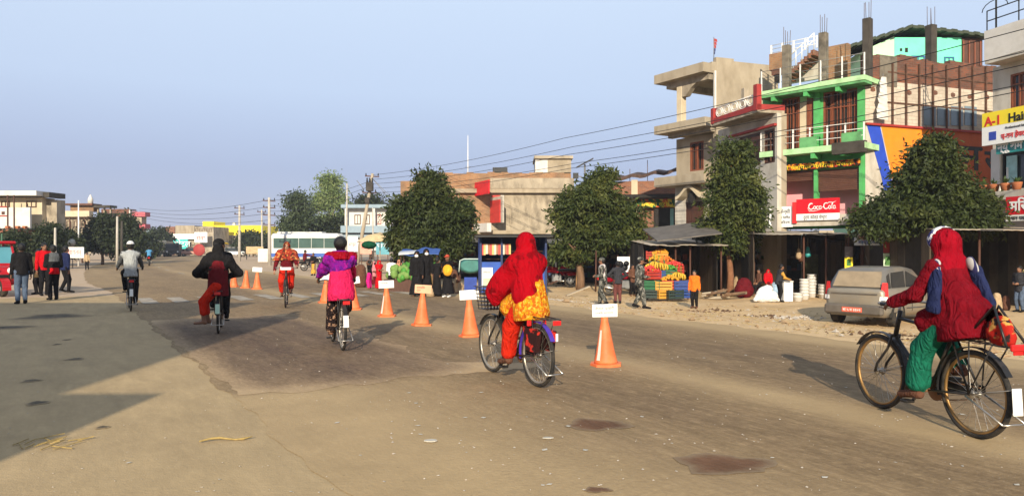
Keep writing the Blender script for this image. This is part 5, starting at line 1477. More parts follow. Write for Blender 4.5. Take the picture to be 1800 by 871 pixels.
def tree(name, label, loc, trunk_h, lobes, leafmat, seed, nclump=420, nleaf=40, leaf=(.16, .034), r0=.12, bark=None, group='trees along the street', spread=.17, droop=.55, shell=.62, lean=(0, 0)):
    t = thing(name, label, 'tree', loc, 0, group); rr = random.Random(seed); mb = MB()
    top = (lean[0], lean[1], trunk_h)
    mb.tube([(0, 0, -.1), (lean[0] * .3 + .03, lean[1] * .3, trunk_h * .4), (lean[0] * .7 - .02, lean[1] * .7, trunk_h * .75), top], [r0 * 1.25, r0, r0 * .9, r0 * .8], 9)
    for (c, rad) in lobes:
        for q in range(4 if len(lobes) < 5 else 2):
            d = np.array((rr.uniform(-1, 1), rr.uniform(-1, 1), rr.uniform(-.2, 1))); e = np.array(c) + d * np.array(rad) * .65
            m = (np.array(top) + e) / 2 + np.array((rr.uniform(-.1, .1), rr.uniform(-.1, .1), .1))
            mb.tube([np.array(top) - (0, 0, rr.uniform(.02, .3)), m, e], [r0 * .55, r0 * .32, r0 * .08], 6)
    mb.build('trunk', bark or BARK, t)
    link('crown', crown_mesh('crown', lobes, nclump, nleaf, leaf, leafmat, seed, spread, droop, shell), t)
    return t

def P3Z(px, py, Z): return ((px - 900) * Z / F, Z, hz(py, Z))
def lobes_px(base, Z, items, depth=1.0):
    """items: (px, py, half width px, half height px) of the crown's lobes at depth Z, relative to the tree's foot"""
    out = []
    for it in items:
        x, y, z = P3Z(it[0], it[1], Z); dz = it[4] if len(it) > 4 else 0
        rx = it[2] * Z / F; out.append(((x - base[0], y - base[1] + dz, z - base[2]), (rx, rx * depth, it[3] * Z / F)))
    return out

def street_tree(name, label, px, py, Z, items, mat, seed, trunk_top, **k):
    x, y = at(px, Z); b = (x, y, gz(x, y) - .02)
    return tree(name, label, b, hz(trunk_top, Z) - b[2], lobes_px(b, Z, items, k.pop('depth', .9)), mat, seed, **k)

street_tree('street_tree', 'big dark bushy tree with drooping leaves behind the cyclist at the right', 1640, 520, 23.5,
            [(1640, 262, 26, 32), (1640, 295, 50, 44), (1638, 335, 78, 46), (1590, 372, 70, 40), (1690, 368, 72, 44), (1632, 388, 118, 38), (1535, 396, 44, 28, -.3), (1735, 392, 34, 28)], LEAF_DARK, 3, 440, nclump=1150, nleaf=42, leaf=(.19, .036), r0=.13)
street_tree('street_tree', 'narrow oval tree with slim bare trunk in front of the red parapet house', 1283, 525, 28.0,
            [(1292, 300, 44, 46), (1290, 350, 58, 52), (1310, 385, 48, 44), (1270, 395, 40, 40), (1288, 422, 46, 30), (1300, 275, 34, 26)], LEAF_MID, 5, 430, nclump=640, nleaf=40, leaf=(.19, .037), r0=.12, bark=M('reddish_bark', (.22, .10, .05), .95, .3, 8, .6))
street_tree('street_tree', 'broad leaning tree above the soldiers, sunlit olive top on its left', 1020, 512, 31.5,
            [(1040, 360, 66, 42), (1075, 385, 62, 42), (1005, 375, 46, 38), (1045, 415, 80, 42), (1100, 410, 42, 34), (1050, 325, 32, 22), (1010, 440, 48, 26), (1070, 312, 14, 14)], LEAF_MID, 8, 455, nclump=900, nleaf=40, leaf=(.22, .042), r0=.16)
street_tree('street_tree', 'large dome shaped dark green tree above the market women', 757, 505, 34.0,
            [(755, 345, 44, 40), (720, 375, 46, 38), (800, 378, 38, 42), (760, 395, 76, 48), (715, 425, 42, 34), (800, 425, 38, 32), (755, 440, 66, 24), (752, 320, 22, 18)], LEAF_DARK, 11, 460, nclump=1000, nleaf=40, leaf=(.23, .044), r0=.16)
street_tree('eucalyptus_tree', 'tall pale green feathery tree behind the white bus', 582, 445, 90,
            [(580, 325, 24, 26), (590, 355, 26, 34), (562, 360, 20, 30), (600, 385, 18, 26), (575, 395, 26, 22)], LEAF_PALE, 14, 400, nclump=360, nleaf=30, leaf=(.42, .07), r0=.18, bark=BARKP, spread=.42, droop=.7, shell=.3, group='trees beyond the bus')
street_tree('roadside_tree', 'dense dark tree at the foot of the pale feathery tree behind the bus', 585, 450, 82,
            [(585, 408, 32, 28), (605, 425, 20, 22), (560, 425, 22, 20)], LEAF_FAR, 15, 435, nclump=420, nleaf=30, leaf=(.46, .10), r0=.16, spread=.35, group='trees beyond the bus')
street_tree('roadside_tree', 'loose grey green tree left of the tall pale tree', 522, 445, 80,
            [(520, 358, 20, 22), (532, 385, 20, 28), (508, 392, 14, 24), (520, 410, 24, 18)], LEAF_GREY, 16, 420, nclump=300, nleaf=26, leaf=(.42, .08), r0=.16, spread=.45, shell=.35, group='trees beyond the bus')
street_tree('roadside_tree', 'dark tree top showing behind the roof of the blue banded white house', 652, 445, 95,
            [(650, 360, 22, 16), (664, 370, 14, 14)], LEAF_FAR, 17, 400, nclump=160, nleaf=26, leaf=(.5, .1), r0=.2, spread=.5, group='trees beyond the bus')
for k, (px, Z, its, lb) in enumerate((
        (180, 64, [(180, 405, 28, 28), (165, 425, 22, 26), (195, 430, 24, 26)], 'dark rounded tree right of the scaffolded house, nearer the camera'),
        (222, 72, [(220, 402, 26, 26), (236, 425, 18, 24), (210, 430, 20, 24)], 'dark tree in front of the brown block house'),
        (115, 60, [(112, 425, 18, 20), (128, 435, 16, 18)], 'low dark tree below the scaffolded house'),
        (30, 50, [(28, 425, 26, 18), (8, 432, 20, 18), (55, 430, 20, 18)], 'dark low tree under the white balcony house'),
        (84, 52, [(86, 418, 18, 22), (80, 438, 20, 18)], 'dark narrow tree beside the right corner of the white balcony house'),
        (280, 125, [(278, 418, 9, 10), (284, 426, 9, 9)], 'small green tree far off beside the brick end of the shop cluster'),
        (250, 92, [(250, 430, 12, 12), (262, 434, 10, 10)], 'low dark tree behind the motorbike on the far left'),
        (445, 118, [(440, 425, 16, 14), (458, 428, 14, 14), (428, 432, 10, 10)], 'dark bushy tree in front of the yellow building'))):
    street_tree('roadside_tree', lb, px, 455, Z, its, LEAF_FAR, 30 + k, 440, nclump=300, nleaf=26, leaf=(.3 * Z / 60, .07 * Z / 60), r0=.12, spread=.3 * Z / 60, group='trees on the far side of the road')
# distant wood closing the horizon
r_ = np.random.default_rng(5); lob = []
for k in range(60):
    a = -.72 + 1.45 * k / 59 + r_.normal(0, .008); d = 240 + r_.uniform(-25, 25); lob.append(((d * math.tan(a), d, 1.5 + r_.uniform(0, 1.6)), (6, 3, 3.0 + r_.uniform(0, 1.5))))
o = link('distant_treeline', crown_mesh('distant_treeline', lob, 1500, 26, (1.3, .4), M_leaf('hazy_leaf', (.06, .08, .06), (.09, .11, .08)), 77, 1.2)); o['kind'] = 'stuff'

# ------------------------------------------------------------------ poles and wires
WOODP = M('weathered_pole', (.36, .30, .22), .9, .2, 4, .3, stretch=(1, 1, .2)); CPOLE = M('cement_pole', (.42, .38, .32), .9, .15, 3, .2)
def pole(label, px, py_top, Z, py_base, lean_px=0, r=.11, arms=(), mat=None, box=False, cat='pole', name='utility_pole', group='poles along the road'):
    x, y = at(px, Z); z0 = gz(x, y) - .05; t = thing(name, label, cat, (x, y, z0), 0, group)
    h = hz(py_top, Z) - z0; dx = lean_px * Z / F
    MB().tube([(0, 0, 0), (dx, 0, h)], [r, r * .65], 8).build('shaft', mat or CPOLE, t)
    for f in arms:
        a = MB(); c = np.array((dx * f, 0, h * f)); a.bar(c + (-.55, 0, .04), c + (.55, 0, -.02), .09, .09)
        ar = a.build('cross_arm', DWOOD, t)
        for q in (-.48, 0, .48): MB().lathe([(.05, 0), (.06, .06), (.035, .10), (.05, .16), (.02, .2)], 8, c + (q, 0, .06)).build('insulator', BLACKM, ar)
    if box:
        c = np.array((dx * .86, -.25, h * .86)); tb = MB().box(c, (.55, .4, .7), None, 0, .05).build('transformer', DCONC, t)
        MB().box(np.array((dx * .70, -.2, h * .72)), (.35, .3, .45), None, 0, .04).build('switch_box', DCONC, t)
        for k in range(3): MB().lathe([(.06, 0), (.08, .1), (.05, .2), (.07, .3), (.02, .36)], 8, c + (-.2 + .2 * k, 0, .35)).build('bushing', BLACKM, tb)
    return t, (x + dx, y, z0 + h)
p1, top1 = pole('leaning pale electric pole with transformer at its top before the blue banded house', 626, 305, 58, 455, 29, .17, (.97, .80), WOODP, True)
for k, (dpx, py0) in enumerate(((54, 330), (66, 345))):
    g = MB(); a = np.array(top1) + (0, 0, -.4); x, y = at(655 + dpx, 60); g.tube([a, (x, y, hz(380, 60))], .02, 5); tag(g.build('stay_wire', STEEL), ('upper' if k == 0 else 'lower') + ' slanting stay wire right of the leaning pole', 'wire')
g = MB(); g.tube([(*at(627, 58), hz(317, 58)), (*at(640, 58), hz(333, 58))], .03, 5); tag(g.build('loose_rod', STEEL), 'short slanting rod standing off the left of the leaning pole', 'rod')
p2, top2 = pole('thick cement pole with stacked fittings left of the white bus', 474, 347, 66, 460, -1, .17, (.95, .85, .74, .6))
pole('cement pole with two cross arms in front of the yellow building', 421, 361, 80, 455, 0, .17, (.95, .84))
pole('thin cement pole between the yellow building and the thick pole', 461, 368, 92, 445, -1, .13, (.95,))
pole('pale pole rising from the pale tree behind the bus', 609, 322, 64, 440, 1, .10, ())
pole('pale straight pole before the dark trees on the left', 206, 380, 55, 457, 0, .11, ())
pole('dark pole close behind the pale straight pole on the left', 214, 388, 62, 455, 0, .13, (), DCONC)
pole('white lamp pole in front of the scaffolded house', 138, 352, 60, 452, 0, .07, (), WMETAL)
pole('short pole with yellow band behind the standing group', 97, 400, 48, 460, 0, .10, (), CPOLE)
pole('thin green pole at the left edge above the red rickshaw', 3, 410, 44, 470, 0, .07, (), M('green_pole', (.06, .12, .07), .7))
pole('thin grey pole beside the hoardings under the leaning pole', 657, 365, 48, 450, -2, .06, (), CPOLE)
x, y = at(1028, 40); sl = thing('solar_lamp', 'solar street lamp with tilted panel and lamp head above the broad tree', 'street lamp', (x, y, gz(x, y)), 0)
zt_ = hz(289, 40) - gz(x, y); MB().tube([(0, 0, 0), (0, 0, zt_)], .05, 8).build('pole', STEEL, sl)
MB().box((0, 0, zt_ + .08), (1.0, .5, .05), rotm(0, R(-28), 0)).build('solar_panel', BLACKM, sl); MB().bar((0, 0, zt_ - .75), (-.45, -.1, zt_ - .6), .05).build('arm', STEEL, sl); MB().box((-.5, -.1, zt_ - .62), (.28, .2, .3)).build('lamp_head', BLACKM, sl)

def wire(a, b, label, sag=.5, r=.014):
    a, b = np.array(a), np.array(b); pts = [a + (b - a) * t - np.array((0, 0, 4 * sag * t * (1 - t))) for t in np.linspace(0, 1, 24)]
    return tag(MB().tube(pts, r, 5).build('overhead_wire', BLACKM), label, 'wire', 'overhead electric wires')
for k, (z0, dz, v, nm) in enumerate(((7.3, 0, 16.4, 'topmost'), (6.9, -.1, 17.0, 'second highest'), (6.45, -.1, 16.6, 'third highest'), (6.05, -.1, 17.2, 'second lowest'), (5.75, -.05, 16.8, 'lowest'))):
    x1, y1 = road_xy(-6, v); a = np.array(top1) + (0, 0, -.1 - .35 * k); m = np.array((*road_xy(24, v), z0 - .1))
    wire(a, m, nm + ' overhead wire from the leaning pole to left of the beige house', .25)
    wire(m, (x1, y1, z0 + .6 + dz), nm + ' overhead wire crossing before the green shop house', .3)
for k in range(4):
    wire(np.array(top2) + (0, 0, -.2 - .6 * k), (*at(245, 100), hz(366 + 5 * k, 100)), ('first', 'second', 'third', 'fourth')[k] + ' wire from the top between the thick cement pole and the brown block house', .6, .018)
for k in range(3):
    wire(np.array(top2) + (0, 0, -.2 - .5 * k), np.array(top1) + (0, 0, -.5 - .4 * k), ('upper', 'middle', 'lower')[k] + ' wire between the thick cement pole and the leaning pole', .5, .016)
# ------------------------------------------------------------------ bicycles
TYRE = M('black_rubber', (.018, .017, .016), .85, .2, 20, .2, stain=(.12, .09, .06), amount=.5, sscale=6)
RIMG = M('rusty_gold_rim', (.30, .17, .06), .45, .25, 6, .1, metal=.55); RIMS = M('dull_chrome_rim', (.36, .32, .26), .35, .2, 6, .1, metal=.7)
FRB = M('black_cycle_paint', (.014, .014, .015), .35, .2, 6, .05, stain=(.10, .07, .045), amount=.4, sscale=5)
CHR = M('dull_chrome', (.40, .37, .33), .3, .15, 8, .05, metal=.8); RUST = M('rusty_steel', (.20, .10, .05), .7, .3, 8, .2)
LEATH = M('black_saddle', (.016, .014, .013), .5, .2, 8, .1); REFL = M('red_reflector', (.60, .02, .02), .25, .1, 5, 0)
PLATE = M('white_plate', (.75, .74, .70), .5, .05, 5, 0); VIOLET = M('violet_mudguard', (.06, .03, .30), .4, .2, 6, 0)
WR = .345
def bike_points(wb=1.10):
    return {'rear': (0, 0, WR), 'front': (0, wb, WR), 'bb': (0, .47, .29), 'seat': (0, .19, .88), 'crank': .165,
            'headT': (0, wb - .26, .90), 'headB': (0, wb - .21, .70), 'gripL': (-.27, wb - .44, 1.0), 'gripR': (.27, wb - .44, 1.0)}
_wheel = {}
def wheel_mesh(rim):
    if rim.name not in _wheel:
        ring = lambda r, t, n=40: MB().tube([(0, r * math.cos(2 * PI * k / n), r * math.sin(2 * PI * k / n)) for k in range(n)], t, 8, closed=True)
        ty = ring(WR - .021, .021).mesh('tyre', TYRE); rm_ = ring(WR - .046, .014).mesh('rim', rim)
        sp = MB()
        for k in range(28):
            a = 2 * PI * k / 28; s = 1 if k % 2 else -1; b = a + (.22 if k % 4 < 2 else -.22)
            sp.tube([(s * .028, .03 * math.cos(b), .03 * math.sin(b)), (0, (WR - .05) * math.cos(a), (WR - .05) * math.sin(a))], .0022, 4, caps=False)
        sp.lathe([(.03, -.04), (.035, -.03), (.018, -.02), (.018, .02), (.035, .03), (.03, .04)], 10, (0, 0, 0), rotm(0, R(90), 0))
        _wheel[rim.name] = (ty, rm_, sp.mesh('spokes', CHR))
    return _wheel[rim.name]
def put_wheel(par, c, rim, turn=0.0):
    w = bpy.data.objects.new('wheel', None); COL.objects.link(w); w.parent = par; CHILD.setdefault(par.name, []).append(w)
    w.location = c; w.rotation_euler = (0, 0, turn)
    for n, me in zip(('tyre', 'rim', 'spokes'), wheel_mesh(rim)):
        o = link(n, me, w)
        if n == 'spokes': o['kind'] = 'stuff'
    return w
def arcpts(c, r, a0, a1, n=12): return [(c[0], c[1] + r * math.cos(R(a0 + (a1 - a0) * k / n)), c[2] + r * math.sin(R(a0 + (a1 - a0) * k / n))) for k in range(n + 1)]
def strip(mb, pts, w, mi=0, th=.006):
    """a thin band of width w along x following pts"""
    for i in range(len(pts) - 1):
        a, b = np.array(pts[i]), np.array(pts[i + 1]); d = nrm(b - a); n = np.cross(d, (1, 0, 0))
        q = [a + np.array((s * w / 2, 0, 0)) for s in (-1, 1)] + [b + np.array((s * w / 2, 0, 0)) for s in (1, -1)]
        mb.prism(q, n * th, mi)
    return mb
def bicycle(label, loc, rz, crank=.6, rim=None, frame=None, ladies=False, basket=False, plate=True, guard=None, group='bicycles on the road', rack=True, scale=1.0, pm=None):
    B = bike_points(); t = thing('bicycle', label, 'bicycle', loc, rz, group); t.scale = (scale,) * 3; fm = frame or FRB; rim = rim or RIMS
    A = {k: np.array(v, float) if isinstance(v, tuple) else v for k, v in B.items()}
    m = MB(); sl = A['bb'] + (A['seat'] - A['bb']) * .86
    m.tube([A['bb'], A['seat'] - (0, 0, .03)], .016, 8)
    if ladies: m.tube([A['headB'] + (0, -.02, .06), A['bb'] + (0, .14, .16), A['bb'] + (A['seat'] - A['bb']) * .35], .016, 8)
    else: m.tube([A['headT'] - (0, 0, .04), sl], .016, 8)
    m.tube([A['headB'], A['bb']], .017, 8); m.tube([A['headT'] + (0, -.01, .03), A['headB']], .021, 8)
    for s in (-1, 1):
        o = np.array((s * .055, 0, 0)); m.tube([A['bb'] + o * .6, A['rear'] + o], .010, 6); m.tube([sl + o * .4, A['rear'] + o], .009, 6)
    m.build('frame', fm, t)
    m = MB()
    for s in (-1, 1): o = np.array((s * .05, 0, 0)); m.tube([A['headB'] + o * .8, A['headB'] + o + (0, .04, -.12), A['front'] + o + (0, -.03, .08), A['front'] + o], .012, 6)
    m.tube([A['headB'] + (-.045, 0, 0), A['headB'] + (.045, 0, 0)], .016, 6); m.build('fork', fm, t)
    m = MB(); st = A['headT'] + (0, 0, .08)
    m.tube([A['headT'], st], .013, 8)
    m.tube([A['gripL'], A['gripL'] + (.03, .14, .0), A['gripL'] * (.55, 0, 0) + st * (0, 1, 1) + (0, .04, .03), st, A['gripR'] * (.55, 0, 0) + st * (0, 1, 1) + (0, .04, .03), A['gripR'] + (-.03, .14, 0), A['gripR']], .011, 8)
    for s in (-1, 1): m.tube([(s * .24, A['gripL'][1] + .14, .965), (s * .08, st[1] + .01, .95)], .005, 5)
    h = m.build('handlebar', CHR, t)
    for n in 'LR': MB().tube([A['grip' + n] + (0, -.06, 0), A['grip' + n] + (0, .07, .0)], .017, 8).build('grip', LEATH, h)
    MB().lathe([(.03, 0), (.03, .012), (.022, .03), (.004, .035)], 10, st + (.12, .06, .03)).build('bell', CHR, h)
    g = Sdf(A['seat'] - (.16, .2, .1), A['seat'] + (.16, .24, .12), .011)
    g.cap(A['seat'] + (-.045, -.07, .02), A['seat'] + (.045, -.07, .02), .075, None, .03, ((0, 0, 1), .5)); g.cap(A['seat'] + (0, -.05, .02), A['seat'] + (0, .17, .015), .06, .025, .04, ((0, 0, 1), .6))
    sd_ = link('saddle', g.mesh('saddle', LEATH), t)
    m = MB()
    for s in (-1, 1): m.tube([A['seat'] + (s * .05, -.09 + .02 * k, -.045 + (.03 if k % 2 else 0)) for k in range(2)] + [A['seat'] + (s * .02, .05, -.02)], .006, 5)
    m.build('saddle_spring', CHR, sd_)
    put_wheel(t, B['rear'], rim); put_wheel(t, B['front'], rim)
    strip(MB(), arcpts(B['rear'], WR + .02, -12, 150), .055).build('mudguard', guard or fm, t)
    strip(MB(), arcpts(B['front'], WR + .02, 35, 205), .05).build('mudguard', fm, t)
    for s in (-1, 1):
        MB().tube([A['rear'] + (s * .06, 0, 0), A['rear'] + (s * .03, (WR + .02) * math.cos(R(185)) * .98, (WR + .02) * math.sin(R(165)))], .004, 5).build('mudguard_stay', CHR, t); MB().tube([A['front'] + (s * .055, 0, 0), A['front'] + (s * .03, (WR + .02) * .9 * -1, .10)], .004, 5).build('mudguard_stay', CHR, t)
    # chain set
    m = MB(); m.lathe([(.09, -.004), (.095, 0), (.09, .004)], 22, A['bb'] + (.05, 0, 0), rotm(0, R(90), 0)); m.tube([A['bb'] - (.06, 0, 0), A['bb'] + (.07, 0, 0)], .018, 8)
    cr = m.build('chainring', RUST, t)
    for s in (-1, 1):
        c = crank + (0 if s < 0 else PI); e = A['bb'] + (s * .075, B['crank'] * math.cos(c), B['crank'] * math.sin(c))
        MB().bar(A['bb'] + (s * .07, 0, 0), e, .014, .022).build('crank', CHR, cr)
        MB().box(e + (s * .05, 0, 0), (.085, .085, .024), None, 0, .006).build('pedal', LEATH, cr)
    m = MB(); m.tube([A['bb'] + (.05, 0, .09), A['rear'] + (.05, 0, .045)], .005, 5); m.tube([A['bb'] + (.05, 0, -.09), A['rear'] + (.05, 0, -.045)], .005, 5); m.build('chain', RUST, t)
    MB().prism([A['bb'] + (.062, .13, .05), A['bb'] + (.062, .02, .12), A['rear'] + (.062, -.03, .065), A['rear'] + (.062, -.03, .01), A['bb'] + (.062, .05, -.0)], (.006, 0, 0)).build('chain_guard', fm, t)
    if rack:
        m = MB(); z = .76
        for s in (-1, 1): m.tube([(s * .075, .10, z + .02), (s * .075, -.30, z), (s * .06, -.38, z)], .007, 6); m.tube([(s * .075, -.24, z), A['rear'] + (s * .06, 0, 0)], .006, 6); m.tube([(s * .075, -.02, z), A['rear'] + (s * .06, 0, 0)], .006, 6)
        for k in range(5): m.tube([(-.075, .08 - .1 * k, z + .003), (.075, .08 - .1 * k, z + .003)], .005, 5)
        m.build('rack', fm, t)
        MB().box((0, -.40, z - .03), (.10, .015, .05), None, 0, .005).build('reflector', REFL, t)
    a = R(197) if False else R(170)
    if plate:
        c = A['rear'] + (0, -(WR + .035) * math.cos(R(18)), (WR + .03) * math.sin(R(18))); MB().box(c, (.075, .008, .17), rotm(R(-12), 0, 0), 0, .003).build('number_plate', pm or PLATE, t)
    m = MB()
    for s in (-1, 1): m.tube([A['rear'] + (s * .09, .0, -.01), A['rear'] + (s * .10, -.36, -.16)], .008, 6)
    m.tube([A['rear'] + (-.10, -.36, -.16), A['rear'] + (.10, -.36, -.16)], .008, 6); m.build('stand', CHR, t)
    if basket:
        m = MB(); c = A['headT'] + (0, .20, .0)
        for k in range(7): m.box(c + (0, 0, -.12 + .045 * k), (.32 + .015 * k, .24 + .012 * k, .008))
        for k in range(8):
            for s in (-1, 1): m.tube([c + (-.15 + .043 * k, s * .115, -.13), c + (-.175 + .05 * k, s * .15, .16)], .005, 4)
        m.build('basket', FRB, t)
    return t, B

# ------------------------------------------------------------------ traffic cones with boards
CONE = M('orange_cone_plastic', (.74, .15, .045), .55, .10, 4, .1, stain=(.55, .24, .10), amount=.6, sscale=5); BAND = M('grey_reflective_band', (.62, .58, .52), .4, .1, 6, 0)
def cone(label, px, py, board=SIGNW, tilt=0.0, turn=0.0, ink=INKB, lines=(), h=.65, pw=1.0):
    x, y = gnd(px, py - 1); t = thing('traffic_cone', label, 'traffic cone', (x, y, .004), turn, 'traffic cones along the middle of the road'); t.rotation_euler = (R(1.6) * math.sin(px), R(2.2) * math.sin(px * 2.3), turn)
    m = MB(); m.prism([(.21 * math.cos(a) * (1.05 if k % 2 else .97), .21 * math.sin(a) * (1.05 if k % 2 else .97), 0) for k, a in enumerate(np.linspace(0, 2 * PI, 9)[:-1])], (0, 0, .035)); m.build('base', CONE, t)
    MB().lathe([(.155, .035), (.15, .06), (.125, .16), (.095, .32), (.068, .48), (.048, h - .08), (.045, h)], 18).build('body', CONE, t)
    if board is SIGNW and lines:
        m = MB(); rr = lambda z: float(np.interp(z, (.06, .16, .32, .48, h - .08), (.15, .125, .095, .068, .048))) + .003
        zs_ = np.linspace(.08, .46, 6)
        for k in range(5):
            q = []
            for z, s_ in ((zs_[k], 0), (zs_[k], 1), (zs_[k + 1], 1), (zs_[k + 1], 0)):
                a_ = R(205 + 22 * s_); q.append((rr(z) * math.cos(a_), rr(z) * math.sin(a_), z))
            m.quad(*q)
        m.build('band', BAND, t, 'worn pale reflective strip')
    if board is not None:
        b = MB().box((0, -.035, h + .06), (.33 * pw, .02, .165), rotm(0, tilt, 0), 0, .004).build('board', board, t)
        for k, s in enumerate(lines): text(s, .055 if k == 0 else .035, ink, b, (-.13 * pw, -.047, h + .07 - .05 * k), ext=.001)
    return t
OSIGN = M('faded_orange_board', (.72, .40, .24), .6, .1, 6, 0)
cone('nearest orange cone with white handwritten board, right of the red shawl rider', 1065, 643, SIGNW, .02, .1, lines=('नेपाल प्रहरी', 'ट्राफिक कार्यालय'))
cone('orange cone with blank white board just left of the red shawl rider', 827, 592, SIGNW, 0, .2)
cone('orange cone with faded orange board and red writing', 741, 573, OSIGN, .03, .3, INKR, ('ट्राफिक', 'प्रहरी'))
cone('orange cone with small white board right of the pink rider, before the green produce', 680, 557, SIGNW, -.02, .2, lines=('ट्राफिक',))
cone('orange cone with crooked white board touching the pink rider on her right', 622, 545, SIGNW, -.12, .25, lines=('प्रहरी',))
cone('orange cone mostly hidden behind the pink rider', 572, 533, SIGNW, 0, .2)
cone('far orange cone with pale board, rightmost of the three beside the black rider', 452, 509, SIGNW, .05, .3)
cone('far orange cone without any board, middle of the three beside the black rider', 432, 507, None)
cone('far orange cone half hidden by the black rider', 411, 505, None)

# ------------------------------------------------------------------ motorbikes, bus, trucks, cars
def motorbike(label, loc, rz, col, group='motorbikes'):
    t = thing('motorbike', label, 'motorbike', loc, rz, group); m = MB()
    for y in (0, 1.28):
        w = MB(); n = 20; w.tube([(0, y + .25 * math.cos(2 * PI * k / n), .30 + .25 * math.sin(2 * PI * k / n)) for k in range(n)], .05, 8, closed=True); wo_ = w.build('wheel', TYRE, t)
        MB().lathe([(.02, -.05), (.16, -.01), (.16, .01), (.02, .05)], 12, (0, y, .30), rotm(0, R(90), 0)).build('hub', STEEL, wo_)
    g = Sdf((-.25, .4, .5), (.25, 1.2, 1.0), .03); g.cap((0, .62, .76), (0, .98, .80), .13, .15, .05, ((1, 0, 0), .8)); link('fuel_tank', g.mesh('fuel_tank', col), t)
    g = Sdf((-.2, -.4, .5), (.2, .8, 1.0), .03); g.cap((0, -.22, .80), (0, .58, .76), .11, .12, .05, ((0, 0, 1), .5)); link('seat', g.mesh('seat', LEATH), t)
    MB().box((0, .62, .42), (.26, .42, .34), None, 0, .05).build('engine', STEEL, t)
    MB().box((0, -.1, .62), (.2, .5, .16), None, 0, .04).build('tail_panel', col, t); MB().box((0, -.42, .66), (.16, .05, .09), None, 0, .01).build('tail_lamp', REFL, t)
    m = MB()
    for s in (-1, 1): m.tube([(s * .09, 1.28, .30), (s * .09, 1.05, .95)], .025, 6)
    m.build('fork', CHR, t); MB().sphere((0, 1.14, .86), (.11, .09, .11)).build('headlamp', col, t)
    MB().tube([(-.36, .92, 1.04), (-.2, 1.02, 1.02), (.2, 1.02, 1.02), (.36, .92, 1.04)], .016, 6).build('handlebar', BLACKM, t)
    MB().tube([(.14, .6, .3), (.16, .2, .28), (.17, -.35, .38)], .04, 8).build('exhaust', CHR, t)
    strip(MB(), arcpts((0, 1.28, .30), .34, 30, 150), .12).build('mudguard', col, t)
    return t
def flat_wheel(t, x, y, r, w, hubm=None):
    m = MB(); m.lathe([(r * .62, -w / 2), (r * .95, -w / 2), (r, -w * .3), (r, w * .3), (r * .95, w / 2), (r * .62, w / 2)], 20, (x, y, r), rotm(0, R(90), 0)); wo_ = m.build('wheel', TYRE, t)
    MB().lathe([(.05, -w * .52), (r * .58, -w * .45), (r * .62, -w * .3), (r * .62, w * .3), (r * .58, w * .45), (.05, w * .52)], 16, (x, y, r), rotm(0, R(90), 0)).build('hub', hubm or STEEL, wo_); return wo_

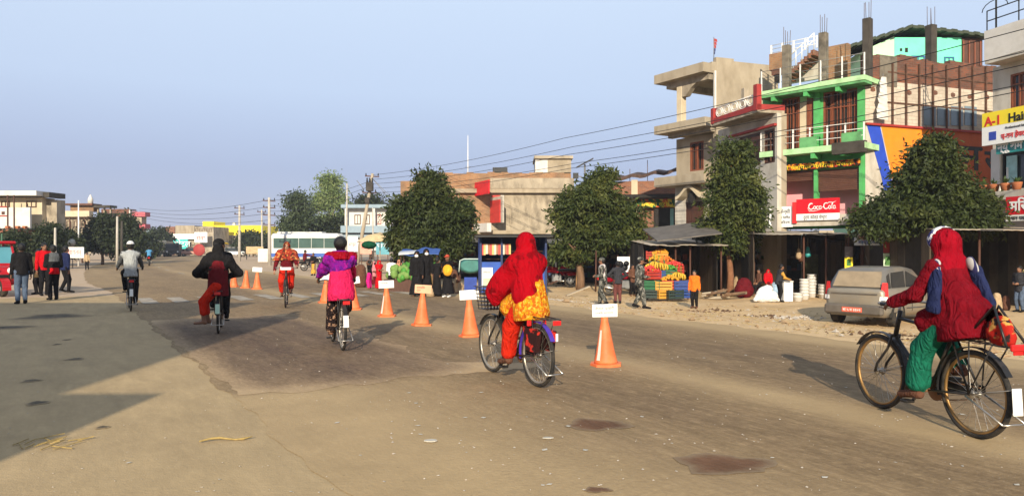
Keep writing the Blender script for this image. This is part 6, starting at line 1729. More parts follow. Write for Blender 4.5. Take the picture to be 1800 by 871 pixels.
def car(label, loc, rz, paint, dusty, group=None, scale=1.0):
    """small hatchback; y forward from the rear bumper"""
    t = thing('parked_car', label, 'car', loc, rz, group); t.scale = (scale,) * 3
    ys = [0, .04, .18, .45, .9, 1.5, 2.1, 2.45, 2.8, 3.3, 3.58, 3.68]
    def sec(y):
        k = np.interp(y, [0, .04, .3, 3.2, 3.58, 3.68], [.62, .72, .80, .80, .70, .55]); belt = np.interp(y, [0, .3, 2.4, 2.8, 3.68], [.92, .95, .93, .92, .74])
        bot = np.interp(y, [0, .15, 3.4, 3.68], [.34, .24, .22, .34])
        return [(0, bot), (k * .88, bot), (k, bot + .14), (k * 1.015, .62), (k * .985, belt - .06), (k * .93, belt), (0, belt + .02)]
    rows = []
    for y in ys:
        s = sec(y); rows.append([(x, y, z) for x, z in s] + [(-x, y, z) for x, z in s[-2:0:-1]])
    n = len(rows[0]); m = MB(); V = [p for r_ in rows for p in r_]; Fc = []
    for i in range(len(rows) - 1):
        for k in range(n): Fc.append((i * n + k, i * n + (k + 1) % n, (i + 1) * n + (k + 1) % n, (i + 1) * n + k)[::-1])
    Fc += [tuple(range(n)), tuple((len(rows) - 1) * n + k for k in range(n))[::-1]]
    m.add(V, Fc, 0, True); body = m.build('body', dusty, t)
    ce = [(.10, .90, .74, .72), (.24, 1.20, .66, .70), (.42, 1.42, .60, .66), (.9, 1.47, .60, .64), (1.5, 1.48, .60, .64), (2.0, 1.43, .58, .62), (2.45, 1.12, .66, .70), (2.72, .92, .72, .74)]
    # greenhouse: (y, roof height, half width at top, at belt)
    rows = []
    for (y, z, kt, kb) in ce: rows.append([(-kb, y, .90), (-kt, y, z - .04), (-kt * .8, y, z), (kt * .8, y, z), (kt, y, z - .04), (kb, y, .90)])
    n = 6; m = MB(); V = [p for r_ in rows for p in r_]; Fc = []
    for i in range(len(rows) - 1):
        for k in range(n - 1): Fc.append((i * n + k, i * n + k + 1, (i + 1) * n + k + 1, (i + 1) * n + k))
    Fc += [tuple(range(n))[::-1]]; m.add(V, Fc, 0, True); m.build('roof', paint, t)
    GL = M_glass('tinted_car_glass', (.008, .009, .011), .12); GL.node_tree.nodes['Principled BSDF'].inputs['Specular IOR Level'].default_value = .2; DG = M('dusty_rear_glass', (.26, .20, .13), .35, .15, 5, .05)
    def side(y0, y1, s):
        f = lambda y, z: np.interp(z, (.90, np.interp(y, [c[0] for c in ce], [c[1] for c in ce]) - .04), (np.interp(y, [c[0] for c in ce], [c[3] for c in ce]), np.interp(y, [c[0] for c in ce], [c[2] for c in ce])))
        zt0 = np.interp(y0 + .04, [c[0] for c in ce], [c[1] for c in ce]) - .11; zt1 = np.interp(y1 - .04, [c[0] for c in ce], [c[1] for c in ce]) - .11
        P = [(y0, .96), (y1, .96), (y1 - .03, zt1), (y0 + .03, zt0)]
        q = [(s * (f(y, z) + .008), y, z) for y, z in P]; MB().prism(q if s > 0 else q[::-1], (s * .006, 0, 0)).build('side_window', GL, t)
    for s in (-1, 1): side(.62, 1.42, s); side(1.48, 2.28, s); side(.34, .56, s)
    MB().prism([(-.60, .125, .98), (.60, .125, .98), (.54, .335, 1.36), (-.54, .335, 1.36)], (0, -.012, .004)).build('rear_window', DG, t)
    MB().prism([(-.62, 2.66, .98), (.62, 2.66, .98), (.55, 2.12, 1.38), (-.55, 2.12, 1.38)], (0, .012, .006)).build('windscreen', GL, t)
    MB().box((0, -.03, .42), (1.46, .16, .26), None, 0, .05).build('bumper', M('grey_plastic', (.10, .085, .07), .7, .2, 6, .1), t)
    MB().box((0, 3.70, .40), (1.40, .14, .24), None, 0, .05).build('bumper', MATS['grey_plastic'], t)
    pl = MB().box((0, -.12, .42), (.50, .02, .12), None, 0, .004).build('number_plate', M('red_plate', (.62, .12, .07), .5, .1, 5, 0), t)
    text('बा ५ च ३१०२', .09, INKW, pl, (-.22, -.134, .39), width=.44)
    for s in (-1, 1):
        tl = MB().prism([(s * .62, .03, .66), (s * .795, .12, .66), (s * .76, .15, 1.10), (s * .66, .10, 1.10)][::s], (0, -.025, 0)).build('tail_light', REFL, t)
        MB().prism([(s * .63, .0, .66), (s * .79, .09, .66), (s * .785, .09, .76), (s * .635, .01, .76)][::s], (0, -.012, 0)).build('reversing_lamp', SIGNW, tl)
        MB().box((s * .86, 2.15, .98), (.16, .09, .11), None, 0, .03).build('mirror', paint, t)
        MB().bar((s * .812, .98, .84), (s * .812, 1.08, .84), .02, .025).build('door_handle', BLACKM, t)
        flat_wheel(t, s * .70, .62, .28, .19, M('dusty_hubcap', (.46, .36, .22), .6, .15, 6, .1)); flat_wheel(t, s * .70, 2.98, .28, .19, MATS['dusty_hubcap'])
        for y in (.62, 2.98): strip(MB(), [(p[0] + s * .79, p[1], p[2]) for p in arcpts((0, y, .29), .335, -8, 188)], .10).build('wheel_arch', M('arch_shadow_plastic', (.03, .028, .025), .8), t)
        for y in (1.45, 2.3): MB().bx(s * .813 - .003, s * .813 + .003, y - .006, y + .006, .36, .90).build('door_seam', BLACKM, t)
    MB().tube([(0, .85, 1.48), (.02, .6, 1.75)], .006, 5).build('aerial', BLACKM, t)
    MB().bx(-.58, .58, -.028, -.012, .80, .83).build('tailgate_trim', MATS['grey_plastic'], t)
    return t
CARP = M('silver_grey_car_paint', (.18, .168, .15), .30, .08, 2, 0, metal=.35, stain=(.30, .23, .15), amount=.4, sscale=2)
CARD = M('dusty_grey_car_paint', (.25, .225, .185), .42, .10, 2, .05, metal=.3, stain=(.30, .23, .15), amount=.6, sscale=1.6)
_c = at(1501, 17.4)
car('dusty silver grey hatchback parked on the verge behind the rightmost cyclist', (_c[0], _c[1], gz(*_c) + .0), -R(50), CARP, CARD, scale=.94)

def box_body(m, x, y0, y1, z0, z1, bev=.08, mi=0): return m.bx(-x, x, y0, y1, z0, z1, mi, bev)
bx_, by_ = at(482, 71); bus = thing('bus', 'white bus with dark windows and blue lower stripe parked beyond the pink rider', 'bus', (bx_, by_ + .0, gz(bx_, by_)), -PI / 2)
BUSW = M('white_bus_paint', (.64, .63, .60), .35, .04, 2, 0, stain=(.6, .55, .45), amount=.3)
m = MB(); box_body(m, 1.15, 0, 6.5, .35, 2.86, .22); m.build('body', BUSW, bus); m = MB(); m.bx(-.8, .8, .5, 4.8, 2.865, 3.0, 0, .05); m.build('roof_rack', BUSW, bus)
for k in range(5): MB().bx(1.152, 1.17, .30 + k * 1.2, .30 + k * 1.2 + 1.16, 1.45, 2.40).build('window', M_glass('green_bus_glass', (.03, .06, .05), .1), bus)
MB().bx(1.152, 1.168, .1, 6.4, .62, .98).build('stripe', M('blue_bus_stripe', (.04, .10, .35), .5), bus)
for y in (1.3, 5.2):
    for s in (-1, 1): flat_wheel(bus, s * 1.02, y, .45, .26)
MB().bx(-.95, .95, -.02, .0 - .003, 1.5, 2.4).build('windscreen', MATS['green_bus_glass'], bus); MB().bx(-1.1, 1.1, -.12, -.03, .4, .7).build('bumper', STEEL, bus)

def lorry(label, px, py, ang, col, bed, L=5.5, W=1.9, H=2.3, cat='truck', name='lorry', glass_front=True):
    x, y = gnd(px, py); t = thing(name, label, cat, (x, y, .0), ang)
    m = MB(); m.bx(-W / 2, W / 2, -1.5, 0, .6, H, 0, .12); m.build('cab', col, t)
    MB().bx(-W / 2 - .05, W / 2 + .05, -L, -1.55, .8, H * (.95 if bed else .8), 0, .04).build('load_body', bed or col, t)
    MB().bx(-W / 2 + .15, W / 2 - .15, .002, .02, H * .62, H * .90).build('windscreen', GLASS, t); MB().bx(-W / 2 + .25, W / 2 - .25, .002, .03, H * .34, H * .48).build('grille', BLACKM, t)
    for s in (-1, 1): MB().lathe([(.13, 0), (.12, .03), (.02, .05)], 10, (s * W * .38, .0, H * .38), rotm(-PI / 2, 0, 0)).build('headlight', SIGNW, t)
    MB().bx(-W / 2, W / 2, -.05, .12, .45, .68).build('bumper', BLACKM, t)
    for y_ in (-.7, -L + 1):
        for s in (-1, 1): flat_wheel(t, s * (W / 2 - .15), y_, .42, .24)
    return t
lorry('beige cream lorry coming down the far road, left of the dark one', 277, 451, PI + .2, M('cream_lorry_paint', (.55, .45, .30), .6), M('tan_load_body', (.45, .34, .22), .8), 5.5, 2.0, 2.6)
lorry('dark open lorry on the far road beside the cream lorry', 303, 451, PI + .35, M('dark_lorry_paint', (.04, .04, .042), .6), M('dark_load_body', (.05, .045, .04), .8), 5.0, 2.0, 2.1)
def far_car(label, px, py, ang, col, s=1.0):
    x, y = gnd(px, py); t = thing('car', label, 'car', (x, y, 0), ang)
    m = MB(); m.bx(-.85, .85, -2, 2, .3, .85, 0, .12); m.build('body', col, t); m = MB(); m.bx(-.72, .72, -1.5, 1.0, .851, 1.45, 0, .18); m.build('cabin', GLASS, t); MB().bx(-.68, .68, -1.3, .8, 1.452, 1.49).build('roof', col, t)
    for y_ in (-1.2, 1.25):
        for q in (-1, 1): flat_wheel(t, q * .75, y_, .30, .18)
    t.scale = (s,) * 3; return t
far_car('pale red and beige car crossing the far end of the road', 338, 450, PI / 2 + .3, M('faded_red_paint', (.45, .22, .16), .5))
far_car('white car parked far off behind the black rider, right side', 408, 451, PI / 2 + .2, M('white_car_paint', (.75, .74, .72), .4))
x, y = gnd(350, 451); rd = thing('red_drum', 'round dark red sign disc standing near the pale red car', 'sign', (x, y, 0)); MB().lathe([(.9, -.06), (.95, 0), (.9, .06)], 20, (0, 0, 1.1), rotm(PI / 2, 0, 0)).build('disc', DRED, rd); MB().tube([(0, .1, 0), (0, .1, 1.2)], .05, 6).build('post', STEEL, rd)
x, y, z = gp(448, 456); ct = thing('wooden_cart', 'beige wooden cart standing near the thick cement pole', 'cart', (x, y, z), .3)
MB().bx(-1.0, 1.0, -.6, .6, .7, 1.6, 0, .05).build('box_body', M('raw_plywood', (.50, .36, .20), .8), ct)
for q in (-1, 1): flat_wheel(ct, q * .95, 0, .40, .08)
x, y, z = gp(464, 460); cb = thing('white_cabinet', 'white metal cabinet beside the thick cement pole', 'cabinet', (x, y, z), .1); MB().bx(-.55, .55, -.3, .3, 0, 1.35, 0, .03).build('body', WMETAL, cb); MB().bx(-.5, -.02, -.32, -.302, .1, 1.25).build('door', WHITE, cb); MB().bx(.02, .5, -.32, -.302, .1, 1.25).build('door', WHITE, cb)

# red three wheeler at the left edge
x, y = gnd(4, 521); tk = thing('red_rickshaw', 'red electric rickshaw with teal tinted windscreen cut by the left edge', 'rickshaw', (x, y, 0), R(180 + 50) if False else R(-125))
RK = M('glossy_red_paint', (.42, .012, .018), .25, .1, 3, 0)
g = Sdf((-.6, -2.6, .2), (.6, .4, 1.3), .035)
g.cap((-.28, -.25, .62), (.28, -.25, .62), .30, None, .1); g.cap((-.34, -.55, .80), (.34, -.55, .80), .26, None, .12); g.cap((-.36, -1.0, .45), (-.36, -2.3, .50), .17, None, .05); g.cap((.36, -1.0, .45), (.36, -2.3, .50), .17, None, .05); g.cap((0, -2.3, .55), (0, -.9, .40), .34, None, .05, ((0, 0, 1), .5)); g.cap((-.35, -2.35, .75), (.35, -2.35, .75), .22, None, .05)
link('body', g.mesh('body', RK), tk)
MB().prism([(-.5, -.42, 1.02), (.5, -.42, 1.02), (.46, -.62, 1.55), (-.46, -.62, 1.55)], (0, -.02, 0)).build('windscreen', M_glass('teal_windscreen', (.06, .20, .24), .1), tk)
m = MB(); m.bx(-.58, .58, -2.55, -.45, 1.62, 1.72, 0, .04); m.build('roof', RK, tk)
for s in (-1, 1):
    for (a, b) in (((s * .52, -.42, 1.0), (s * .48, -.62, 1.63)), ((s * .52, -1.35, .6), (s * .52, -1.35, 1.63)), ((s * .52, -2.4, .6), (s * .52, -2.4, 1.63))): MB().bar(a, b, .05).build('pillar', RK, tk)
    MB().lathe([(.10, 0), (.09, .04), (.02, .06)], 12, (s * .22, .03, .80), rotm(-PI / 2, 0, 0)).build('headlight', SIGNW, tk)
    flat_wheel(tk, s * .48, -2.0, .25, .14)
flat_wheel(tk, 0, .02, .25, .14); strip(MB(), arcpts((0, .02, .25), .31, -10, 170), .24, th=.02).build('mudguard', RK, tk)
MB().bx(-.42, .42, -2.1, -1.5, .72, .86, 0, .05).build('seat', LEATH, tk); MB().bx(-.34, .34, .05, .07, .56, .68).build('grille', BLACKM, tk)
# ------------------------------------------------------------------ cloth colours
def crease(m):
    """wrinkles of worn cloth in the shading"""
    nt = m.node_tree; b = nt.nodes['Principled BSDF']
    if m.get('creased'): return m
    m['creased'] = 1; co = _coords(nt, False, (1, 1, .42))
    n1 = _math(nt, 'ABSOLUTE', _math(nt, 'SUBTRACT', _noise(nt, co, 9, 2, .5, 1.4), .5)); n2 = _math(nt, 'ABSOLUTE', _math(nt, 'SUBTRACT', _noise(nt, co, 21, 2, .5, 1.0), .5))
    bp = nt.nodes.new('ShaderNodeBump'); bp.inputs['Strength'].default_value = 1.0; bp.inputs['Distance'].default_value = .06
    nt.links.new(_math(nt, 'ADD', n1, _math(nt, 'MULTIPLY', n2, .45)), bp.inputs['Height']); nt.links.new(bp.outputs[0], b.inputs['Normal']); return m
def cloth(name, c, **k): return crease(cloth_(name, c, **k))
def cloth_(name, c, **k): return M(name, c, .92, k.pop('var', .16), k.pop('scale', 7), .35, spec=.04, bscale=90, **k)
C_BLACK = cloth('black_cloth', (.014, .013, .014)); C_CHAR = cloth('charcoal_cloth', (.035, .035, .04)); C_GREY = cloth('light_grey_cloth', (.34, .35, .345)); C_DGREY = cloth('dark_grey_cloth', (.10, .105, .11))
C_MAROON = cloth('maroon_cloth', (.115, .010, .014)); C_RED = cloth('red_cloth', (.48, .008, .014)); C_SRED = cloth('scarlet_cloth', (.50, .020, .008)); C_CRIM = cloth('crimson_cloth', (.245, .004, .012)); C_WINE = cloth('wine_red_cloth', (.140, .0045, .010))
C_PINK = cloth('hot_pink_cloth', (.56, .016, .085)); C_MAG = cloth('magenta_cloth', (.62, .02, .20)); C_PURP = cloth('purple_cloth', (.26, .022, .30)); C_GREEN = cloth('bottle_green_cloth', (.010, .115, .070)); C_NAVY = cloth('navy_cloth_dark', (.018, .024, .07))
C_WHITE = cloth('white_cloth', (.72, .71, .69)); C_ORANGE = cloth('orange_cloth', (.80, .17, .02)); C_OLIVE = cloth('olive_brown_cloth', (.085, .06, .032)); C_JEANS = cloth('blue_jeans_cloth', (.085, .115, .17)); C_BROWN = cloth('brown_cloth', (.12, .055, .035)); C_YEL = cloth('yellow_cloth', (.78, .52, .03)); C_TAN = cloth('tan_cloth', (.42, .30, .18))
P_YEL = M_pattern('yellow_orange_print', (.58, .26, .012), (.48, .11, .010), 22, .5, .95, 'noise', (.66, .38, .05)); P_BLK = M_pattern('black_brown_print', (.018, .012, .012), (.34, .20, .13), 22, .60, .9)
P_RED = M_pattern('red_dark_print', (.315, .0025, .008), (.16, .003, .006), 8, .58, .95); P_SHAWL = M_pattern('rust_brown_shawl_print', (.30, .035, .020), (.07, .022, .014), 11, .52, .92, 'noise', (.50, .20, .06)); P_PURP = M_pattern('purple_magenta_print', (.17, .008, .19), (.30, .012, .22), 10, .55, .9, 'noise', (.10, .010, .18))
P_CAMO = M_pattern('grey_green_camouflage', (.085, .085, .075), (.022, .024, .022), 9, .52, .95, 'noise', (.25, .24, .21)); P_RW = M_pattern('white_navy_scarf_print', (.74, .72, .72), (.05, .05, .16), 13, .56, .9)

def stripes(name, a, b, sc):
    m, nt, bs = new_mat(name); w = nt.nodes.new('ShaderNodeTexWave'); w.inputs['Scale'].default_value = sc; w.inputs['Distortion'].default_value = 1.2; nt.links.new(_coords(nt), w.inputs['Vector'])
    nt.links.new(_mix(nt, a, b, _ramp(nt, w.outputs[1], .35, .5)), bs.inputs['Base Color']); bs.inputs['Roughness'].default_value = .95; bs.inputs['Specular IOR Level'].default_value = .04; return m
P_STR = stripes('white_navy_stripes', (.03, .03, .09), (.40, .39, .38), 9)
for m_ in (P_YEL, P_BLK, P_RED, P_SHAWL, P_PURP, P_CAMO): crease(m_)
# rider 1: grey jacket
x, y = gnd(230, 547); rz = R(29)
bt, Bp = bicycle('black bicycle of the grey jacketed rider at the left', (x, y, .004), rz, 1.2)
j = ride_pose(Bp, 1.50, 1.2, .06); j['bike'] = 1
p = Person('person cycling away in pale grey waistcoat, white head cloth and black trousers', (x, y, .004), rz, j, SKIN, .014)
p.trousers(C_BLACK, 1.05); p.shirt(C_DGREY, .97, .06, .97, name='shirt'); p.shirt(C_GREY, 1.07, .12, .12, name='waistcoat', seed=4); p.hair(); p.cap_hat(C_WHITE, name='head_cloth'); p.shoes(C_BLACK)

# rider 2: black clad pair on one bicycle
x, y = gnd(384, 586); rz = R(19)
bt, Bp = bicycle('black bicycle carrying two riders, pale green plate at the rear', (x, y, .004), rz, 2.4, pm=M('pale_green_plate', (.42, .60, .46), .5, .05, 5, 0))
j = ride_pose(Bp, 1.52, 2.4, .09, turn=1.1); j['bike'] = 1
p = Person('person in black jacket and cap with yellow peak pedalling with a passenger behind', (x, y, .004), rz, j, SKIN, .014)
p.trousers(C_BLACK, 1.05); p.shirt(C_BLACK, 1.14, .08, .97, loose=.012); p.hair(); p.cap_hat(C_BLACK, C_YEL); p.shoes(C_BLACK)
j = stand_pose(1.54); d = np.array((0, -.16, .86 - j['pel'][2] + .0)); S2 = rotm(0, 0, R(62))
for n in ('pel', 'che', 'nec', 'hed', 'shL', 'shR', 'hipL', 'hipR'): j[n] = j[n] + d
for s, n in ((-1, 'L'), (1, 'R')):
    j['hip' + n] = np.array((-.02, -.16 + s * .085, .84)); ft = np.array((-.20 + .03 * s, -.10 + s * .09, .24)); j['kn' + n], j['an' + n] = ik(j['hip' + n], ft, .34, .34, (-1, .1, .9)); j['to' + n] = j['an' + n] + np.array((-.14, .02, -.03))
    j['sh' + n] = j['pel'] + np.array((s * .17, .01, .43)); j['el' + n], j['wr' + n] = ik(j['sh' + n], j['pel'] + np.array((s * .16, .22, .14)), .28, .25, (s, -.4, -.3))
p = Person('person riding side saddle on the rear rack in maroon tunic and red trousers', (x, y, .004), rz, j, SKIN, .014)
p.trousers(C_SRED, 1.12, .70); p.shirt(C_MAROON, 1.12, .16, .4, flare=.02)
g = p.g(); jj = p.j
for n in 'LR': g.cap(jj['sh' + n], jj['el' + n], .080, .078, .05); g.cap(jj['el' + n], jj['wr' + n], .07, .05, .04)
g.cap(jj['shL'], jj['shR'], .085, None, .08); g.cap(jj['nec'], jj['che'] - (0, .02, .06), .11, .15, .06, ((0, 1, 0), .85)); g.folds(.007, (7, 7, 6), 3); g.ell(jj['pel'] + (0, -.20, .22), (.115, .20, .30), None, 0, True); p.put(g, 'shawl', C_BLACK)
p.scarf_head(C_BLACK, .14); 

# rider 3: coming towards us
x, y = gnd(502, 541); rz = R(180 + 15); fx_, fy_ = -math.sin(rz), math.cos(rz); x -= fx_ * 1.1; y -= fy_ * 1.1
bt, Bp = bicycle('bicycle coming towards the camera with the orange trousered rider', (x, y, .004), rz, .3, ladies=True, plate=False)
MB().box((0, .98, .98), (.26, .05, .07), None, 0, .01).build('headlamp', SIGNW, bt)
j = ride_pose(Bp, 1.46, .3, .04); j['bike'] = 1; j['wrR'] = np.array((.30, .42, .92)); j['elR'], j['wrR'] = ik(j['shR'], j['wrR'], .27, .24, (1, -.3, -.6))
p = Person('person cycling towards the camera in rust patterned shawl, maroon tunic and orange trousers', (x, y, .004), rz, j, SKIN2, .013)
p.trousers(C_SRED, 1.25, .98, flare=.01); p.shirt(C_MAROON, 1.12, .20, .97, flare=.02, loose=.004)
def sh3(g, s):
    pass
g = p.g(); jj = p.j
for n in 'LR': g.cap(jj['sh' + n], jj['el' + n], .105, .12, .06)
g.cap(jj['shL'], jj['shR'], .11, None, .07); g.cap(jj['nec'], jj['che'] - (0, 0, .08), .13, .17, .06, ((0, 1, 0), .85)); g.folds(.009, (8, 8, 7), 9); g.cut(jj['che'] - (0, 0, .12), (0, 0, -1)); p.put(g, 'shawl', P_SHAWL)
p.scarf_head(P_SHAWL, .10); p.shoes(C_BROWN)

# rider 4: pink tunic, purple shawl
x, y = gnd(602, 616); rz = R(21)
bt, Bp = bicycle('bicycle of the pink rider with round white plate low on its rear mudguard', (x, y, .004), rz, -1.2, rim=RIMS, ladies=True)
j = ride_pose(Bp, 1.47, -1.2, .05); j['bike'] = 1
p = Person('person cycling away in hot pink tunic, purple shawl and black patterned trousers', (x, y, .004), rz, j, SKIN, .0125)
p.trousers(P_BLK, 1.38, 1.0, .008, flare=.012)
def skirtback(g, s):
    q = s.j; g.cap(q['pel'] + (0, -.02, .10), q['pel'] + (0, -.06, -.13), .165, .205, .04, ((0, 1, 0), .82)); 
p.shirt(C_PINK, 1.05, .21, .9, .007, flare=.045, extra=skirtback)
g = p.g(); jj = p.j
for n in 'LR': g.cap(jj['sh' + n], jj['el' + n], .080, .090, .06)
g.cap(jj['elL'], jj['wrL'] + (-.02, -.02, -.06), .085, .06, .05); g.cap(jj['shL'], jj['shR'], .09, None, .07); g.cap(jj['nec'], jj['che'] - (0, .02, .10), .12, .165, .06, ((0, 1, 0), .85)); g.folds(.012, (8, 8, 6), 12)
g.cut(jj['che'] - (0, 0, .13), (.35, 0, -1)); g.cut(jj['nec'] + (0, 0, .06), (0, .1, 1)); sh_ = p.put(g, 'shawl', P_PURP)
g = p.g(); g.cap(jj['shL'] + (0, 0, .03), jj['shR'] + (.02, 0, .03), .085, None, .06); g.cap(jj['nec'] - (0, .04, 0), jj['nec'] - (0, .10, .10), .12, .10, .05); g.folds(.010, (9, 9, 7), 2); g.cut(jj['nec'] - (0, 0, .10), (0, -.2, -1)); g.cut(jj['nec'] + (0, 0, .05), (0, 0, 1)); p.put(g, 'shawl_border', C_CRIM)
p.hair(bun=False); g = p.g(.012, jj['hed'] - .2, jj['hed'] + .3); g.ell(p.hd(0, -.05, .05), (.10, .11, .105), None, .02); p.put(g, 'hair_bun', HAIR)

# rider 5: big red shawl
x, y = gnd(945, 680); rz = R(28.5)
bt, Bp = bicycle('black bicycle with front basket and violet rear mudguard under the red shawl rider', (x, y, .004), rz, -1.0, rim=RIMS, ladies=True, basket=True, guard=VIOLET, plate=False)
m = MB()
for s in (-1, 1): m.prism([(s * .07, -.20, .62), (s * .07, .12, .66), (s * .07, .06, .40), (s * .07, -.16, .40)], (s * .05, 0, 0))
m.build('skirt_guard', M_pattern('red_black_guard', (.03, .012, .012), (.50, .03, .02), 9, .55, .5), bt)
for s in (-1, 1): MB().box((s * .095, .02 + s * .0, .70), (.05, .03, .07), None, 0, .008).build('side_reflector', REFL, bt)
MB().bx(-.012, .012, -.402, -.392, .54, .62).build('mudguard_stripe', INKW, bt)
j = ride_pose(Bp, 1.49, -1.0, .06); j['bike'] = 1
p = Person('person cycling away wrapped in a large red patterned shawl over yellow printed tunic', (x, y, .004), rz, j, SKIN, .0105)
p.trousers(C_SRED, 1.45, .97, .008, flare=.006)
def skirt5(g, s):
    q = s.j; g.cap(q['pel'] + (0, -.02, .12), q['pel'] + (0, -.05, -.14), .165, .215, .04, ((0, 1, 0), .84)); g.cap(q['pel'] + (-.06, .06, -.02), q['hipL'] + (-.04, .20, -.10), .13, .12, .05)
p.shirt(P_YEL, 1.04, .22, .2, .008, name='tunic', flare=.04, extra=skirt5)
p.shirt(C_PINK, 1.09, -.06, .95, .006, name='blouse', flare=.0)
g = p.g(); jj = p.j
g.ell(p.hd(0, -.015, .045), (.104, .126, .114), None, .03); g.cap(p.hd(0, -.03, 0), jj['nec'] + (0, -.02, -.02), .102, .115, .06); g.ell(p.hd(0, .14, -.01), (.06, .09, .095), None, 0, True)
g.cap(jj['nec'], jj['che'], .11, .165, .07, ((0, 1, 0), .9)); g.cap(jj['che'], jj['pel'] + (-.03, -.02, .04), .165, .19, .07, ((0, 1, 0), .85)); g.cap(jj['shL'], jj['shR'], .085, None, .08)
g.cap(jj['shL'], jj['elL'], .078, .085, .08); g.cap(jj['elL'], jj['wrL'] + (0, -.06, -.03), .085, .075, .06); g.cap(jj['elL'] + (.0, .05, -.06), jj['wrL'] + (.03, -.08, -.12), .07, .07, .08); g.cap(jj['che'] + (-.10, .1, -.02), jj['elL'] + (.02, .02, -.08), .10, .10, .10); g.cap(jj['shR'], jj['elR'], .075, .08, .06)
g.cap(jj['nec'] + (-.03, .02, -.02), jj['wrL'] + (.03, -.10, .0), .075, .085, .10); g.folds(.008, (5, 5, 2.2), 21); g.folds(.003, (14, 14, 5), 22)
g.cut((0.0, .2, 1.03), (.66, -.05, -.75), 0); g.cut(jj['elR'] + (0, .02, -.05), (.2, .6, -.75)) if False else None
p.put(g, 'shawl', P_RED)
p.shoes(C_BROWN)

# rider 6: rightmost, dark red with green trousers
x, y = gnd(1714, 770); rz = R(11)
bt, Bp = bicycle('rusty roadster bicycle with golden rims and white rear plate at the right', (x, y, .004), rz, -.75, rim=RIMG, scale=1.02, plate=False)
c = np.array(Bp['rear']) + (0, -(WR + .03) * math.cos(R(2)), (WR + .03) * math.sin(R(2)))
MB().box(c + (0, -.012, .0), (.085, .010, .20), rotm(R(-4), 0, 0), 0, .004).build('number_plate', PLATE, bt)
m = MB(); z = .80
for s in (-1, 1): m.tube([(s * .09, -.02, z), (s * .02, -.20, z + .25), (s * .09, -.38, z - .03)], .011, 6)
m.build('rack_frame', FRB, bt)
MB().box((.0, -.41, .76), (.16, .03, .05), None, 0, .008).build('rear_reflector', REFL, bt); MB().box((.06, -.47, .745), (.09, .02, .025), None, 0, .004).build('reflector_tab', SIGNW, bt)
bag = thing('carrier_bag', 'red and yellow printed bag strapped on the rack of the rightmost bicycle', 'bag', (0, 0, 0), 0)
g = Sdf((-.25, -.5, .68), (.25, .2, 1.2), .014); g.cap((0, -.30, .83), (0, -.20, .85), .075, .08, .05, ((1, 0, 0), .7)); g.ell((0, -.25, .92), (.05, .09, .08), None, .05); g.folds(.008, (10, 10, 10), 3)
bag.location = (x, y, .004); bag.rotation_euler = (0, 0, rz); link('bag_body', g.mesh('bag_body', M_pattern('red_yellow_bag_print', (.36, .018, .012), (.52, .27, .07), 12, .55, .7, 'noise', (.03, .02, .02))), bag)
j = ride_pose(Bp, 1.49, -.75, .10); j['bike'] = 1
p = Person('person cycling at the right in hooded dark red jacket, white striped scarf and green trousers', (x, y, .004), rz, j, SKIN, .0105)
p.trousers(C_GREEN, 1.35, .95, .012, flare=.022)
def tail6(g, s):
    q = s.j; g.cap(q['pel'] + (0, -.02, .14), q['pel'] + (0, -.10, -.10), .17, .20, .05, ((0, 1, 0), .9)); g.cap(q['pel'] + (.02, -.14, .08), q['pel'] + (.06, -.40, -.03), .13, .06, .07, ((0, 0, 1), .6)); g.cap(q['pel'] + (-.08, .08, .0), q['hipL'] + (-.03, .16, -.05), .12, .11, .06)
p.shirt(C_WINE, 1.08, .17, 1.0, .010, name='jacket', loose=.010, flare=.03, extra=tail6)
g = p.g(); jj = p.j
g.ell(p.hd(0, -.02, .042), (.106, .128, .112), None, .03); g.cap(p.hd(0, -.04, -.02), jj['nec'] + (0, -.03, -.04), .100, .115, .06); g.cap(jj['shL'] * .8 + jj['shR'] * .2, jj['shR'] * .8 + jj['shL'] * .2, .088, None, .07); g.folds(.006, (9, 9, 8), 6); g.ell(p.hd(0, .12, .0), (.062, .09, .095), None, 0, True); g.cut(jj['nec'] - (0, .0, .10), (0, 0, -1)); p.put(g, 'hood', C_CRIM)
g = p.g(); g.ell(p.hd(0, .0, .05), (.112, .137, .118), None, .02); g.ell(p.hd(0, -.035, .03), (.118, .125, .125), None, 0, True); g.ell(p.hd(0, .14, -.03), (.075, .10, .11), None, 0, True); g.cut(p.hd(0, 0, -.10), (0, 0, -1)); p.put(g, 'scarf', P_RW, 'white and navy striped scarf edge')
for pts, nm in ((((-.155, .235, 1.40), (-.205, .20, 1.24), (-.225, .19, 1.04)), 'left'), (((.07, .13, 1.42), (.12, .07, 1.27), (.155, .035, 1.08)), 'back')):
    P_ = [np.array(q) + (0, -.005, -.02) for q in pts]
    g = p.g(.009); Pm = P_[0] * .45 + P_[1] * .55; g.cap(P_[0], Pm, .050, .056, .02, ((1, 0, 0), .5)); g.folds(.006, (16, 16, 2), 1); wsc = p.put(g, 'scarf_end', P_STR)
    g = p.g(.009); g.cap(Pm, P_[2], .060, .072, .02, ((1, 0, 0), .5)); g.folds(.010, (18, 18, 2), 2); g.cut(P_[2] - (0, 0, .03), (0, .2, -1)); p.put(g, 'scarf_fringe', C_NAVY)
p.shoes(C_BROWN)
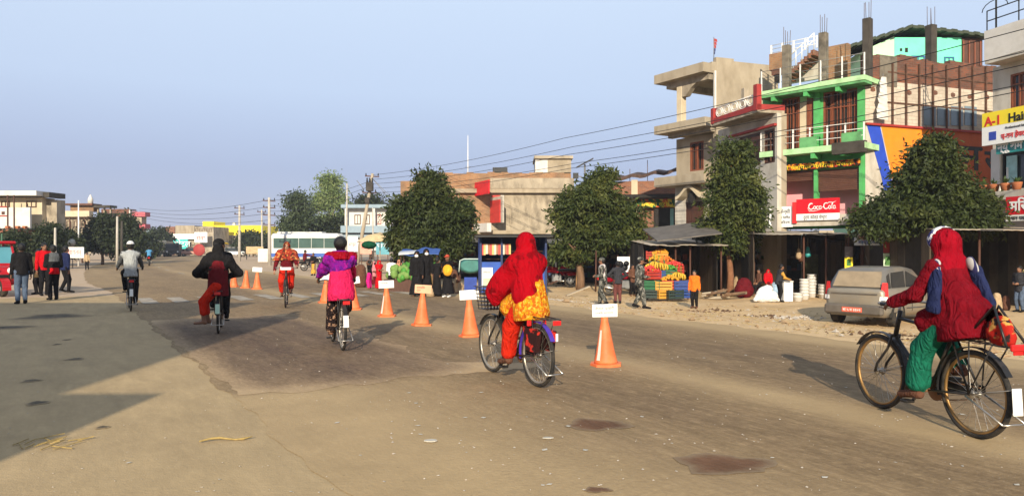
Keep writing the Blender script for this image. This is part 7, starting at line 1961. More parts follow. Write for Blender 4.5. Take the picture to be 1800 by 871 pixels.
# ------------------------------------------------------------------ people on foot
def walker(label, px, pf, pt, face, mode='stand', h=.016, skin=None, group=None, Hk=1.0, **k):
    """a standing person whose feet and head top are seen on rows pf and pt; face: 0 walks away, 180 comes towards us"""
    x, y, z = gp(px, pf); H = max(.9, min(1.82, (pf - pt) * y / F * .985)) * Hk
    ray = math.atan2(-(px - 900), F); j = stand_pose(H, **k) if mode == 'stand' else sit_pose(H, **k)
    return Person(label, (x, y, z + .005), ray + R(face), j, skin or SKIN, h, group)
gl = 'men talking beside the red rickshaw'
p = walker('person in dark jacket and blue jeans standing before the red rickshaw', 38, 534, 427, 10, group=gl, step=.04); p.shirt(C_BLACK, 1.12, .06, .97, loose=.01); p.trousers(C_JEANS); p.hair(); p.shoes(C_BLACK)
p = walker('person in olive brown coat, leftmost of the standing men after the jeans', 68, 517, 437, 40, group=gl, arms='front'); p.shirt(C_OLIVE, 1.15, .22, .97, loose=.01); p.trousers(C_BLACK); p.hair(); p.shoes(C_BLACK)
p = walker('person in bright red pullover, hidden partly by the man with red and black jacket', 77, 519, 426, 200, group=gl, arms='down'); p.shirt(C_RED, 1.08, .06, .97); p.trousers(C_BLACK); p.hair(); p.shoes(C_BLACK)
p = walker('person in black jacket with grey band and red hem among the standing men', 94, 527, 430, 15, group=gl, step=.05, arms='front'); p.shirt(C_BLACK, 1.12, -.02, .97, loose=.01); p.shirt(C_DGREY, 1.15, -.26, .1, name='grey_band', cut=(p.j['che'] - (0, 0, .10), (0, 0, -1))); p.shirt(C_RED, 1.07, .08, .1, name='red_hem', cut=(p.j['pel'] + (0, 0, .08), (0, 0, 1))); p.trousers(C_BLACK); p.hair(); p.shoes(C_BLACK)
p = walker('person in dark blue jacket striding at the right end of the standing men', 114, 514, 432, -60, group=gl, step=.16); p.shirt(C_NAVY, 1.1, .06, .97); p.trousers(C_BLACK); p.hair(); p.shoes(C_BLACK)
p = walker('person in tan top walking alone far off on the left roadside', 153, 474, 443, 170, step=.15); p.shirt(C_TAN, 1.05, .05, .97); p.trousers(C_BLACK); p.hair(); p.shoes(C_BLACK)
# motorbike rider at the far left
x, y = gnd(262, 467); mb_t = motorbike('dark motorbike carrying a person in blue, just right of the grey jacketed cyclist', (x, y, .0), R(24), C_BLACK)
j = ride_pose({'seat': (0, .05, .74), 'bb': (0, .42, .36), 'crank': .06, 'gripL': (-.34, .9, 1.02), 'gripR': (.34, .9, 1.02)}, 1.5, 0, .02); j['bike'] = 1
p = Person('person in blue jacket riding a motorbike beyond the grey jacketed cyclist', (x, y, 0), R(24), j, SKIN, .02); p.shirt(cloth('sky_blue_cloth', (.08, .25, .45)), 1.1, .05, .97); p.trousers(C_BLACK); p.hair(); p.shoes(C_BLACK)
# motorbike group behind rider 3 and 4
x, y, z = gp(537, 476); motorbike('dark motorbike parked on the dirt before the bus', (x - .1, y, z), R(-60), C_BLACK)
j = ride_pose({'seat': (0, .05, .74), 'bb': (0, .42, .36), 'crank': .06, 'gripL': (-.34, .9, 1.02), 'gripR': (.34, .9, 1.02)}, 1.55, 0, .02); j['bike'] = 1
p = Person('person in dark red seated on the motorbike before the bus', (x - .1, y, z), R(-60), j, SKIN, .02); p.shirt(C_MAROON, 1.1, .05, .97); p.trousers(C_BLACK); p.hair(); p.shoes(C_BLACK)
p = walker('person in black top and mustard skirt standing beside the bus', 551, 484, 444, 160, h=.018, arms='front'); p.shirt(C_BLACK, 1.05, 0, .97); p.skirt(cloth('mustard_cloth', (.55, .30, .05)), .1, .2); p.hair(); p.shoes(C_BLACK)
# market women
gm = 'market women on the verge'
p = walker('person in black top and hot magenta trousers carrying a green bundle on the head', 650, 508, 458, 60, h=.018, group=gm, arms='head'); p.shirt(C_BLACK, 1.06, .0, .5); p.trousers(C_MAG, 1.45, flare=.01); p.hair()
px_, py_, pz_ = gp(648, 508); gb = thing('green_bundle', 'dark green cloth bundle carried on the head of the magenta trousered woman', 'bundle', (px_, py_, pz_ + 1.52)); g = Sdf((-.5, -.4, -.2), (.5, .4, .4), .03); g.ell((0, 0, .1), (.28, .22, .15), None); g.folds(.02, (6, 6, 6), 2); link('cloth', g.mesh('cloth', cloth('deep_green_cloth', (.008, .06, .03))), gb)
p = walker('person in red sari with green and gold trim beside the umbrella', 666, 510, 457, 200, h=.018, group=gm, arms='fold'); p.shirt(C_RED, 1.08, .1, .6); p.skirt(C_RED, .08, .24); p.scarf_head(C_RED, .2); 
p = walker('person in white shirt and black trousers seen from behind, right of the red sari', 688, 512, 453, 0, h=.018, group=gm, arms='front'); p.shirt(C_WHITE, 1.12, .04, .9, loose=.01); p.trousers(C_BLACK); p.hair(); p.shoes(C_BLACK)
p = walker('person in black robe and white face mask, left one of the masked pair', 733, 521, 441, 170, h=.016, group=gm, arms='down'); p.shirt(C_BLACK, 1.15, .1, .97, loose=.015); p.skirt(C_BLACK, .06, .30); p.scarf_head(C_BLACK, .2); g = p.g(.012, p.j['hed'] - .2, p.j['hed'] + .2); g.ell(p.hd(0, .07, -.045), (.062, .05, .05), None, .02); p.put(g, 'face_mask', C_WHITE)
p = walker('person in black robe and white face mask, right one of the masked pair', 749, 520, 437, 190, h=.016, group=gm, arms='down'); p.shirt(C_BLACK, 1.12, .1, .97, loose=.015); p.skirt(C_BLACK, .06, .28); p.scarf_head(C_BLACK, .2); g = p.g(.012, p.j['hed'] - .2, p.j['hed'] + .2); g.ell(p.hd(0, .07, -.045), (.062, .05, .05), None, .02); p.put(g, 'face_mask', C_WHITE)
p = walker('person in long black coat standing just right of the yellow sack', 768, 521, 452, -40, h=.016, group=gm, arms='fold'); p.shirt(C_BLACK, 1.1, .2, .97); p.skirt(C_BLACK, .06, .25); p.hair(); p.shoes(C_BLACK)
p = walker('person in black skirt with yellow shoulder bag and white shoes, red hat on the head', 787, 522, 447, 150, h=.016, group=gm, arms='front'); p.shirt(C_BLACK, 1.12, .12, .97); p.skirt(C_BLACK, .10, .27); p.cap_hat(cloth('brick_red_cloth', (.42, .07, .04)), MATS['brick_red_cloth'], 'hat'); p.shoes(C_WHITE)
_ = p.o.location; sb = thing('shoulder_bag', 'round yellow bag held by the woman in red hat', 'bag', (_[0] + .02, _[1] - .32, _[2] + .80)); g = Sdf((-.3, -.2, -.3), (.3, .2, .3), .02); g.ell((0, 0, .03), (.15, .10, .18)); g.folds(.008, (9, 9, 9), 1); link('bag_body', g.mesh('bag_body', cloth('saffron_cloth', (.75, .36, .03))), sb); MB().tube([(-.14, 0, .15), (-.08, 0, .34), (.08, 0, .34), (.14, 0, .15)], .014, 6).build('handle', C_BLACK, sb)
# soldiers, boy, shop men
gs = 'camouflaged soldiers walking on the verge'
def soldier(label, px, pf, pt, face, **k):
    p = walker(label, px, pf, pt, face, h=.014, group=gs, **k); p.shirt(P_CAMO, 1.12, .10, .97, loose=.006); p.trousers(P_CAMO, 1.2, .92, .012); p.hair(); p.cap_hat(P_CAMO, P_CAMO); p.shoes(C_BLACK)
    for s in (-1, 1): pass
    return p
p = soldier('person in camouflage walking left under the broad tree, pale jacket part lit', 1060, 537, 452, 80, step=.26, arms='front')
p.shirt(M_pattern('pale_vest_print', (.52, .48, .46), (.10, .06, .07), 8, .58, .9), 1.18, -.12, .15, name='vest')
p = soldier('person in dark camouflage striding right beside the fruit stall', 1124, 541, 450, -80, step=.30, arms='front')
p = walker('person in charcoal jacket and maroon trousers standing between the two soldiers', 1086, 533, 458, 10, h=.016, arms='hips'); p.shirt(C_CHAR, 1.1, .08, .97); p.trousers(cloth('brown_maroon_cloth', (.13, .045, .04))); p.hair(); p.shoes(C_BLACK)
p = walker('person, a child in bright orange pullover and dark trousers near the slim tree', 1221, 541, 474, 165, h=.013, skin=SKIN2, arms='down'); p.shirt(C_ORANGE, 1.14, .08, .97, .008, loose=.01); p.trousers(C_BLACK, 1.1); p.hair(); p.shoes(C_BROWN)
p = walker('person in dark jacket with mustard sleeve bending over the white box', 1369, 530, 464, -70, h=.016, lean=.16, arms='reach'); p.shirt(C_CHAR, 1.1, .08, .1); p.shirt(cloth('mustard_cloth_dark', (.50, .26, .05)), 1.02, .0, .97, name='sleeves'); p.trousers(C_BLACK); p.hair(); p.shoes(C_BLACK)
p = walker('person in dark brown crouching at the back of the dim shop', 1335, 520, 468, 120, mode='sit', h=.018); p.shirt(C_BROWN, 1.1, .05, .97); p.trousers(C_BLACK); p.hair()
p = walker('person in red shawl sitting at the back of the dim shop', 1350, 520, 470, 190, mode='sit', h=.018); p.shirt(C_RED, 1.14, .05, .97, loose=.02); p.skirt(C_MAROON, .1, .25); p.scarf_head(C_RED, .15)
p = walker('person in dark clothes with red collar standing at the right edge stall', 1793, 548, 466, 150, h=.015, arms='front'); p.shirt(C_CHAR, 1.12, .1, .97); p.trousers(C_JEANS); p.hair(); p.shoes(C_BLACK); 
p = walker('person in crimson sitting on a stool behind the pale post near the blue kiosk', 993, 503, 478, 190, mode='sit', h=.02, Hk=1.6); p.shirt(C_CRIM, 1.1, .05, .97); p.trousers(C_BLACK); p.hair()

# ------------------------------------------------------------------ blue kiosk and its neighbours
KB = M('blue_kiosk_paint', (.022, .085, .38), .55, .15, 4, .1, stain=(.02, .03, .10), amount=.6, sscale=2)
KN = M('navy_kiosk_paint', (.015, .03, .10), .6, .2, 4, .1)
def stand(name, label, cat, px, py, ang=0.0, group=None, Z=None):
    if Z is None: x, y, z = gp(px, py)
    else: x, y = at(px, Z); z = gz(x, y)
    t = thing(name, label, cat, (x, y, z), ang, group); f = Fr(x, y, ang); f.z = z
    return t, f
def fx(f, px, y=0): return f.X(px, y)
def fz(f, py, px, y=0): return f.Z(py, f.X(px, y), y) - f.z
def fpart(t, f, name, px0, px1, py0, py1, y0, y1, mat, parent=None, bev=0.0):
    pc = (px0 + px1) / 2
    return MB().bx(fx(f, px0, y0), fx(f, px1, y0), y0, y1, fz(f, py1, pc, y0), fz(f, py0, pc, y0), 0, bev).build(name, mat, parent or t)
t, f = stand('blue_kiosk', 'blue sheet metal kiosk stall with dark flat roof behind the red shawl rider', 'kiosk', 843, 514, R(4))
x1 = fx(f, 961); zt = fz(f, 417, 900)
MB().bx(-.15, x1 + .15, -.55, 2.1, zt, zt + .07).build('roof', BLACKM, t)
MB().bx(0, x1, 1.9, 1.96, 0, zt).build('back_wall', KN, t)
for a in (0, x1 - .05): MB().bx(a, a + .05, .05, 1.899, 0, zt).build('side_wall', KB, t)
for a in (0, fx(f, 880), fx(f, 938), x1 - .07): MB().bx(a, a + .07, -.06, .02, 0, zt - .002).build('post', KN, t)
fpart(t, f, 'front_panel', 845, 880, 460, 513, -.02, .03, KB); fpart(t, f, 'front_panel', 942, 959, 458, 513, -.02, .03, KB); fpart(t, f, 'counter', 882, 941, 466, 513, -.02, .03, KB)
for k in range(3): MB().bx(.08, x1 - .08, .5, 1.0, fz(f, 470 - 14 * k, 900), fz(f, 470 - 14 * k, 900) + .02).build('shelf', DWOOD, t)
po_ = fpart(t, f, 'poster', 847, 866, 470, 505, -.045, -.022, SIGNW); text('रिचार्ज', .10, INKB, po_, (fx(f, 849), -.052, fz(f, 480, 856)), width=.26); MB().bx(fx(f, 849), fx(f, 864), -.050, -.046, fz(f, 502, 856), fz(f, 488, 856)).build('picture', M('pale_green_print', (.45, .60, .35), .7), po_)
r_ = random.Random(2); pk = [M('snack_red', (.55, .06, .05), .5), M('snack_gold', (.65, .42, .15), .5), M('snack_cream', (.66, .58, .46), .5), M('snack_brown', (.30, .14, .08), .6)]
for k in range(14):
    xx = fx(f, 848) + .10 * k * .72; 
    if xx < x1 - .12: tag(MB().bx(f.w(xx, .1)[0] - .042, f.w(xx, .1)[0] + .042, f.w(xx, .1)[1], f.w(xx, .1)[1] + .03, f.z + fz(f, 446, 856) - r_.uniform(0, .04), f.z + fz(f, 428, 856)).build('snack_packet', pk[k % 4]), ('red', 'gold', 'cream', 'brown')[k % 4] + ' foil snack packet, number ' + ('one', 'two', 'three', 'four', 'five', 'six', 'seven', 'eight', 'nine', 'ten', 'eleven', 'twelve', 'thirteen', 'fourteen')[k] + ' from the left under the kiosk roof', 'packet', 'snack packets hung under the kiosk roof')
t, f = stand('blue_board', 'dark blue board leaning beside the kiosk on its left', 'board', 828, 516, .1); fpart(t, f, 'panel', 816, 838, 487, 510, 0, .04, M('royal_blue_board', (.02, .05, .26), .6)); 
for p_ in (818, 835): fpart(t, f, 'leg', p_, p_ + 2, 510, 518, 0, .03, DWOOD)
t, f = stand('teal_rickshaw_hood', 'teal tarpaulin hood with pale piping left of the blue kiosk', 'hood', 815, 508, .1)
g = Sdf((-.6, -.6, .3), (1.2, .9, 1.6), .035); g.ell((.30, .1, .98), (.50, .45, .32), None); g.folds(.01, (5, 5, 4), 2); g.cut((.3, -.18, 1.0), (0, -1, .1)); link('hood_cloth', g.mesh('hood_cloth', M('teal_tarp', (.05, .17, .15), .7)), t)
MB().tube([(-.2, -.22, .74), (-.16, -.22, 1.2), (.0, -.22, 1.27), (.6, -.22, 1.27), (.76, -.22, 1.2), (.80, -.22, .74)], .025, 6).build('piping', M('pale_piping', (.50, .60, .55), .6), t)
for s in (-.15, .75): MB().tube([(s, .1, 0), (s, .1, .8)], .03, 6).build('frame_leg', DWOOD, t)
# blue tarpaulin cart, produce cart, umbrella, sacks
t, f = stand('vegetable_cart', 'vegetable hand cart under a blue tarpaulin roof behind the masked women', 'cart', 735, 508, .05)
a0, a1 = fx(f, 703), fx(f, 772); zt = fz(f, 447, 737)
mb = MB(); n = 10
for i in range(n):
    xa, xb = a0 + (a1 - a0) * i / n, a0 + (a1 - a0) * (i + 1) / n; wv = lambda q: .05 * math.sin(q * 5) + .03 * math.sin(q * 11)
    mb.prism([(xa, -.5, zt + wv(xa)), (xb, -.5, zt + wv(xb)), (xb, -.5, zt + .03 + wv(xb)), (xa, -.5, zt + .03 + wv(xa))], (0, 1.6, .18))
mb.build('tarpaulin', M('blue_tarpaulin', (.035, .09, .30), .6, .2, 4, .2), t)
MB().prism([(a0, -.52, zt - .02), (a0 + .55, -.52, zt + .03), (a0 + .6, -.52, zt + .10), (a0, -.52, zt + .06)], (0, .6, .06)).build('tarpaulin_flap', M('pale_tarp', (.40, .42, .46), .7), t)
for xx in (a0 + .06, a1 - .06):
    for yy in (-.4, .9): MB().tube([(xx, yy, 0), (xx, yy, zt)], .025, 6).build('post', DWOOD, t)
MB().bx(a0 + .05, a1 - .05, -.3, .8, .70, .78).build('tray', DWOOD, t)
for s in (.3, 1.3): flat_wheel(t, a0 + s, .25, .32, .06)
PROD = [M('leafy_green', (.06, .22, .03), .6, .3, 12, .4), M('tomato_red', (.55, .03, .02), .4), M('carrot_orange', (.55, .15, .02), .6), M('cabbage_pale', (.15, .25, .06), .7, .2, 10, .3), M('banana_yellow', (.55, .33, .03), .6), M('lemon_gold', (.55, .26, .02), .6), M('apple_red', (.52, .04, .03), .4)]
def heap(name, mat, c, w, d, hgt, r, n, seed, par=None):
    """a heap of fruit: every one a small ball, joined as one countless mass"""
    rr = random.Random(seed); mb = MB()
    for i in range(n):
        a, b = rr.uniform(-1, 1), rr.uniform(-1, 1); z = hgt * max(0, 1 - .8 * max(abs(a), abs(b)) ** 2) * rr.uniform(.6, 1)
        mb.sphere((c[0] + a * w / 2, c[1] + b * d / 2, c[2] + z), r * rr.uniform(.85, 1.15), 6, 4)
    o = mb.build(name, mat, par); o['kind'] = 'stuff'; return o
for k in range(5): heap('vegetable_heap', PROD[(0, 3, 1, 0, 2)[k]], (a0 + .25 + .36 * k, .1, .80), .34, .7, .16, .06, 40, k, t)
t, f = stand('produce_pile', 'heap of cabbages and leafy greens right of the white shirted man', 'vegetables', 707, 512, 0)
heap('cabbage_heap', PROD[3], (-.05, 0, .45), .9, .5, .45, .13, 40, 3, t); heap('leafy_heap', PROD[0], (.30, -.05, .35), .7, .5, .5, .12, 36, 5, t); MB().bx(-.6, .7, -.25, .4, 0, .42).build('table', DWOOD, t)
um = thing('market_umbrella', 'large faded cream umbrella over the market women', 'umbrella', (*at(668, 35.5), gz(*at(668, 35.5)))); hU = 1.95
mb = MB(); n = 10; ring = [(1.15 * math.cos(2 * PI * k / n), 1.15 * math.sin(2 * PI * k / n), hU - .05 * (k % 2)) for k in range(n)]; mid = [(.6 * math.cos(2 * PI * k / n), .6 * math.sin(2 * PI * k / n), hU + .30) for k in range(n)]
for k in range(n): q = (k + 1) % n; mb.quad(ring[k], ring[q], mid[q], mid[k]); mb.add([mid[k], mid[q], (0, 0, hU + .42)], [(0, 1, 2)])
mb.build('canopy', cloth('faded_cream_cloth', (.60, .46, .26)), um); MB().tube([(0, 0, 0), (0, 0, hU + .45)], .025, 6).build('pole', WOODP, um)
for k in range(n):
    MB().tube([ring[k], (0, 0, hU + .40)], .008, 4).build('rib', STEEL, um) if k % 2 == 0 else None
def sack(label, px, pf, w, hgt, mat, group=None, seed=1, cat='sack'):
    x, y, z = gp(px, pf); t = thing('sack', label, cat, (x, y, z), 0, group); W_ = w * y / F; H_ = hgt * y / F
    g = Sdf((-W_, -W_, -.05), (W_, W_, H_ * 1.3), .022); g.cap((0, 0, W_ * .4), (0, 0, H_ - W_ * .35), W_ * .5, W_ * .38, .05); g.folds(.012, (7, 7, 6), seed); g.cut((0, 0, .0), (0, 0, -1)); link('cloth', g.mesh('cloth', mat), t); return t
sack('upright yellow sack between the masked pair and the woman in black coat', 753, 515, 16, 34, C_YEL)
sack('tan sack on the ground under the yellow sack', 757, 521, 18, 16, C_TAN, seed=3)
sack('brown sack leaning by the pole behind the pink rider, left of the magenta trousers', 634, 505, 24, 40, C_BROWN, seed=4)
sack('orange cloth bundle above the brown sack beside the pale post', 628, 492, 16, 22, C_ORANGE, seed=5)
for k, (px, lb) in enumerate(((700, 'tan gunny sack standing behind the produce heap'), (793, 'brown gunny sack by the white shoes of the woman in red hat'), (808, 'tan gunny sack left of the leaning blue board'))): sack(lb, px, 515 if k else 498, 16, 20, C_TAN if k != 1 else C_BROWN, 'gunny sacks by the stalls', seed=7 + k)
# hoardings under the leaning pole
for k, (a, b, c, d, m_, lb, tx, ik_) in enumerate(((611, 629, 415, 442, SIGNW, 'white hoarding with red writing below the leaning pole', 'साझा', INKR), (633, 653, 420, 446, M('salmon_board', (.62, .30, .22), .6), 'salmon coloured hoarding beside the white one below the leaning pole', 'मेला', INKR), (661, 684, 414, 447, M('teal_picture_board', (.10, .30, .36), .6, .3, 2), 'teal picture hoarding left of the dome shaped tree', 'पानी', INKW))):
    t, f = stand('hoarding', lb, 'hoarding', (a + b) / 2, 470, 0, 'hoardings below the leaning pole', Z=47); bd = fpart(t, f, 'board', a, b, c, d, 0, .06, m_)
    for q in (a + 2, b - 3): fpart(t, f, 'leg', q, q + 1.2, d, 470, .0, .06, DWOOD)
    text(tx, .34, ik_, bd, (fx(f, a + 2), -.012, fz(f, (c + d) / 2 + 4, a)), width=fx(f, b - 3) - fx(f, a + 2))
t, f = stand('red_hoarding', 'red and white roadside hoarding behind the standing men on the left', 'hoarding', 130, 462, 0, Z=52); bd = fpart(t, f, 'board', 112, 147, 434, 453, 0, .08, SIGNW); text('स्वागतम्', .5, INKR, bd, (fx(f, 114), -.012, fz(f, 447, 130)), width=fx(f, 144) - fx(f, 114)); 
for q in (114, 143): fpart(t, f, 'leg', q, q + 1.5, 453, 462, 0, .08, DWOOD)
t, f = stand('round_dish', 'small pale round dish on a post above the red and white hoarding', 'dish', 127, 462, 0, Z=54); MB().lathe([(.05, 0), (.28, .06), (.30, .09)], 14, (0, 0, fz(f, 427, 127)), rotm(R(80), 0, 0)).build('dish', WHITE2, t); MB().tube([(0, .05, 0), (0, .05, fz(f, 427, 127))], .03, 6).build('post', STEEL, t)

# ------------------------------------------------------------------ tree side clutter near the soldiers
def post(label, px, pt, pf, w, mat, Z=None):
    x, y, z = gp(px, pf); t = thing('post', label, 'post', (x, y, z - .1)); MB().tube([(0, 0, 0), (.02, 0, (pf - pt) * y / F + .1)], [w * y / F / 2, w * y / F / 2 * .85], 8).build('shaft', mat, t)
post('thin pale wooden post right of the blue kiosk', 977, 455, 503, 4, WOODP); post('thick tan stump post beside the broad tree trunk', 1017, 470, 508, 11, M('tan_wood', (.50, .28, .12), .8, .2, 6, .3)); post('dark thin post behind the walking soldier', 1047, 440, 512, 3, DWOOD)
x, y, z = gp(1003, 505); motorbike('red motorbike parked under the broad tree left of the tan stump', (x, y, z), R(95), C_CRIM)
x, y, z = gp(1070, 520); motorbike('red motorbike half hidden behind the walking soldier', (x, y, z), R(-80), C_CRIM)
bo = []
for k, (px, py) in enumerate(((1020, 521), (966, 508))):
    x, y, z = gp(px, py); t = thing('plank', ('pale plank lying slantwise by the broad tree', 'dark plank lying by the blue kiosk')[k], 'plank', (x, y, z)); MB().bar((-.5, 0, .04), (.35, .2, .36), .14, .04).build('board', WOODP if k == 0 else DWOOD, t)
t, f = stand('paper_banner', 'white banner with black round pictures hung behind the man in charcoal jacket', 'banner', 1098, 525, 0, Z=28.5)
bd = fpart(t, f, 'sheet', 1085, 1107, 451, 484, 0, .02, SIGNW)
for (px, py, rr_) in ((1090, 464, .13), (1101, 463, .11), (1098, 470, .13)): MB().lathe([(.0, -.004), (rr_, -.003), (rr_, .003)], 14, (fx(f, px), -.008, fz(f, py, px)), rotm(R(90), 0, 0)).build('picture', INKB, bd)
for q in (1085.5, 1106): fpart(t, f, 'pole', q, q + 1.3, 448, 525, .021, .05, DWOOD)

# ------------------------------------------------------------------ sheds with deep dark insides
def shed(name, label, px0, px1, pf, roof, depth, front_over, Z, mat_roof, posts, wall=None, tilt=.25, ang=0.0, walls=True):
    t, f = stand(name, label, 'stall', px0, pf, ang, Z=Z); W_ = fx(f, px1); z0 = fz(f, roof, (px0 + px1) / 2); wl_ = wall or SHADE
    n = max(3, int(W_ / .55)); rr = random.Random(int(px0))
    for i in range(n):
        a, b = W_ * i / n - .02, W_ * (i + 1) / n + .02; dz = rr.uniform(-.03, .05); o_ = front_over + rr.uniform(-.15, .15); m = MB(); k_ = 5
        for q in range(k_):
            c0, c1 = a + (b - a) * q / k_, a + (b - a) * (q + 1) / k_; u0, u1 = .012 * (q % 2), .012 * ((q + 1) % 2)
            m.prism([(c0, -o_, z0 + dz + u0), (c1, -o_, z0 + dz + u1), (c1, -o_, z0 + dz + u1 + .012), (c0, -o_, z0 + dz + u0 + .012)], (0, depth + o_, tilt))
        m.build('roof_sheet', mat_roof[i % len(mat_roof)], t)
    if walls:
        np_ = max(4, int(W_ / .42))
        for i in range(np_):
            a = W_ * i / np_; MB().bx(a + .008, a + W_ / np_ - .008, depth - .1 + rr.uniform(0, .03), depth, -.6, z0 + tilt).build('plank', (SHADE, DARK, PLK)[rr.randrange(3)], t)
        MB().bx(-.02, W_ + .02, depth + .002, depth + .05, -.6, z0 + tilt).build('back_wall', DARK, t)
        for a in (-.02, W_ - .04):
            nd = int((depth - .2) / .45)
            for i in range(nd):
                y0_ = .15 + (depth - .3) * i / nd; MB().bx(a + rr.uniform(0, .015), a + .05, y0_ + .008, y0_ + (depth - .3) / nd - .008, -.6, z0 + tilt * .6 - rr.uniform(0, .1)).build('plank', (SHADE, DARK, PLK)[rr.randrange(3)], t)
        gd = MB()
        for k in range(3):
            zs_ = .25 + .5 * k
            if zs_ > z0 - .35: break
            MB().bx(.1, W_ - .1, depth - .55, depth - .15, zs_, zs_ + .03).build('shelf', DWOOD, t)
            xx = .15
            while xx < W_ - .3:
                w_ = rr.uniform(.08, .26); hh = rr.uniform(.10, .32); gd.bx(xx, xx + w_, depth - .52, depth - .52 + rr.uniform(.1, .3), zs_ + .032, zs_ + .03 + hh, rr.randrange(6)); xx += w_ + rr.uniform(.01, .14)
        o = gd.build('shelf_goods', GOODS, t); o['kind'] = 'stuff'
    for p_ in posts: MB().tube([(fx(f, p_), -front_over * .6, -.3), (fx(f, p_), -front_over * .6, z0 + .02)], .035, 6).build('post', DWOOD, t)
    return t, f
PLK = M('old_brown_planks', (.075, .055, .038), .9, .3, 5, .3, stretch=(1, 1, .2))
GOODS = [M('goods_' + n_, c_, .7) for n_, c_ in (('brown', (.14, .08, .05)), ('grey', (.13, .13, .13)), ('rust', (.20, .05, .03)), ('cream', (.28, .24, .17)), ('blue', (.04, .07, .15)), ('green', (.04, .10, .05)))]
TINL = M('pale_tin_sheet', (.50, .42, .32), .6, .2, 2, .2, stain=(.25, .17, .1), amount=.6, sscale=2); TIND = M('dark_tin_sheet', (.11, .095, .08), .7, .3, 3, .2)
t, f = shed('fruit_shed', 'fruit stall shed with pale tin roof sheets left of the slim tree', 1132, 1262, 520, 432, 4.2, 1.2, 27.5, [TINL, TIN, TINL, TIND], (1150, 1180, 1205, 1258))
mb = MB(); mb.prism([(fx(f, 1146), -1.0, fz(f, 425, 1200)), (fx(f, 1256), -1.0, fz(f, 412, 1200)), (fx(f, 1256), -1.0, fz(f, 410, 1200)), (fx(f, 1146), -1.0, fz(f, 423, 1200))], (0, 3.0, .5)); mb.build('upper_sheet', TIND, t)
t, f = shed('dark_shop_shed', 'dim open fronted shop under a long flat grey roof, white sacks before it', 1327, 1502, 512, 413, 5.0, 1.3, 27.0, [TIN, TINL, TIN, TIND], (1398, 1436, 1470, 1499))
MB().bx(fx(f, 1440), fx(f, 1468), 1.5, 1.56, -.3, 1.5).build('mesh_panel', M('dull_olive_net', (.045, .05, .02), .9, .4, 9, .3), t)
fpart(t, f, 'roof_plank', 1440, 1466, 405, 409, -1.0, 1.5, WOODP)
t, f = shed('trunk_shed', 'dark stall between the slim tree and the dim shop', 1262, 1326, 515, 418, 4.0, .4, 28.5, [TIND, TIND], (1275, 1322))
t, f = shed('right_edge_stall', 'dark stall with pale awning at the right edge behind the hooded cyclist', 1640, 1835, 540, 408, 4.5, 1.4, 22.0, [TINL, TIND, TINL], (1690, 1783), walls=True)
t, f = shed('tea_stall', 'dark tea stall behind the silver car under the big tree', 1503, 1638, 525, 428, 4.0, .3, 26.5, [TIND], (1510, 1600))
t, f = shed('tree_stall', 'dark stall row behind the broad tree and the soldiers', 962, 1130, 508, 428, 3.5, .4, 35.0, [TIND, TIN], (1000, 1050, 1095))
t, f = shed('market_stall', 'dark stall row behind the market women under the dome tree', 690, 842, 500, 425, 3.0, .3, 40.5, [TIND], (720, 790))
# banner and posters by the car
t, f = stand('shop_banner', 'blue and white printed banner hung above the silver car', 'banner', 1503, 520, 0, Z=24.6); bd = fpart(t, f, 'sheet', 1502, 1569, 411, 431, 0, .02, M_pattern('blue_white_print', (.62, .68, .74), (.20, .36, .52), 3.2, .55, .6)); text('हार्दिक शुभकामना', .2, INKR, bd, (fx(f, 1508), -.012, fz(f, 420, 1535)), width=fx(f, 1560) - fx(f, 1508)); text('अन्नपूर्ण भोजनालय', .15, INKBL, bd, (fx(f, 1508), -.012, fz(f, 428, 1535)), width=fx(f, 1556) - fx(f, 1508))
for k, (a, b, c, d) in enumerate(((1485, 1499, 433, 471), (1553, 1568, 420, 470))):
    fpart(t, f, 'banner_post', (a + b) / 2 - 1, (a + b) / 2 + 1, 411, 520, .03, .06, DWOOD)
    x0_ = (a + b) / 2; x, y = f.w(fx(f, x0_), -.1); q = thing('poster', ('yellow and white poster on the post left of the silver car roof', 'green and maroon poster on the post above the silver car')[k], 'poster', (x, y, f.z)); ff = Fr(x, y, 0); ff.z = f.z
    fpart(q, ff, 'sheet', a, b, c + (d - c) * .5, d, 0, .015, SIGNY if k == 0 else M('pale_green_poster', (.50, .62, .45), .6)); fpart(q, ff, 'upper_sheet', a, b, c, c + (d - c) * .48, 0, .015, M('black_white_poster', (.12, .10, .10), .6) if k == 0 else DRED)
    fpart(q, ff, 'picture', a + 3, b - 3, c + (d - c) * .6, d - 4, -.01, -.002, M('dark_green_print', (.06, .16, .04), .6))

# ------------------------------------------------------------------ crates and fruit at the stall
def crate_mesh(w, d, h, mat):
    m = MB(); t_ = .02; m.bx(-w / 2, w / 2, -d / 2, d / 2, 0, t_)
    for k in range(3):
        z0 = h * (.06 + .32 * k); z1 = z0 + h * .24
        m.bx(-w / 2, w / 2, -d / 2, -d / 2 + t_, z0, z1); m.bx(-w / 2, w / 2, d / 2 - t_, d / 2, z0, z1); m.bx(-w / 2, -w / 2 + t_, -d / 2 + t_, d / 2 - t_, z0, z1); m.bx(w / 2 - t_, w / 2, -d / 2 + t_, d / 2 - t_, z0, z1)
    for sx in (-1, 1):
        for sy in (-1, 1): m.bx(sx * w / 2 - .025 * (sx > 0) - .0, sx * w / 2 + .025 * (sx < 0), sy * (d / 2 - .001) - .02, sy * (d / 2 - .001) + .02, 0, h)
    return m.mesh('crate', mat)
CRC = {n: M(n + '_crate_plastic', c, .5, .1, 5, .05) for n, c in (('red', (.36, .035, .02)), ('green', (.015, .10, .04)), ('yellow', (.50, .24, .03)), ('blue', (.02, .05, .19)), ('dark', (.02, .035, .03)), ('orange', (.46, .10, .02)))}
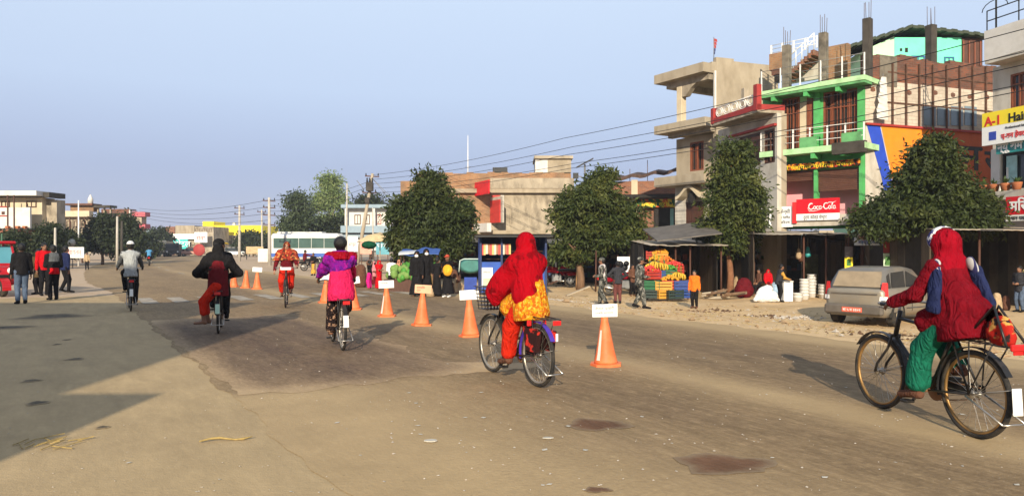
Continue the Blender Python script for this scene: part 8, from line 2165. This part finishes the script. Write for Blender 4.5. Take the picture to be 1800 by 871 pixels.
CM = {n: crate_mesh(.55, .38, .30, m_) for n, m_ in CRC.items()}
CR = 'plastic crates of the fruit stall'
def crate(col, px, py, label, Z=None, dz=0.0, fruit=None, rz=0.0, seed=0):
    Z = Z or 25.6; x, y = at(px, Z); z = hz(py, Z); z = max(z, gz(x, y))
    rz = rz or math.sin(px * 7.7 + py) * .30; x += .05 * math.sin(px * 3.1 + py * 1.7)
    c = link('crate', CM[col]); c.location = (x, y, z); c.rotation_euler = (0, 0, rz); tag(c, label, 'crate', CR)
    if fruit is not None:
        o = heap('fruit_heap', PROD[fruit], (0, 0, .26), .54, .36, .20, .05, 60, seed); o.location = (x, y, z); o.rotation_euler = (0, 0, rz); o['kind'] = 'stuff'
    return c
crate('dark', 1146, 523, 'dark crate on the ground at the left end of the fruit stall', 24.9)
crate('green', 1146, 507, 'dark green crate stacked on the ground crate at the left end', 24.9) if False else crate('green', 1148, 508, 'green crate standing on the leftmost dark crate', 24.9)
crate('yellow', 1166, 524, 'mustard yellow crate on the ground, second from the left', 24.8); crate('yellow', 1166, 509, 'mustard yellow crate stacked on the other yellow crate', 24.8)
crate('dark', 1183, 524, 'dark crate on the ground right of the yellow crates', 24.7); crate('blue', 1198, 523, 'blue crate on the ground at the right end of the stall', 24.8); crate('blue', 1198, 508, 'blue crate stacked at the right end of the stall', 24.8)
crate('red', 1179, 507, 'red crate of lemons above the dark ground crate', 24.9, fruit=5, seed=2)
crate('red', 1145, 490, 'red crate of apples at the left of the middle row', 25.5, fruit=6, seed=3); crate('blue', 1156, 489, 'blue tub crate of pale fruit in the middle row', 25.6, fruit=4, seed=4); crate('green', 1172, 488, 'green crate of green fruit in the middle row', 25.6, fruit=0, seed=5)
crate('red', 1186, 482, 'red crate right of the green one, red apples on top', 25.9, fruit=6, seed=6); crate('orange', 1171, 473, 'orange crate of oranges in the upper row', 26.4, fruit=2, seed=7)
crate('dark', 1155, 472, 'dark crate of yellow fruit in the upper row', 26.4, fruit=5, seed=8); crate('red', 1150, 455, 'topmost red crate at the back of the fruit stall', 26.9); crate('yellow', 1161, 459, 'topmost yellow crate of lemons at the back', 26.8, fruit=5, seed=9)
x, y = at(1168, 26.2); t = thing('fruit_rack', 'stepped wooden rack carrying the fruit crates', 'rack', (x, y, gz(x, y))); zz = -gz(x, y)
for k, (yy, py) in enumerate(((-.55, 490.5), (.2, 474), (.7, 460))):
    zt = hz(py, 26.2 + yy) - gz(x, y); MB().bx(-.75, .75, yy - .22, yy + .25, zt - .05, zt - .01).build('shelf', DWOOD, t)
    for s in (-.7, .7): MB().bx(s - .03, s + .03, yy - .02, yy + .04, 0, zt - .052).build('leg', DWOOD, t)
def bananas(px, py, Z, n, label, seed):
    x, y = at(px, Z); t = thing('banana_bunch', label, 'bananas', (x, y, hz(py, Z)), 0, 'banana bunches hung at the fruit stall'); r = random.Random(seed)
    for k in range(n):
        a = 2 * PI * k / n; s = np.array((math.cos(a), math.sin(a), 0)); MB().tube([s * .04, s * .13 + (0, 0, -.07), s * .15 + (0, 0, -.16), s * .11 + (0, 0, -.23)], [.014, .03, .03, .012], 6).build('banana', PROD[4], t)
    MB().tube([(0, 0, -.02), (0, 0, .25)], .012, 5).build('stalk', PROD[0], t)
for k, (px, py, Z, lb) in enumerate(((1150, 459, 25.6, 'banana bunch hung highest at the left of the fruit stall'), (1158, 461, 25.4, 'banana bunch hung beside the highest one'), (1167, 463, 25.5, 'banana bunch hung above the orange crate'), (1190, 478, 25.1, 'banana bunch hung lower at the right of the stall'), (1197, 480, 25.2, 'rightmost banana bunch of the fruit stall'), (1142, 463, 25.6, 'leftmost banana bunch of the fruit stall'))): bananas(px, py, Z, 9, lb, k)
t, f = stand('timber_heap', 'heap of pale split timber and poles at the foot of the slim tree', 'timber', 1262, 527, 0)
r_ = random.Random(8)
for k in range(11): a = np.array((r_.uniform(-.6, .2), r_.uniform(-.2, .3), r_.uniform(.03, .3))); MB().tube([a, a + (r_.uniform(.5, .9), r_.uniform(-.2, .2), r_.uniform(-.08, .25))], .035, 6).build('log', (WOODP, BARK)[k % 2], t)

# white goods before the dim shop
x, y, z = gp(1347, 531); t = thing('sack', 'large bulging white sack lying in front of the dim shop', 'sack', (x, y, z)); g = Sdf((-.6, -.5, -.1), (.7, .5, .8), .02)
g.cap((-.18, 0, .18), (.22, .05, .20), .20, .19, .06); g.cap((-.10, 0, .32), (.05, 0, .42), .20, .15, .08); g.cap((-.38, -.05, .10), (-.2, 0, .2), .09, .12, .06); g.cap((.2, 0, .2), (.38, .02, .08), .14, .08, .05); g.folds(.022, (5, 5, 4), 4); g.cut((0, 0, .0), (0, 0, -1)); link('cloth', g.mesh('cloth', C_WHITE), t)
t, f = stand('white_box', 'tall white box beside the man with mustard sleeve', 'box', 1378, 530, .1); MB().bx(0, .33, 0, .36, 0, .66, 0, .02).build('carton', SIGNW, t); MB().bx(-.01, .34, -.01, .37, .66, .70, 0, .01).build('lid', WHITE, t)
def bucket(px, pf, n, label, r=.16):
    x, y, z = gp(px, pf); t = thing('bucket_stack', label, 'buckets', (x, y, z), 0, 'white bucket stacks before the dim shop')
    for k in range(n): MB().lathe([(r * .85, .11 * k), (r, .11 * k + .15), (r * 1.06, .11 * k + .155), (r * 1.06, .11 * k + .175), (r * .9, .11 * k + .17)], 14, (0, 0, 0), cap1=False).build('bucket', WMETAL, t)
bucket(1414, 526, 6, 'left tall stack of white buckets before the dim shop'); bucket(1427, 522, 7, 'tallest stack of white buckets, middle one'); bucket(1449, 524, 4, 'right stack of pale buckets beside the silver car', .20)
bucket(1402, 529, 2, 'lowest bucket stack with teal tint between the white box and the tall stacks', .17)
for k, (px, py, w, hh, m_, lb) in enumerate(((1308, 522, 34, 34, C_MAROON, 'dark maroon covered load right of the slim tree trunk'), (1362, 520, 22, 24, cloth('pale_blue_cloth', (.30, .42, .55)), 'pale blue cloth bundle behind the bulging white sack'), (1327, 516, 14, 16, C_RED, 'round red bundle behind the maroon load'), (1300, 514, 30, 30, C_TAN, 'tan wooden coloured bale at the back right of the slim tree'))): sack(lb, px, py, w, hh, m_, seed=20 + k, cat='bundle')
for k, (px, pt, pb) in enumerate(((1404, 432, 455), (1408, 430, 460), (1420, 428, 452))):
    x, y = at(px, 27.6); t = thing('hanging_bag', ('tan', 'brown', 'teal')[k] + ' cloth bag hanging in the dim shop front', 'bag', (x, y, hz(pb, 27.6)), 0); g = Sdf((-.2, -.2, -.1), (.2, .2, .7), .02); g.cap((0, 0, .1), (0, 0, .35), .11, .06, .03); g.folds(.01, (9, 9, 5), k); link('cloth', g.mesh('cloth', (C_TAN, C_BROWN, SIGNT)[k]), t); MB().tube([(0, 0, .3), (0, 0, hz(418, 27.6) - hz(pb, 27.6))], .008, 4).build('string', WOODP, t)
# goods at the right edge
for k, (px, pf, w, hh, m_, lb) in enumerate(((1752, 548, 18, 34, C_TAN, 'tan crate like bale behind the hooded cyclist'), (1735, 548, 20, 40, C_CHAR, 'dark covered load left of the tan bale at the right edge'), (1768, 545, 16, 26, C_BROWN, 'brown bale at the right edge beside the standing man'), (1712, 548, 22, 30, C_BROWN, 'brown covered load partly behind the hooded cyclist'))): sack(lb, px, pf, w, hh, m_, seed=40 + k, cat='bale')
t, f = stand('flower_basket', 'basket of pale yellow flowers held up at the right edge stall', 'flowers', 1777, 546, 0, Z=23.0); heap('flower_heap', M('pale_flowers', (.50, .42, .20), .8), (0, -.8, fz(f, 478, 1777)), .34, .24, .16, .028, 40, 4, t); MB().lathe([(.10, 0), (.17, .10), (.17, .12)], 12, (0, -.8, fz(f, 483, 1777)), cap1=False).build('basket', TIN, t); MB().tube([(0, -.8, -.1), (0, -.8, fz(f, 481, 1777))], .03, 6).build('stand_leg', DWOOD, t)

p = walker('person in peach top standing behind the produce heap', 702, 506, 456, 150, h=.018, group=gm, arms='front'); p.shirt(cloth('peach_cloth', (.55, .26, .16)), 1.08, .1, .9); p.trousers(C_BROWN); p.scarf_head(MATS['peach_cloth'], .12)
p = walker('person in brown bending over the gunny sacks near the blue kiosk', 803, 516, 474, 60, h=.018, group=gm, lean=.35, arms='reach'); p.shirt(C_BROWN, 1.1, .1, .9); p.trousers(C_TAN); p.hair()
p = walker('person in pale pink shawl seen between the magenta trousers and the red sari', 658, 503, 459, 190, h=.02, group=gm, arms='front'); p.shirt(cloth('pale_pink_cloth', (.55, .22, .24)), 1.12, .12, .9, loose=.01); p.skirt(C_MAROON, .08, .22); p.scarf_head(MATS['pale_pink_cloth'], .18)
p = walker('person in dark clothes at the stall counter between the fruit stall and the broad tree', 1112, 520, 464, 200, h=.018, arms='front'); p.shirt(C_BROWN, 1.1, .1, .9); p.trousers(C_BLACK); p.hair()
# ------------------------------------------------------------------ thin morning haze over the whole place
hm = bpy.data.materials.new('morning_haze'); hm.use_nodes = True; hn = hm.node_tree.nodes
hn.remove(hn['Principled BSDF']); pv = hn.new('ShaderNodeVolumePrincipled'); hm.node_tree.links.new(pv.outputs[0], hn['Material Output'].inputs['Volume'])
pv.inputs['Color'].default_value = (.80, .86, 1.0, 1); pv.inputs['Density'].default_value = .0005; pv.inputs['Anisotropy'].default_value = .0
hb = MB().bx(-330, 330, -60, 330, -2.4, 20.0).build('haze', hm); hb['kind'] = 'stuff'
flush_text()
